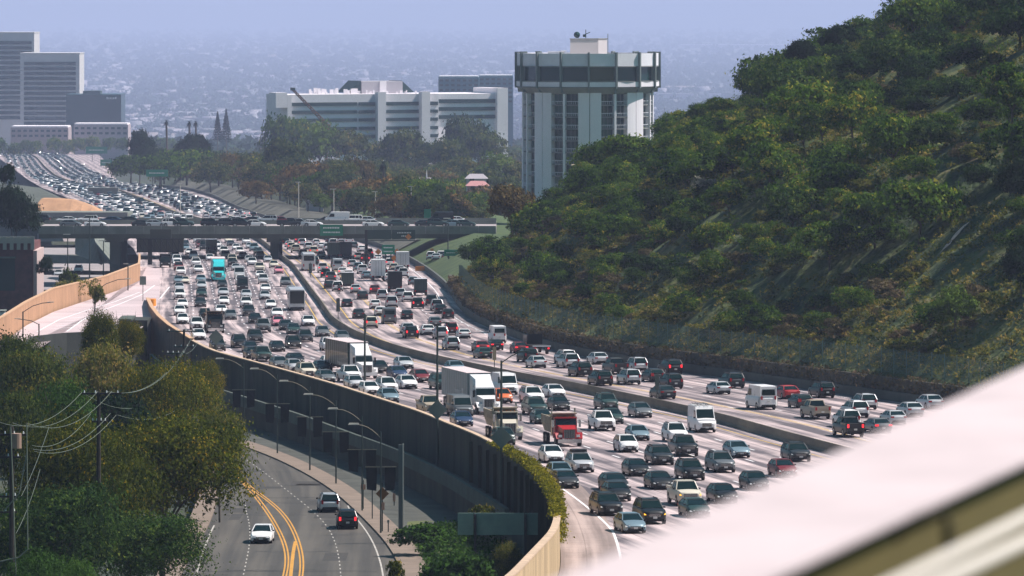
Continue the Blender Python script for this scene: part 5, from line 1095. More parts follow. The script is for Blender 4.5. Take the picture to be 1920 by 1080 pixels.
def car(x, y, kind, paint, side, extra='', low=False, brake=False, lit=False, amber=False, H=HF, dirx=None, group=None, label=None):
    loc, rot = place(x, y, side, VT[kind]['L'], H, dirx); r = thing(NAMES[kind], label, CATG[kind], loc, rot, group or (GN if side == 'n' else GS))
    put_parts(r, low_template(kind) if low else car_template(kind), paint, brake, lit, amber); VR = random.Random(int(x * 7 + y * 13)); r.scale = (VR.uniform(.96, 1.04), VR.uniform(.93, 1.06), VR.uniform(.95, 1.05))
    VEH.append([x, y, WORD[kind], paint, r, side, extra, label is None]); return r
def vthing(name, x, y, side, L, label, cat='truck', **k):
    loc, rot = place(x, y, side, L, **k); r = thing(name, label, cat, loc, rot, GN if side == 'n' else GS); VEH.append([x, y, name.replace('_', ' '), '', r, side, '', False]); return r
big_wheel = wheel_mesh(.52, .32).mesh('wheel', m_tyre); big_rim = rim_mesh(.52, .32).mesh('rim', [m_rim, m_tyre])
def wheels(r, ys, w=1.1, rad_=.52):
    for y in ys:
        for s in (-1, 1): o = link('wheel', big_wheel, r, (s * w, y, .52)); link('rim', big_rim, o)
# ---- trucks
def cab_conventional(r, y0, paint, sleeper=True, fair=True, hood_paint=None, stacks=False, square=False):
    # y0 = front bumper; cab behind it
    P = PM[paint]; HP = PM[hood_paint or paint]; zt = 2.35 if not square else 2.2
    mb = MB(); w0, w1 = (.62, .98) if not square else (.62, .85)
    mb.hexa([(-w0, y0, .75), (w0, y0, .75), (w1, y0 - 1.9, .75), (-w1, y0 - 1.9, .75), (-w0, y0 - .05, 1.65), (w0, y0 - .05, 1.65), (w1, y0 - 1.9, 1.95), (-w1, y0 - 1.9, 1.95)]); mb.build('hood', HP, r)
    for s in (-1, 1):
        mb = MB(); pts = [(s * 1.05, y0 + .0 - .05, .75), (s * 1.12, y0 - .45, 1.25), (s * 1.12, y0 - 1.2, 1.25), (s * 1.1, y0 - 1.7, .8)]
        for a, b in zip(pts[:-1], pts[1:]): mb.beam(a, b, .42, .12)
        mb.box(s * .86 - .22, s * .86 + .22, y0 - .9, y0 - .15, .62, 1.15); mb.build('fender', HP, r)
        MB().box(-.17, .17, -.08, .05, -.12, .12).build('headlight', m_head, r, loc=(s * .86, y0 - .13, 1.02))
    MB().box(-1.12, 1.12, y0 - .1, y0 + .12, .38, .72).build('bumper', m_chrome if square else P, r)
    mb = MB().box(-w0 * .85, w0 * .85, y0 + .0, y0 + .05, .8, 1.62, 0)
    for i in range(7): xx = -w0 * .8 + i * w0 * 1.6 / 6; mb.box(xx - .015, xx + .015, y0 + .05, y0 + .07, .82, 1.6, 1)
    mb.build('grille', [m_grille, m_chrome], r)
    yc = y0 - 1.9; ch = 2.75 if not square else 2.65
    MB().hexa([(-1.08, yc, .8), (1.08, yc, .8), (1.08, yc - 1.5, .8), (-1.08, yc - 1.5, .8), (-1.05, yc - .35, ch), (1.05, yc - .35, ch), (1.05, yc - 1.5, ch), (-1.05, yc - 1.5, ch)]).build('cab', P, r)
    quad_glass((1.0, yc - .01, 1.95), (-1.0, yc - .01, 1.95), (-.98, yc - .32, 2.62), (.98, yc - .32, 2.62), .03).build('windscreen', m_glass, r)
    for s in (-1, 1):
        q = ((s * 1.085, yc - 1.25, 1.8), (s * 1.085, yc - .2, 1.8), (s * 1.065, yc - .4, 2.5), (s * 1.065, yc - 1.25, 2.5)); quad_glass(*(q if s > 0 else q[::-1]), .02).build('side_window', m_glass, r)
        mb = MB().box(s * 1.3 - .11, s * 1.3 + .11, yc + .02, yc + .1, 1.75, 2.45).beam((s * 1.08, yc, 2.4), (s * 1.25, yc + .05, 2.4), .05); mb.build('mirror', m_trim if not square else m_chrome, r)
        if stacks: MB().cyl((s * 1.12, yc - 1.65, .9), .09, 2.6, 10).build('exhaust_stack', m_chrome, r)
    if sleeper: MB().box(-1.12, 1.12, yc - 3.2, yc - 1.5 - .01, .85, 3.0).build('sleeper', P, r)
    if fair: MB().hexa([(-1.0, yc - .45, ch + .01), (1.0, yc - .45, ch + .01), (1.12, yc - 3.2, ch + .26), (-1.12, yc - 3.2, ch + .26), (-.85, yc - 1.3, 3.55), (.85, yc - 1.3, 3.55), (1.1, yc - 3.2, 4.0), (-1.1, yc - 3.2, 4.0)]).build('roof_fairing', P, r, smooth=None)
    if square:
        MB().box(-1.05, 1.05, yc - .42, yc - .05, ch - .08, ch + .03).build('sun_visor', P, r)
        for i in range(5): MB().box(-.05, .05, 0, .1, 0, .07).build('marker_lamp', m_marker, r, loc=(-.8 + .4 * i, yc - .5, ch + .035))
    return yc
def semi(x, y, side, paint, tpaint, label, TL=14.5, text=False):
    L = 20.5; r = vthing('semi_truck', x, y, side, L, label); y0 = L / 2; yc = cab_conventional(r, y0, paint)
    yt = yc - 3.6; MB().box(-1.29, 1.29, yt - TL, yt, 1.2, 4.1).build('trailer', PM[tpaint] if tpaint != 'grey' else mat('trailer_grey', (.34, .36, .35), .6, var=.06, scale=3, coord='Object'), r)
    MB().box(-1.31, 1.31, yt - TL - .03, yt + .03, 4.1 + .003, 4.14).build('trailer_roof', mat('trailer_roof', (.62, .52, .52) if tpaint != 'dark green' else (.30, .27, .20), .7), r)
    mb = MB()
    for i in range(12):
        yy = yt - .4 - i * (TL - .8) / 11
        for s in (-1, 1): mb.box(s * 1.3 - .01, s * 1.3 + .01, yy - .03, yy + .03, 1.25, 4.05)
    tag(mb.build('trailer_rib', PM['silver'], r), kind='stuff')
    MB().box(-.5, .5, yt - TL + .5, yc - 1, .75, 1.15).build('chassis', m_trim, r)
    if text:
        mb = MB(); yy = yt - 2.2
        for wd in (.9, .25, .5, .5, .55, .45, .5): mb.box(1.30, 1.33, yy - wd, yy, 1.75, 2.15 + (.25 if wd > .8 else 0)) ; mb.box(-1.33, -1.30, yy - wd, yy, 1.75, 2.1 + (.3 if wd > .8 else 0)); yy -= wd + .2
        mb.build('lettering', m_plate, r)
    wheels(r, [y0 - .95, yc - 2.9, yc - 4.1, yt - TL + 1.2, yt - TL + 2.4]); return r
def dump_truck(x, y, side, paint, bed, label, square=True, hood=None):
    L = 8.8; r = vthing('dump_truck', x, y, side, L, label); y0 = L / 2; yc = cab_conventional(r, y0, paint, False, False, hood, True, True); yb_ = yc - 1.75
    bm = mat('truck_bed_' + bed.replace(' ', '_'), PAINT[bed], .7, var=.25, scale=1.2, coord='Object'); B = MB(); y1 = -L / 2
    B.hexa([(-1.0, y1 + .2, 1.1), (1.0, y1 + .2, 1.1), (1.0, yb_, 1.1), (-1.0, yb_, 1.1), (-1.25, y1, 1.9), (1.25, y1, 1.9), (1.25, yb_, 1.9), (-1.25, yb_, 1.9)])
    for s in (-1, 1): B.hexa([(s * 1.25 - .05, y1, 1.9), (s * 1.25 + .05, y1, 1.9), (s * 1.25 + .05, yb_, 1.9), (s * 1.25 - .05, yb_, 1.9), (s * 1.25 - .05, y1, 2.7), (s * 1.25 + .05, y1, 2.7), (s * 1.25 + .05, yb_, 2.7), (s * 1.25 - .05, yb_, 2.7)])
    B.box(-1.2, 1.2, yb_ - .08, yb_, 1.9, 3.0); B.box(-1.2, 1.2, y1, y1 + .08, 1.9, 2.6); B.box(-1.2, 1.2, yb_, yb_ + .9, 2.95, 3.05)
    for i in range(5):
        for s in (-1, 1): yy = y1 + .3 + i * (yb_ - y1 - .6) / 4; B.box(s * 1.31 - .03, s * 1.31 + .03, yy - .06, yy + .06, 1.9, 2.7)
    B.build('bed', bm, r); MB().box(-.45, .45, y1 + .5, yc - .5, .7, 1.05).build('chassis', m_trim, r); wheels(r, [y0 - .95, y1 + 1.3, y1 + 2.6]); return r
def cube_truck(x, y, side, cabp, boxp, label, L=7.5, bw=1.22, bh=3.5, name='box_truck'):
    r = vthing(name, x, y, side, L, label); h = L / 2
    bm = mat('cargo_box_' + boxp.replace(' ', '_'), PAINT[boxp], .55, var=.05, scale=1.5, coord='Object')
    MB().box(-bw, bw, -h, h - 2.3, .95, bh).build('cargo_box', bm, r); MB().box(-bw - .02, bw + .02, -h - .02, h - 2.28, bh + .003, bh + .06).build('box_roof', PM['white'] if boxp not in ('black',) else m_trim, r)
    mb = MB(); mb.box(-bw * .93, bw * .93, -h - .03, -h - .005, 1.05, bh - .15, 0); mb.box(-.015, .015, -h - .05, -h - .035, 1.05, bh - .15, 1)
    for s in (-.5, .5): mb.box(s - .02, s + .02, -h - .06, -h - .035, 1.05, bh - .2, 1)
    mb.build('rear_door', [bm, m_trim], r)
    MB().hexa([(-1.0, h - 2.2, .5), (1.0, h - 2.2, .5), (1.0, h, .5), (-1.0, h, .5), (-.98, h - 2.2, 2.2), (.98, h - 2.2, 2.2), (.96, h - .75, 2.2), (-.96, h - .75, 2.2)]).build('cab', PM[cabp], r)
    quad_glass((.9, h - .33, 1.25), (-.9, h - .33, 1.25), (-.88, h - .70, 2.1), (.88, h - .70, 2.1), .04).build('windscreen', m_glass, r)
    for s in (-1, 1):
        q = ((s * 1.0, h - 1.9, 1.3), (s * 1.0, h - .7, 1.3), (s * .985, h - .95, 2.05), (s * .985, h - 1.9, 2.05)); quad_glass(*(q if s > 0 else q[::-1]), .03).build('side_window', m_glass, r)
        MB().box(-.15, .15, -.06, .05, -.1, .1).build('headlight', m_head, r, loc=(s * .75, h - .02, .85)); MB().box(-.12, .12, -.06, .03, -.12, .12).build('tail_light', m_tail, r, loc=(s * (bw - .16), -h - .02, .86))
        MB().box(s * 1.2 - .08, s * 1.2 + .08, h - .75, h - .68, 1.4, 1.95).beam((s * .98, h - .8, 1.8), (s * 1.14, h - .72, 1.8), .04).build('mirror', m_trim, r)
    MB().box(-.6, .6, h - .04, h + .03, .72, 1.05).build('grille', m_grille, r); MB().box(-1.0, 1.0, h - .1, h + .08, .4, .62).build('bumper', m_trim, r); MB().box(-.45, .45, -h + .1, h - 1, .6, .94).build('chassis', m_trim, r); MB().box(-bw * .95, bw * .95, -h - .1, -h, .5, .65).build('rear_bumper', m_trim, r)
    wheels(r, [h - 1.0, -h + 1.6], .95); return r
def coach(x, y, side, paint, label, L=12.0, low=.45):
    r = vthing('coach', x, y, side, L, label, 'bus'); h = L / 2
    mb = MB(); rows = []
    for yy, ws, zt in ((-h, .93, 3.3), (-h + .3, 1, 3.5), (h - .5, 1, 3.5), (h, .93, 3.35)):
        w = 1.28 * ws; rows.append([(w * .95, yy, .35), (w, yy, .5), (w, yy, 3.1), (w * .9, yy, zt), (-w * .9, yy, zt), (-w, yy, 3.1), (-w, yy, .5), (-w * .95, yy, .35), (w * .95, yy, .35)])
    mb.grid(rows); mb.add(rows[0][:8], [tuple(range(8))]); mb.add(rows[-1][:8], [tuple(range(8))[::-1]]); mb.build('body', PM[paint], r)
    MB().box(-1.12, 1.12, h - .02, h + .03, 1.15, 3.15).build('windscreen', m_glass, r); MB().box(-1.0, 1.0, -h - .03, -h + .02, 2.0, 3.0).build('rear_window', m_glass, r)
    for s in (-1, 1):
        for i in range(7): yy = -h + .5 + i * 1.6; MB().box(s * 1.285 - .012, s * 1.285 + .012, yy, yy + 1.5, 1.6, 2.8).build('side_window', m_glass, r)
        MB().box(-.2, .2, -.06, .04, -.1, .1).build('headlight', m_head, r, loc=(s * .9, h + .01, .8)); MB().box(-.12, .12, -.05, .05, -.25, .25).build('tail_light', m_tail, r, loc=(s * 1.0, -h - .01, 1.1))
        MB().box(s * 1.45 - .07, s * 1.45 + .07, h + .1, h + .2, 2.1, 2.7).beam((s * 1.2, h, 2.9), (s * 1.42, h + .15, 2.7), .05).build('mirror', m_trim, r)
    MB().box(-1.1, 1.1, h - .03, h + .06, .35, .6).build('bumper', m_trim, r); wheels(r, [h - 2.6, -h + 2.8, -h + 1.5], 1.1); return r
# ---- northbound, named
N = [(1192,1001,'sedan','steel blue',''),(1229,984,'suv','black','amber'),(1147,968,'suv','black',''),(1165,941,'sedan','black',''),(1160,922,'sedan','dark grey',''),(1245,919,'sedan','black',''),(1296,950,'pickup','cream','amber'),(1313,972,'sedan','dark green',''),
 (1365,945,'sedan','black',''),(1425,921,'sedan','dark grey',''),(1304,902,'suv','black',''),(1201,894,'sedan','black',''),(1361,887,'suv','grey',''),(1391,859,'sedan','steel blue',''),(1246,873,'suv','dark grey',''),(1291,857,'pickup','black',''),(1274,830,'suv','white',''),
 (1181,849,'hatchback','white',''),(1203,827,'sedan','steel blue',''),(1137,809,'pickup','white',''),(1155,796,'sedan','dark green',''),(1146,770,'suv','dark green',''),(1209,784,'sedan','grey',''),(1042,869,'sedan','white',''),(1096,887,'suv','silver','roofbox'),(1068,917,'sedan','dark grey',''),(1058,903,'sedan','steel blue',''),
 (1503,867,'suv','dark grey',''),(1478,896,'sedan','dark red',''),(1006,757,'suv','white',''),(1047,746,'sedan','white',''),(1011,779,'suv','dark green',''),(1056,771,'sedan','black',''),(1022,796,'sedan','dark green',''),(948,757,'hatchback','orange',''),
 (872,800,'sedan','blue',''),(950,835,'hatchback','dark green',''),(835,731,'suv','dark green',''),(814,778,'pickup','tan',''),(795,718,'sedan','dark red',''),(770,730,'sedan','white',''),(752,710,'sedan','blue',''),(764,692,'sedan','silver',''),(664,718,'pickup','white',''),(860,700,'sedan','steel blue',''),
 (733,738,'suv','white',''),(735,756,'sedan','steel blue',''),(699,741,'hatchback','white',''),(671,729,'hatchback','silver',''),(717,700,'sedan','black',''),(581,709,'suv','cream',''),(556,697,'hatchback','silver',''),(559,684,'sedan','black',''),(529,692,'sedan','grey',''),(497,679,'pickup','dark green',''),(477,673,'sedan','dark grey',''),(472,661,'sedan','black',''),
 (451,653,'suv','black',''),(411,659,'suv','dark grey',''),(481,643,'suv','dark grey',''),(523,660,'sedan','black',''),(553,654,'suv','black','lit'),(575,642,'suv','dark grey',''),(552,627,'sedan','dark green',''),(495,624,'pickup','grey',''),(537,620,'sedan','dark grey',''),(607,632,'sedan','grey',''),(619,658,'suv','white',''),
 (579,612,'sedan','white',''),(624,690,'sedan','white',''),(611,699,'sedan','dark grey',''),(617,718,'sedan','grey',''),(644,641,'sedan','grey',''),(523,612,'sedan','pink',''),(520,596,'sedan','white',''),(479,607,'sedan','black',''),(467,593,'suv','dark grey',''),(433,600,'sedan','grey',''),(374,638,'sedan','white',''),(370,619,'suv','white',''),
 (343,608,'sedan','white',''),(337,592,'sedan','white',''),(342,578,'sedan','white',''),(337,562,'suv','white',''),(336,547,'sedan','silver',''),(335,533,'sedan','steel blue',''),(346,533,'sedan','cream',''),(378,558,'sedan','dark green',''),(378,543,'sedan','silver',''),(377,530,'sedan','steel blue',''),(372,513,'suv','white',''),
 (420,573,'sedan','white',''),(419,556,'sedan','silver',''),(417,541,'sedan','dark grey',''),(415,590,'sedan','white',''),(462,577,'suv','white',''),(462,560,'sedan','silver',''),(455,547,'van','black',''),(449,524,'van','silver',''),(494,533,'suv','silver',''),(497,562,'sedan','silver',''),(508,580,'sedan','white',''),(498,548,'sedan','white',''),(536,538,'suv','grey',''),(547,552,'sedan','silver',''),(523,514,'sedan','pink',''),(487,510,'pickup','cream',''),(385,600,'suv','black',''),(376,576,'sedan','dark grey','')]
for x, y, k, c, e in N:
    r = car(x, y, k, c, 'n', low=y < 560, amber=e == 'amber', lit=e == 'lit')
    if e == 'roofbox': VEH[-1][6] = 'with a dark roof rack box'; MB().box(-.65, .65, -1.3, .1, 1.80, 2.02).build('roof_box', m_trim, r)
r = car(1326, 812, 'van', 'white', 'n'); VEH[-1][6] = 'with ladders on its roof'; mb = MB()
for s in (-.5, .3): mb.beam((s, -2.2, 2.62), (s, 1.3, 2.62), .06); mb.beam((s + .35, -2.2, 2.62), (s + .35, 1.3, 2.62), .06)
for i in range(10): mb.box(-.5, -.15, -2 + i * .35, -1.95 + i * .35, 2.6, 2.64)
for yy in (-1.8, 0.9): mb.box(-.9, .9, yy, yy + .06, 2.5, 2.57)
mb.build('ladder_rack', m_chrome, r)
car(957, 741, 'van', 'white', 'n'); r = car(871, 781, 'van', 'grey', 'n'); r.scale = (1, 1, .86)
semi(918, 778, 'n', 'white', 'grey', 'white semi truck pulling a long grey trailer with faint white lettering', 15, True)
semi(690, 711, 'n', 'white', 'dark green', 'white semi truck pulling a dark green trailer, nearest the wall', 14)
dump_truck(1068, 838, 'n', 'red', 'tan', 'red dump truck with a chrome grille and tan dump bed'); dump_truck(957, 826, 'n', 'cream', 'tan', 'cream white dump truck with a dark grille beside the ivy topped wall')
dump_truck(404, 625, 'n', 'black', 'brown', 'black dump truck with a tan load in the left lanes'); coach(557, 583, 'n', 'silver', 'silver coach with a big dark windscreen in the middle lanes')
semi(410, 528, 'n', 'teal', 'white', 'turquoise semi truck with a white trailer near the overpass', 14); cube_truck(397, 480, 'n', 'white', 'white', 'white box truck in the left lanes just past the overpass')
cube_truck(310, 502, 'n', 'black', 'black', 'black truck with yellow lights at the left edge of the lanes', 6, 1.1, 2.6)
# ---- southbound, named
S = [(1359,740,'sedan','silver',''),(1383,729,'suv','dark grey',''),(1487,749,'sedan','red',''),(1511,766,'hatchback','dark grey',''),(1553,747,'suv','black',''),(1632,769,'suv','silver',''),(1615,784,'suv','white',''),(1599,803,'suv','white',''),(1605,821,'pickup','black','brake'),(1657,813,'sedan','grey','brake'),(1687,797,'sedan','silver',''),(1719,783,'sedan','silver',''),(1756,768,'sedan','silver',''),(1543,787,'pickup','tan',''),
 (1068,683,'suv','white',''),(1074,691,'suv','silver',''),(1129,684,'sedan','silver',''),(1098,707,'suv','black',''),(1136,724,'suv','black',''),(1166,703,'pickup','dark grey',''),(1203,699,'suv','silver',''),(1190,722,'suv','silver',''),(1234,717,'hatchback','dark grey',''),(1267,703,'suv','black','brake'),(1269,730,'suv','dark grey',''),(1254,749,'sedan','dark grey',''),
 (773,635,'suv','black','brake'),(804,629,'sedan','white',''),(829,637,'suv','silver','brake'),(848,628,'suv','dark red','brake'),(872,635,'coupe','white',''),(850,657,'suv','silver',''),(937,644,'van','white',''),(906,661,'sedan','dark red','brake'),(933,657,'sedan','black','brake'),(912,673,'sedan','dark green',''),(979,663,'sedan','dark red','brake'),(997,680,'suv','black',''),(1014,691,'sedan','silver',''),
 (617,542,'sedan','black',''),(667,550,'sedan','silver','brake'),(680,562,'sedan','dark grey',''),(651,576,'coupe','black',''),(703,551,'sedan','dark red','brake'),(717,563,'suv','silver',''),(735,577,'minivan','silver',''),(704,580,'sedan','white',''),(714,593,'sedan','white',''),(673,598,'sedan','dark grey',''),(697,616,'suv','cream','brake'),(731,608,'van','grey',''),(764,599,'sedan','black',''),(784,579,'suv','black','brake'),(765,566,'suv','white',''),(751,558,'hatchback','silver',''),(810,573,'suv','dark grey',''),(820,583,'suv','silver',''),(827,589,'sedan','black',''),(841,598,'hatchback','dark grey',''),(817,613,'sedan','grey',''),(766,626,'sedan','silver','')]
for x, y, k, c, e in S: car(x, y, k, c, 's', low=y < 575, brake=e == 'brake')
car(1441, 769, 'van', 'white', 's')
cube_truck(652, 542, 's', 'green', 'green', 'grey green box truck beside the median near the motorcycle', 6.2, 1.1, 2.9); cube_truck(741, 548, 's', 'black', 'black', 'tall black box truck in the southbound lanes', 8); cube_truck(710, 527, 's', 'white', 'white', 'white box truck with a pale roof, tallest in the southbound lanes', 9, 1.25, 3.9)
cube_truck(789, 555, 's', 'black', 'dark green', 'dark green box truck near the right merging lane', 6, 1.1, 2.9); cube_truck(756, 506, 's', 'white', 'silver', 'silver box truck near the orange construction signs', 8); coach(579, 508, 's', 'silver', 'pale grey coach seen from behind beside the median sign', 11)
cube_truck(626, 486, 's', 'green', 'green', 'grey green box truck under the overpass beside the black one', 8); cube_truck(649, 486, 's', 'black', 'black', 'black box truck under the overpass right of the green one', 8)
r = vthing('tow_truck', 1016, 665, 's', 8.0, 'black flatbed tow truck with a white edged bed by the bank wall'); MB().box(-1.0, 1.0, 1.2, 3.9, .6, 2.3).build('cab', PM['black'], r); MB().box(-.9, .9, 1.13, 1.19, 1.4, 2.1).build('rear_window', m_glass, r); MB().box(-1.2, 1.2, -4, 1.0, .95, 1.15).build('bed', m_trim, r); MB().box(-1.22, 1.22, -4.06, -4.002, 1.0, 1.2).build('bed_edge', PM['white'], r)
MB().box(-1.0, 1.0, .8, .95, 1.16, 2.5).build('headboard', m_trim, r); wheels(r, [2.7, -2.4], 1.0)
for s in (-1, 1): MB().box(-.12, .12, -.05, .03, -.1, .1).build('tail_light', m_brake, r, loc=(s * .9, -4.03, .8))
# motorcyclist
loc, rot = place(636, 551, 's', 2.1); r = thing('motorcycle', 'small black motorcycle ridden between the lanes beside the median', 'motorcycle', loc, rot)
for yy in (-.75, .75): MB().cyl((-.06, yy, .32), .32, .12, 14, axis='x').build('wheel', m_tyre, r)
MB().hexa([(-.14, -.6, .45), (.14, -.6, .45), (.14, .5, .45), (-.14, .5, .45), (-.12, -.8, .85), (.12, -.8, .85), (.16, .4, .95), (-.16, .4, .95)]).build('body', PM['black'], r); MB().tube([(-.38, .35, 1.05), (0, .5, 1.0), (.38, .35, 1.05)], .025).tube([(0, .5, 1.0), (0, .75, .35)], .04).build('handlebar', m_trim, r); MB().box(-.08, .08, -.88, -.8, .75, .85).build('tail_light', m_brake, r)
def person(name, label, loc, rot, joints, edges, radii, m, parts):
    t = thing(name, label, 'person', loc, rot); me = bpy.data.meshes.new('body'); me.from_pydata(joints, edges, []); o = link('body', me, t); me.materials.append(m)
    sk = o.modifiers.new('skin', 'SKIN'); sk.use_smooth_shade = True
    for i, v in enumerate(me.skin_vertices[0].data): v.radius = (radii[i], radii[i])
    me.skin_vertices[0].data[0].use_root = True; o.modifiers.new('sub', 'SUBSURF').levels = 1
    for nm, mb, mm in parts: mb.build(nm, mm, t, smooth=60)
    return t
J = [(0, -.35, .92), (0, -.25, 1.2), (0, -.12, 1.42), (0, -.05, 1.55), (0, -.02, 1.66), (0, 0, 1.76), (.2, -.14, 1.4), (.3, .08, 1.2), (.34, .36, 1.1), (-.2, -.14, 1.4), (-.3, .08, 1.2), (-.34, .36, 1.1), (.17, -.3, .9), (.22, .1, .82), (.2, -.1, .42), (-.17, -.3, .9), (-.22, .1, .82), (-.2, -.1, .42), (.2, .08, .34), (-.2, .08, .34)]
E = [(0, 1), (1, 2), (2, 3), (3, 4), (4, 5), (2, 6), (6, 7), (7, 8), (2, 9), (9, 10), (10, 11), (0, 12), (12, 13), (13, 14), (0, 15), (15, 16), (16, 17), (14, 18), (17, 19)]
RD_ = [.16, .15, .16, .06, .09, .09, .07, .055, .04, .07, .055, .04, .1, .075, .055, .1, .075, .055, .045, .045]
person('person', 'motorcycle rider in dark clothes and a dark helmet, seen from behind', loc, rot, J, E, RD_, mat('rider_jacket', (.02, .02, .022), .8), [('helmet', MB().cyl((0, -.02, 1.6), .13, .12, 12, r2=.145).cyl((0, -.02, 1.72), .145, .09, 12, r2=.08), PM['black'])])
# ---- street vehicles
car(489, 1020, 'sedan', 'white', 'n', H=HS, dirx=.02, label='white sedan driving toward the camera on the lower street', group='cars on the lower street'); car(619, 962, 'suv', 'silver', 's', H=HS, dirx=-.10, label='silver wagon going away on the lower street ahead of the black one', group='cars on the lower street')
car(652, 993, 'suv', 'black', 's', H=HS, dirx=-.06, brake=True, label='black sport utility car with red lights on the lower street', group='cars on the lower street')
car(146, 512, 'suv', 'white', 'n', H=HS, dirx=0, low=True, label='white car on the lower street left of the overpass pier', group='cars on the lower street'); car(108, 518, 'sedan', 'silver', 'n', H=HS, dirx=0, low=True, label='silver car half hidden by the round golden bush', group='cars on the lower street')
# ---- overpass traffic, side on
rng = random.Random(31)
def side_car(px, py, kind, paint, label, dr=1):
    s_ = F / (BD + (3.5 if py > 420 else 22)); yy = BD + (3.5 if py > 420 else 22); r = thing(NAMES[kind], label, CATG[kind], ((px - 960) / F * yy, yy, bz(426) + .01), (0, 0, -dr * math.pi / 2), 'traffic on the overpass')
    put_parts(r, car_template(kind), paint); VEH.append([px, py, WORD[kind], paint, r, 'o', '', label is None]); return r
for i, (px, kd, c) in enumerate([(134,'sedan','grey'),(180,'sedan','white'),(268,'sedan','dark grey'),(290,'sedan','silver'),(325,'suv','white'),(345,'suv','dark green'),(398,'suv','black'),(408,'sedan','silver'),(430,'suv','dark grey'),(452,'suv','black'),(478,'sedan','white'),(545,'pickup','dark grey'),(562,'suv','silver'),(585,'sedan','white'),(700,'sedan','white'),(745,'sedan','dark green'),(800,'sedan','dark grey'),(822,'suv','dark green'),(850,'sedan','steel blue'),(872,'sedan','dark green')]):
    side_car(px + rng.uniform(-2, 2), 425, kd, c, None, 1)
for i, (px, kd, c) in enumerate([(75,'suv','dark grey'),(125,'sedan','white'),(165,'suv','white'),(205,'sedan','blue'),(240,'sedan','dark grey'),(470,'sedan','dark grey'),(500,'suv','silver'),(520,'sedan','dark red'),(630,'van','white'),(658,'minivan','white'),(685,'sedan','silver'),(828,'van','black'),(850,'sedan','white'),(610,'sedan','dark grey'),(440,'sedan','white')]):
    side_car(px + rng.uniform(-2, 2), 414, kd, c, None, -1)
# ---- the packed traffic under and beyond the overpass
PALN = ['white'] * 24 + ['silver'] * 8 + ['steel blue'] * 3 + ['grey'] * 3 + ['dark grey'] * 4 + ['black'] * 3 + ['dark green'] + ['cream'] * 2 + ['dark red']
taken = [(v[0], v[1]) for v in VEH if v[5] in 'ns']; count = 0
fill = []
for side, lanes in (('n', [-4.0 - 3.75 * k for k in range(6)]), ('s', [5.0 + 3.75 * k for k in range(5)])):
    for k, off in enumerate(lanes):
        d = 905 + rng.uniform(0, 25) if side == 'n' else 985 + rng.uniform(0, 25)
        while d < 4700:
            X = float(cM(d)) + off + rng.uniform(-.35, .35); px = 960 + X / d * F; py = 205 + HF / d * F
            lim = float(cL(d)) + 2.2 if side == 'n' else float(cR(d)) - 2.2
            if (X > lim if side == 'n' else X < lim) and -20 < px < 960 and not any(abs(px - a) < 15 and abs(py - b) < 9 for a, b in taken): fill.append((d, px, py, side))
            d += rng.uniform(20, 42) if d < 1700 else rng.uniform(22, 42)
fill.sort(); far = []
for i, (d, px, py, side) in enumerate(fill):
    kind = rng.choices(['sedan', 'suv', 'hatchback', 'minivan', 'pickup', 'van'], [8, 7, 3, 2, 2, 1])[0]; paint = rng.choice(PALN)
    if i < 210 and py > 352: 
        zone = 'just before the overpass' if d < BD else ('shortly beyond the overpass' if py > 385 else 'on the far bend beyond the overpass')
        lab = f"{paint} {WORD[kind]} in the packed {'northbound' if side == 'n' else 'southbound'} lanes {zone}"
        r = car(px, py, kind, paint, side, low=True, brake=side == 's' and rng.random() < .3, label=lab, group=f"packed {'northbound' if side == 'n' else 'southbound'} traffic {zone}")
    else: far.append((d, px, side, kind, paint))
V8, F8, M8 = [], [], []; pal = ['white', 'silver', 'steel blue', 'grey', 'dark grey', 'black', 'dark red']; pidx = {c: min(range(7), key=lambda j: sum((PAINT[c][q] - PAINT[pal[j]][q]) ** 2 for q in range(3))) for c in PAINT}
for d, px, side, kind, paint in far:
    X = (px - 960) / F * d; p = VT[kind]; w, h = p['W'] / 2, p['L'] / 2; k = float(tangent(cM, d, 30)); a = math.atan(k); z = zp(d) + .01; sg = -1 if side == 'n' else 1
    def T(x, y, zz): y *= sg; return (X + x * math.cos(a) + y * math.sin(a), d - x * math.sin(a) + y * math.cos(a), z + zz)
    o = len(V8); V8 += [T(x, y, zz) for x, y, zz in ((-w, -h, .3), (w, -h, .3), (w, h, .3), (-w, h, .3), (-w, -h, p['tail']), (w, -h, p['tail']), (w, p['g'][3], p['belt']), (-w, p['g'][3], p['belt']), (w, h, p['nose']), (-w, h, p['nose']), (-w * .75, p['g'][1], p['roof']), (w * .75, p['g'][1], p['roof']), (w * .75, p['g'][2], p['roof']), (-w * .75, p['g'][2], p['roof']))]
    for f, m_ in (((0, 1, 5, 4), 0), ((2, 3, 9, 8), 0), ((1, 2, 8, 5), 0), ((3, 0, 4, 9), 0), ((7, 6, 8, 9), 0), ((4, 5, 11, 10), 1), ((5, 6, 12, 11), 1), ((6, 7, 13, 12), 1), ((7, 4, 10, 13), 1), ((10, 11, 12, 13), 0)):
        F8.append([i + o for i in f]); M8.append(7 if m_ else pidx[paint])
if V8: tag(link('far_traffic', np_mesh('far_traffic', np.array(V8), np.array(F8), [PM[c] for c in pal] + [m_glass], None, np.array(M8)), kind='stuff'), 'hundreds of tiny cars packed on the far bend of the freeway', 'traffic')
print('cars', len(VEH), 'far', len(far))
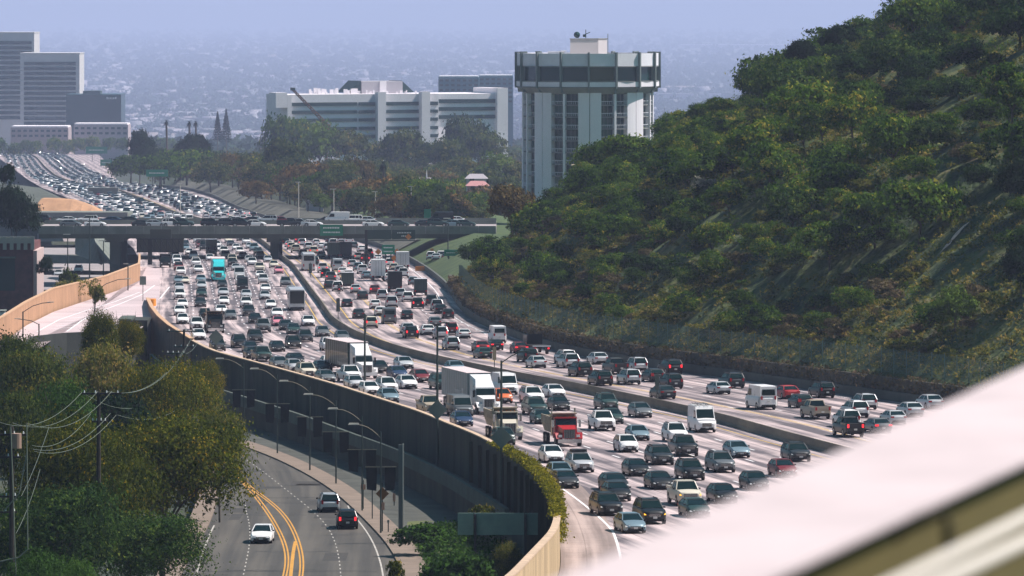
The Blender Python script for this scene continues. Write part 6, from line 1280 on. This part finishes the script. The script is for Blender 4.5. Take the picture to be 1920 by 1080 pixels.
# ---- labels for the hand placed vehicles: told apart by their neighbours
def zone_of(v):
    return 'northbound' if v[5] == 'n' else ('southbound' if v[5] == 's' else 'overpass')
def where(v, o):
    dx, dy = o[0] - v[0], o[1] - v[1]
    if abs(dx) > abs(dy) * 1.2: return 'left of' if dx > 0 else 'right of'
    return 'just behind' if (dy > 0) == (v[5] == 'n') else 'just ahead of'
used = set(); base = [(f"{v[3]} {v[2]}".strip()) for v in VEH]
from collections import Counter
for idx, v in enumerate(VEH):
    if not v[7]: used.add(v[4].get('label', ''))
order = [i for i, v in enumerate(VEH) if v[7]]
for i in order:
    v = VEH[i]; nb = sorted((j for j in range(len(VEH)) if j != i and VEH[j][5] == v[5] and base[j] != base[i]), key=lambda j: (VEH[j][0] - v[0]) ** 2 + 1.5 * (VEH[j][1] - v[1]) ** 2)[:8]
    suffix = {'n': 'in the northbound lanes', 's': 'in the southbound lanes', 'o': 'on the overpass'}[v[5]]; ex = (' ' + v[6]) if v[6] else ''; done = False
    for a in range(len(nb)):
        for b in range(-1, a):
            l = f"{base[i]}{ex} {where(v, VEH[nb[a]])} {('a ' + base[nb[a]])}" + (f" and {where(v, VEH[nb[b]])} a {base[nb[b]]}" if b >= 0 else '')
            if len(l.split()) + 4 <= 16 and b < 0: l += ' ' + suffix
            if len(l.split()) <= 16 and l not in used: done = True; break
        if done: break
    used.add(l); v[4]['label'] = l
# ------------------------------------------------------------------ street lamps, signs, poles, wires
m_pole = mat('galvanised_pole', (.06, .08, .072), .5, metal=.5); m_lamp = mat('lamp_head', (.62, .58, .50), .5); m_green = mat('sign_green', (.0, .20, .11), .5); m_signw = mat('sign_white', (.75, .78, .75), .5); m_back = mat('sign_back', (.16, .20, .18), .6, metal=.2); m_orange = mat('sign_orange', (.60, .20, .02), .5); m_wood = mat('wooden_pole', (.03, .024, .02), .9, var=.3, scale=.6); m_wire = mat('wire', (.13, .16, .12), .6); m_banner = mat('banner_cloth', (.004, .007, .010), .8)
def arc(p, q, lift, n=8):
    p, q = Vector(p), Vector(q); return [p.lerp(q, i / n) + Vector((0, 0, lift * math.sin(math.pi / 2 * i / n))) for i in range(n + 1)]
# lamps along the street: pole top pixel, head pixel
LP_ = [(457,681,411,673,800),(520,703,476,692,848),(581,725,531,715,880),(630,751,577,740,905),(679,780,623,767,956),(714,809,662,796,998)]
for i, (x, y, hx, hy, yb_) in enumerate(LP_):
    d = depth(yb_ + 4, HS); s = F / d; p = G(x, yb_ + 4, HS); top = W(x, y, d); H = top.z - p.z; hd = W(hx, hy, d); r = thing('street_lamp', ['street lamp with banners, farthest and leftmost of the six along the dark wall', 'street lamp with banners, second from the far end of the dark wall row', 'street lamp with banners, third from the far end of the dark wall row', 'street lamp with banners, fourth from the far end of the dark wall row', 'street lamp with banners, fifth of the row, left of the sign post', 'street lamp with banners, nearest and rightmost of the six by the street'][i], 'street lamp', p, (0, 0, 0), 'banner street lamps along the lower street')
    MB().tube([(0, 0, 0), (0, 0, H)], [.085, .055], 8).build('pole', m_pole, r); dx = hd.x - p.x; dz = hd.z - top.z
    MB().tube([(0, 0, H - .6)] + [(dx * .86 * t, 0, H - .6 + (dz + .6) * (1 - (1 - t) ** 2)) for t in (.15, .35, .55, .75, 1)], .032, 6).build('arm', mat('lamp_arm', (.30, .26, .18), .6), r)
    MB().hexa([(dx - .45, -.16, H + dz - .02), (dx + .55, -.1, H + dz - .02), (dx + .55, .1, H + dz - .02), (dx - .45, .16, H + dz - .02), (dx - .35, -.1, H + dz + .14), (dx + .5, -.07, H + dz + .14), (dx + .5, .07, H + dz + .14), (dx - .35, .1, H + dz + .14)]).build('lamp_head', mat('lamp_housing', (.48, .45, .38), .5), r)
    zb = H - 3.2; MB().box(-1.4, 1.4, -.03, .03, zb, zb + .06).build('banner_bar', mat('lamp_arm', (.30, .26, .18), .6), r)
    for sx in (-1, 1): MB().add([(sx * .35, -.02, zb), (sx * 1.3, .05, zb), (sx * 1.3, -.03, zb - 1.0), (sx * 1.25, .06, zb - 2.0), (sx * .4, -.05, zb - 2.1), (sx * .35, .06, zb - 1.2)], [(0, 1, 2, 5), (5, 2, 3, 4)]).build('banner', m_banner, r)
def lamp_pole(x, ytop, ybase, H, armpx=None, label='', r0=.14, name='lamp_post', base_extra=0):
    d = depth(ybase, H); p = G(x, ybase, H); top = W(x, ytop, d); h = top.z - p.z; r = thing(name, label, 'lamp post', p); MB().tube([(0, 0, -base_extra), (0, 0, h)], [r0, r0 * .6], 8).build('pole', m_pole, r)
    if armpx:
        q = W(armpx[0], armpx[1], d) - p; MB().tube([(0, 0, h - .3), (q.x * .5, 0, h + (q.z - h) * .7), (q.x * .9, 0, q.z)], .06, 6).build('arm', m_pole, r); sgn = 1 if q.x > 0 else -1; MB().box(q.x * .85 - .1, q.x * .85 + sgn * .9 + .1, -.14, .14, q.z - .02, q.z + .12).build('lamp_head', m_lamp, r)
    return r
def wall_post(x, ytop, d, label, armpx=None, diamond=None, zlow=-6.5, name='lamp_post'):
    X = (x - 960) / F * d; z0 = zp(d) + zlow; r = thing(name, label, 'lamp post', (X, d, z0)); h = (CZ - ytop / F * d) - z0; MB().tube([(0, 0, 0), (0, 0, h)], [.16, .09], 8).build('pole', m_pole, r)
    if armpx: qx = (armpx[0] - x) / F * d; qz = h + (ytop - armpx[1]) / F * d; MB().tube([(0, 0, h - .2), (qx * .55, 0, h + (qz - h) * .55), (qx, 0, qz)], .055, 6).build('arm', m_pole, r); MB().box(min(qx, qx + (.9 if qx > 0 else -.9)), max(qx, qx + (.9 if qx > 0 else -.9)), -.13, .13, qz - .02, qz + .1).build('lamp_head', m_pole, r)
    if diamond: zc = h - (diamond - ytop) / F * d; k = 1.0; MB().hexa([(0, -.18, zc - k), (k, -.18, zc), (0, -.18, zc + k), (-k, -.18, zc), (0, -.14, zc - k), (k, -.14, zc), (0, -.14, zc + k), (-k, -.14, zc)]).build('sign_back', m_back, r)
    return r
wall_post(684, 588, float(depth(728)) + 0, 'tall thin pole rising in front of the dark green trailer', zlow=-5); wall_post(820, 610, 560, 'tall pole with a dark diamond sign back on the wall', armpx=(826, 606), diamond=768, zlow=-5); wall_post(940, 676, 505, 'tall lamp post with an arm reaching up right over the ivy', armpx=(975, 660), diamond=820, zlow=-6); wall_post(405, 618, 735, 'pole with a diamond sign back in front of the black dump truck', diamond=632, zlow=-2)
# thick pole with its sunlit edge painted on as a pale strip, and sign posts on the pavement
r = thing('utility_pole', 'thick square grey pole with a sunlit right edge on the verge', 'pole', G(751, 1018, HS)); d = depth(1018, HS); MB().box(-.18, .18, -.15, .15, 0, (1018 - 834) / F * d).build('pole', mat('grey_post', (.10, .12, .12), .7), r); MB().box(.183, .27, -.16, .16, 0, (1018 - 832) / F * d).build('edge', m_lamp, r)
def sign_post(x, yb_, yt, label, plates, H=HS):
    p = G(x, yb_, H); d = p.y; r = thing('sign_post', label, 'sign', p); MB().box(-.05, .05, -.05, .05, 0, (yb_ - yt) / F * d).build('post', m_pole, r)
    for (y0, y1, w, m, dia) in plates:
        za, zb = (yb_ - y1) / F * d, (yb_ - y0) / F * d; zc = (za + zb) / 2; k = (zb - za) / 2; w /= 2 * F / d
        if dia: MB().hexa([(0, -.1, zc - k), (k, -.1, zc), (0, -.1, zc + k), (-k, -.1, zc), (0, -.07, zc - k), (k, -.07, zc), (0, -.07, zc + k), (-k, -.07, zc)]).build('plate', m, r)
        else: MB().box(-w, w, -.1, -.07, za, zb).build('plate', m, r)
m_oldor = mat('old_orange', (.20, .09, .02), .7); m_pinkpl = mat('faded_plate', (.45, .24, .16), .7)
sign_post(717, 999, 905, 'pavement post with a dull orange diamond and a faded small plate', [(913, 938, 0, m_oldor, True), (942, 956, 8, m_pinkpl, False)]); sign_post(681, 957, 900, 'pavement post with a small faded pink plate', [(908, 918, 9, m_pinkpl, False)]); sign_post(698, 975, 900, 'dark short post on the pavement between two lamp posts', [(905, 912, 4, m_back, False)]); sign_post(728, 1000, 975, 'low thin post at the end of the pavement', [(975, 980, 4, m_back, False)]); sign_post(739, 950, 920, 'small faded plate on a post in the shaded verge', [(925, 940, 5, m_pinkpl, False)])
# blank sign back over the verge
d = 455; r = thing('large_sign', 'large blank grey green sign back on two dark posts', 'sign', W(938, 1078, d)); s = F / d; zz = lambda y: (1078 - y) / s; xx = lambda x: (x - 938) / s
for a, b in ((858, 888), (889, 983), (984, 1018)): MB().box(xx(a) + .01, xx(b) - .01, 0, .12, zz(1003), zz(962)).build('panel', mat('sign_panel_back', (.22, .32, .27), .6, var=.1, scale=1), r)
for a in (891, 985): MB().box(xx(a) - .1, xx(a) + .1, -.25, -.02, -3, zz(964)).build('post', m_trim, r)
for z_ in (970, 995): MB().box(xx(860), xx(1016), .13, .2, zz(z_), zz(z_) + .08).build('rail', m_pole, r)
# median and roadside signs of the freeway
def fsign(x, yb_, yt, y0, y1, w, m, label, name='road_sign', H=HF, dia=False, cat='sign'):
    p = G(x, yb_, H); d = p.y; r = thing(name, label, cat, p); MB().box(-.05, .05, -.05, .05, 0, (yb_ - yt) / F * d).build('post', m_pole, r); hw = w / 2 / F * d; za, zb = (yb_ - y1) / F * d, (yb_ - y0) / F * d; zc, k = (za + zb) / 2, (zb - za) / 2
    if dia: MB().hexa([(0, -.1, zc - k), (k, -.1, zc), (0, -.1, zc + k), (-k, -.1, zc), (0, -.06, zc - k), (k, -.06, zc), (0, -.06, zc + k), (-k, -.06, zc)]).build('plate', m, r)
    else: MB().box(-hw, hw, -.1, -.06, za, zb).build('plate', m, r)
    return r
m_dk = mat('dark_sign_back', (.06, .085, .075), .6)
fsign(634, 600, 558, 559, 584, 7, m_dk, 'narrow dark sign back on the median beside the motorcycle'); fsign(582, 520, 492, 494, 512, 6, m_dk, 'narrow dark sign back on the median below the grey coach'); fsign(1232, 752, 700, 702, 731, 8, m_dk, 'narrow dark sign back on the median left of the far white van'); fsign(927, 690, 648, 650, 675, 7, mat('beige_sign', (.30, .26, .16), .6), 'narrow beige sign on the median above the grey trailer'); fsign(268, 565, 517, 518, 534, 12, m_back, 'grey green square sign back on the ramp at its gore')
fsign(686, 640, 590, 590, 592, 3, m_dk, 'thin dark post on the median by the braking cream car'); p = G(708, 496)
for x, y0, y1, yb_, lab in ((709, 466, 478, 492, 'orange diamond sign, left one of the two by the green exit sign'), (744, 466, 476, 490, 'orange diamond sign right of the green exit sign'), (739, 478, 490, 500, 'small orange square sign below the right diamond sign'), (810, 466, 477, 492, 'orange sign half lost in the grass of the bank'), (767, 438, 449, 470, 'orange diamond sign high on the bank under the overpass')):
    fsign(x, yb_, y0, y0, y1, 6, m_orange, lab, 'orange_sign', dia='diamond' in lab)
def gsign(x0, x1, y0, y1, d, label, m=m_green, posts=(.3, .7), foot=12, lines=2, H=None):
    c = W((x0 + x1) / 2, y1, d); s = F / d; w, h = (x1 - x0) / s, (y1 - y0) / s; gz = c.z - foot / s; r = thing('green_sign', label, 'sign', (c.x, d, gz)); zb = c.z - gz
    MB().box(-w / 2, w / 2, 0, .15, zb, zb + h).build('panel', m, r)
    for f in posts: MB().box(-w / 2 + w * f - .12, -w / 2 + w * f + .12, .16, .4, 0, zb + h * .9).build('post', m_pole, r)
    if lines:
        rr = random.Random(int(x0)); mb = MB()
        for l in range(lines):
            zc = zb + h * (1 - (l + .75) / (lines + .5)); x = -w * .36
            while x < w * .34: ww = w * rr.uniform(.03, .06); mb.box(x, x + ww, -.04, -.002, zc - h * .06, zc + h * .07); x += ww + w * .022
        mb.build('lettering', m_signw, r)
    return r
gsign(600, 643, 421, 442, BD - 1.2, 'green sign with white lettering hung on the side of the overpass', foot=2, posts=()); gsign(274, 315, 318, 331, 2000, 'green sign before the dark grove beyond the overpass', foot=26, lines=1)
gsign(161, 201, 275, 288, 3300, 'wide green gantry sign over the far freeway crest', foot=14, lines=1); gsign(188, 210, 299, 311, 3100, 'smaller green sign right below the far gantry sign', foot=14, lines=1); gsign(135, 160, 262, 268, 3900, 'teal green strip sign at the far crest', foot=10, lines=0)
gsign(716, 740, 459, 477, 1140, 'green exit sign between two orange diamond signs', foot=10); gsign(833, 861, 468, 480, 1120, 'green sign on the grass bank near the parked cars', foot=14, lines=1); gsign(795, 808, 392, 410, 1290, 'small green sign above the right end of the overpass deck', foot=20, lines=0)
r = thing('gantry_sign', 'dark unlit overhead sign on posts in front of the overpass', 'sign', (W(733, 490, 1150).x, 1150, zp(1150))); s = F / 1150; zz = lambda y: (CZ - y / s) - r.location.z; xx = lambda x: (x - 733) / s
for a, b in ((689, 734), (735, 779)): MB().box(xx(a), xx(b) - .05, -.2, 0, zz(449), zz(431)).build('panel', mat('dark_green_panel', (.008, .04, .03), .5), r)
MB().box(xx(689), xx(779), .02, .3, zz(452), zz(450)).build('beam', m_pole, r); MB().box(xx(684), xx(690) - .05, 0, .5, 0, zz(431)).build('post', m_trim, r)
mb = MB()
for i in range(9): mb.box(xx(745 + i * 3), xx(746.6 + i * 3), -.24, -.205, zz(437.5), zz(435.3))
for i in range(4): mb.box(xx(753 + i * 3), xx(754.6 + i * 3), -.24, -.205, zz(443.5), zz(441.3))
mb.build('lettering', m_signw, r)
MB().hexa([(xx(766), -.3, zz(450)), (xx(772), -.3, zz(444)), (xx(766), -.3, zz(438)), (xx(760), -.3, zz(444)), (xx(766), -.25, zz(450)), (xx(772), -.25, zz(444)), (xx(766), -.25, zz(438)), (xx(760), -.25, zz(444))]).build('diamond', m_orange, r)
# lattice gantry with message board back on the left
d = 1165; s = F / d; r = thing('message_gantry', 'lattice gantry with a dark message board seen from behind under the overpass', 'gantry', (W(300, 490, d).x, d, zp(d))); zz = lambda y: (CZ - y / s) - r.location.z; xx = lambda x: (x - 300) / s
MB().box(xx(256), xx(344), .6, 1.0, zz(472), zz(448)).build('board', mat('board_back', (.055, .06, .045), .7), r); MB().box(xx(281), xx(321), .6, 1.0, zz(447.8), zz(430)).build('upper_board', mat('board_back', (.055, .06, .045), .7), r)
for i in range(8): a, b = 257 + i * 11, 257 + (i + 1) * 11; MB().beam((xx(a), .3, zz(448)), (xx(min(b, 344)), .3, zz(471)), .16).build('brace', m_trim, r); MB().box(xx(a), xx(a) + .16, .25, .45, zz(472), zz(447)).build('stud', m_trim, r)
MB().box(xx(255), xx(345), .2, .5, zz(473.5), zz(472)).build('chord', m_trim, r); MB().box(xx(255), xx(345), .2, .5, zz(449), zz(447)).build('chord', m_trim, r); MB().box(xx(277), xx(285), .2, .8, -.2, zz(447)).build('post', m_trim, r)
# light poles around the overpass
for x, yt, yb_, dd, lab in ((168, 405, 525, 1120, 'tall light pole left of the overpass pier'), (127, 440, 520, 1100, 'shorter light pole among the lower streets'), (194, 452, 512, 1090, 'slim light pole right of the lower street car'), (560, 342, 420, 1420, 'white light pole behind the overpass at the eucalyptus'), (626, 355, 420, 1400, 'light pole behind the overpass left of the cypress'), (704, 360, 425, 1400, 'light pole behind the overpass by the tall palm'), (771, 350, 425, 1380, 'light pole behind the overpass near the small green sign'), (338, 345, 425, 1700, 'thin pole on the far bend beyond the overpass'), (840, 410, 500, 1130, 'bank light pole at the right end of the overpass')):
    p = W(x, yb_, dd); r = thing('light_pole', lab, 'lamp post', p); h = (yb_ - yt) / F * dd; MB().tube([(0, 0, -3), (0, 0, h)], [.15, .09], 6).build('pole', m_pole if dd < 1200 else m_lamp, r); MB().box(-.9, .5, -.12, .12, h, h + .14).build('lamp_head', m_lamp, r)
for x, yt, yb_, ax, ay, lab in ((178, 545, 585, 240, 523, 'curved arm lamp on the ramp beside the thin round tree'), (43, 584, 635, 95, 567, 'curved arm lamp at the left end of the ramp'), (73, 607, 632, 33, 598, 'small lamp with a left arm at the ramp edge'), (240, 495, 545, 236, 495, 'thin straight post in front of the sound wall end')):
    p = G(x, yb_, HF); d = p.y; r = thing('ramp_lamp', lab, 'lamp post', p); h = (yb_ - yt) / F * d; q = W(ax, ay, d) - p; MB().tube([(0, 0, 0), (0, 0, h)], .1, 6).build('pole', m_pole, r); MB().tube([(0, 0, h - .1), (q.x * .35, 0, h + (q.z - h) * .6), (q.x * .7, 0, q.z - .1), (q.x, 0, q.z)], .06, 6).build('arm', m_pole, r); MB().box(q.x - .45, q.x + .45, -.12, .12, q.z - .02, q.z + .1).build('lamp_head', m_lamp, r)
# parked cars behind the bank on the right
for i in range(7): car(808 + i * 9.5, 487 + (i % 2) * 1.5, ['suv', 'sedan'][i % 2], ['white', 'silver', 'white', 'dark grey', 'white', 'silver', 'cream'][i], 's', low=True, H=30.6, dirx=0.0, label=f"{['white', 'silver', 'white', 'dark grey', 'white', 'silver', 'cream'][i]} car parked on the bank right of the merging lane, {['first','second','third','fourth','fifth','sixth','last'][i]} from the left", group='cars parked on the bank')
r = thing('traffic_cone', 'orange plastic barrier at the foot of the merging lane wall', 'barrier', G(790, 508)); MB().box(-1.2, 1.2, 0, .5, 0, .9).build('barrel', m_orange, r)
# utility poles and wires on the left
def upole(x, yt, yb_, d, label, arms, r0=.17, w=.16):
    gz = CZ - yb_ / F * d; r = thing('utility_pole', label, 'utility pole', ((x - 960) / F * d, d, gz)); h = (yb_ - yt) / F * d; MB().tube([(0, 0, 0), (0, 0, h)], [r0, r0 * .75], 8).build('pole', m_wood, r)
    for (ya, xa, xb) in arms:
        z = (yb_ - ya) / F * d; a, b = (xa - x) / F * d, (xb - x) / F * d; MB().box(a, b, -.09, .05, z - .07, z + .07).build('crossarm', m_wood if d < 500 else m_pole, r)
        for i in range(4): q = a + (b - a) * (i + .25) / 3.6; MB().cyl((q, 0, z + .07), .06, .18, 8, r2=.03).build('insulator', m_signw, r)
    return r
P1 = upole(185, 735, 905, 430, 'dark wooden utility pole with a wide crossarm among the left trees', [(738, 153, 228), (790, 172, 200)]); P2 = upole(22, 800, 1075, 400, 'dark utility pole with transformers and a cable frame at the left edge', [(815, -12, 50), (857, -25, 40), (931, -25, 34), (960, -25, 32)], .2)
P3 = upole(332, 662, 805, 610, 'left one of two utility poles before the dark retaining wall', [(662, 312, 348), (742, 300, 362)]); P4 = upole(345, 618, 800, 640, 'right taller one of two utility poles before the retaining wall', [(621, 313, 370), (650, 326, 366)])
MB().cyl((.35, -.2, (1075 - 840) / F * 400), .36, 1.05, 14).build('transformer', mat('transformer_can', (.30, .20, .15), .7), P2)
mb = MB()
for x0, y0, x1, y1 in ((50, 795, 52, 1030), (52, 1030, 35, 1045), (35, 1045, -10, 1055), (20, 800, 30, 1080), (50, 850, 36, 925), (36, 925, 6, 960)): a, b = W(x0, y0, 398) - P2.location, W(x1, y1, 398) - P2.location; mb.tube([a, b], .045, 5)
mb.build('cable_frame', m_wire, P2)
for i, (x0, y0, d0, x1, y1, d1, sag, lab) in enumerate([(0, 792, 400, 153, 736, 430, 1.1, 'upper'), (24, 793, 400, 183, 734, 430, 1.2, 'upper'), (50, 793, 400, 210, 733, 430, 1.3, 'upper'), (60, 835, 400, 170, 776, 432, .9, 'lower'), (62, 842, 400, 207, 775, 432, 1.0, 'lower'), (64, 846, 400, 218, 778, 432, 1.1, 'lower'), (155, 736, 430, 300, 742, 610, 1.3, 'crossing'), (200, 734, 430, 345, 655, 610, 1.6, 'rising'), (226, 737, 430, 365, 622, 640, 1.8, 'rising'), (220, 778, 430, 362, 742, 610, 1.2, 'crossing'), (40, 930, 400, 92, 800, 425, .3, 'slanting'), (30, 1000, 399, 75, 880, 420, .4, 'slanting'), (348, 663, 610, 372, 640, 640, .3, 'short')]):
    a, b = W(x0, y0, d0), W(x1, y1, d1); pts = [a.lerp(b, t / 14) - Vector((0, 0, sag * 4 * (t / 14) * (1 - t / 14))) for t in range(15)]; o = MB().tube(pts, .018, 4).build('overhead_wire', m_wire); tag(o, f'{lab} sagging overhead wire strung between the utility poles at the left', 'wire', f'{lab} wires between the left utility poles')
# foreground parapet of the bridge the picture is taken from
h = .70; P = lambda x, y: ((x - 960) / F * (h * F / y), h * F / y)
fa, fb = Vector((*P(1058, 1080), 0)), Vector((*P(1916, 690), 0)); na, nb = Vector((*P(1452, 1080), 0)), Vector((*P(1911, 869), 0))
def ext(p, q, k): return p + (q - p) * k
FA, FB, NA, NB = ext(fa, fb, -.6), ext(fa, fb, 1.9), ext(na, nb, -.7), ext(na, nb, 2.4); zt = CZ - h
r = thing('parapet', 'blurred pale concrete parapet sloping across the near right corner', 'parapet'); mb = MB()
top = [FA, NA, NB, FB]; mb.hexa([(p.x, p.y, zt - .007) for p in top] + [(p.x, p.y, zt) for p in top]); mb.build('coping', mat('parapet_coping', (.54, .462, .468), .75, var=.09, scale=.22), r)
dn = (NB - NA).normalized(); nr = Vector((dn.y, -dn.x, 0))
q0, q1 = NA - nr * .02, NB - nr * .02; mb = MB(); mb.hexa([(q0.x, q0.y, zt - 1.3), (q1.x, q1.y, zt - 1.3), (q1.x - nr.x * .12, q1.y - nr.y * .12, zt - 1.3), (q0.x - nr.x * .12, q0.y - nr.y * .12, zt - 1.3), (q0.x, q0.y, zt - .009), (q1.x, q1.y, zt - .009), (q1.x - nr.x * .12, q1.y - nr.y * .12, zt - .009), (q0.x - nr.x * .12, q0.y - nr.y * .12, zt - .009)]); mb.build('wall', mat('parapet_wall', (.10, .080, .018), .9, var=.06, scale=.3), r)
# handrail with bracket on the near side
r = thing('handrail', 'blurred pale double handrail with a curved bracket under the parapet at the lower right corner', 'handrail'); m_rail = mat('handrail_paint', (.62, .57, .50), .5)
def nearpt(x, y, d): return W(x, y, d)
for (xa, ya, xb, yb_, th_) in ((1690, 1088, 1930, 967, .009), (1765, 1090, 1950, 1003, .010)):
    a, b = nearpt(xa, ya, 6.6), nearpt(xb, yb_, 7.6); dv = (b - a); MB().tube([a - dv * .5, b + dv * .6], th_, 10).build('rail', m_rail, r, smooth=60)
a = [nearpt(x, y, 7.35) for x, y in ((1676, 1012), (1700, 985), (1730, 970), (1773, 960), (1777, 985), (1779, 1030))]; MB().tube(a, .007, 6).build('bracket', mat('bracket_metal', (.04, .035, .015), .7), r)
# ------------------------------------------------------------------ haze
m = bpy.data.materials.new('haze'); m.use_nodes = True; t_ = m.node_tree; t_.nodes.remove(t_.nodes['Principled BSDF']); v_ = t_.nodes.new('ShaderNodeVolumePrincipled')
v_.inputs['Color'].default_value = (*HAZE_COLOR, 1); v_.inputs['Density'].default_value = HAZE_DENSITY; v_.inputs['Anisotropy'].default_value = HAZE_G; t_.links.new(v_.outputs[0], t_.nodes['Material Output'].inputs['Volume'])
MB().box(-30000, 30000, -300, 61000, -112, 345).build('haze', m, kind='stuff')
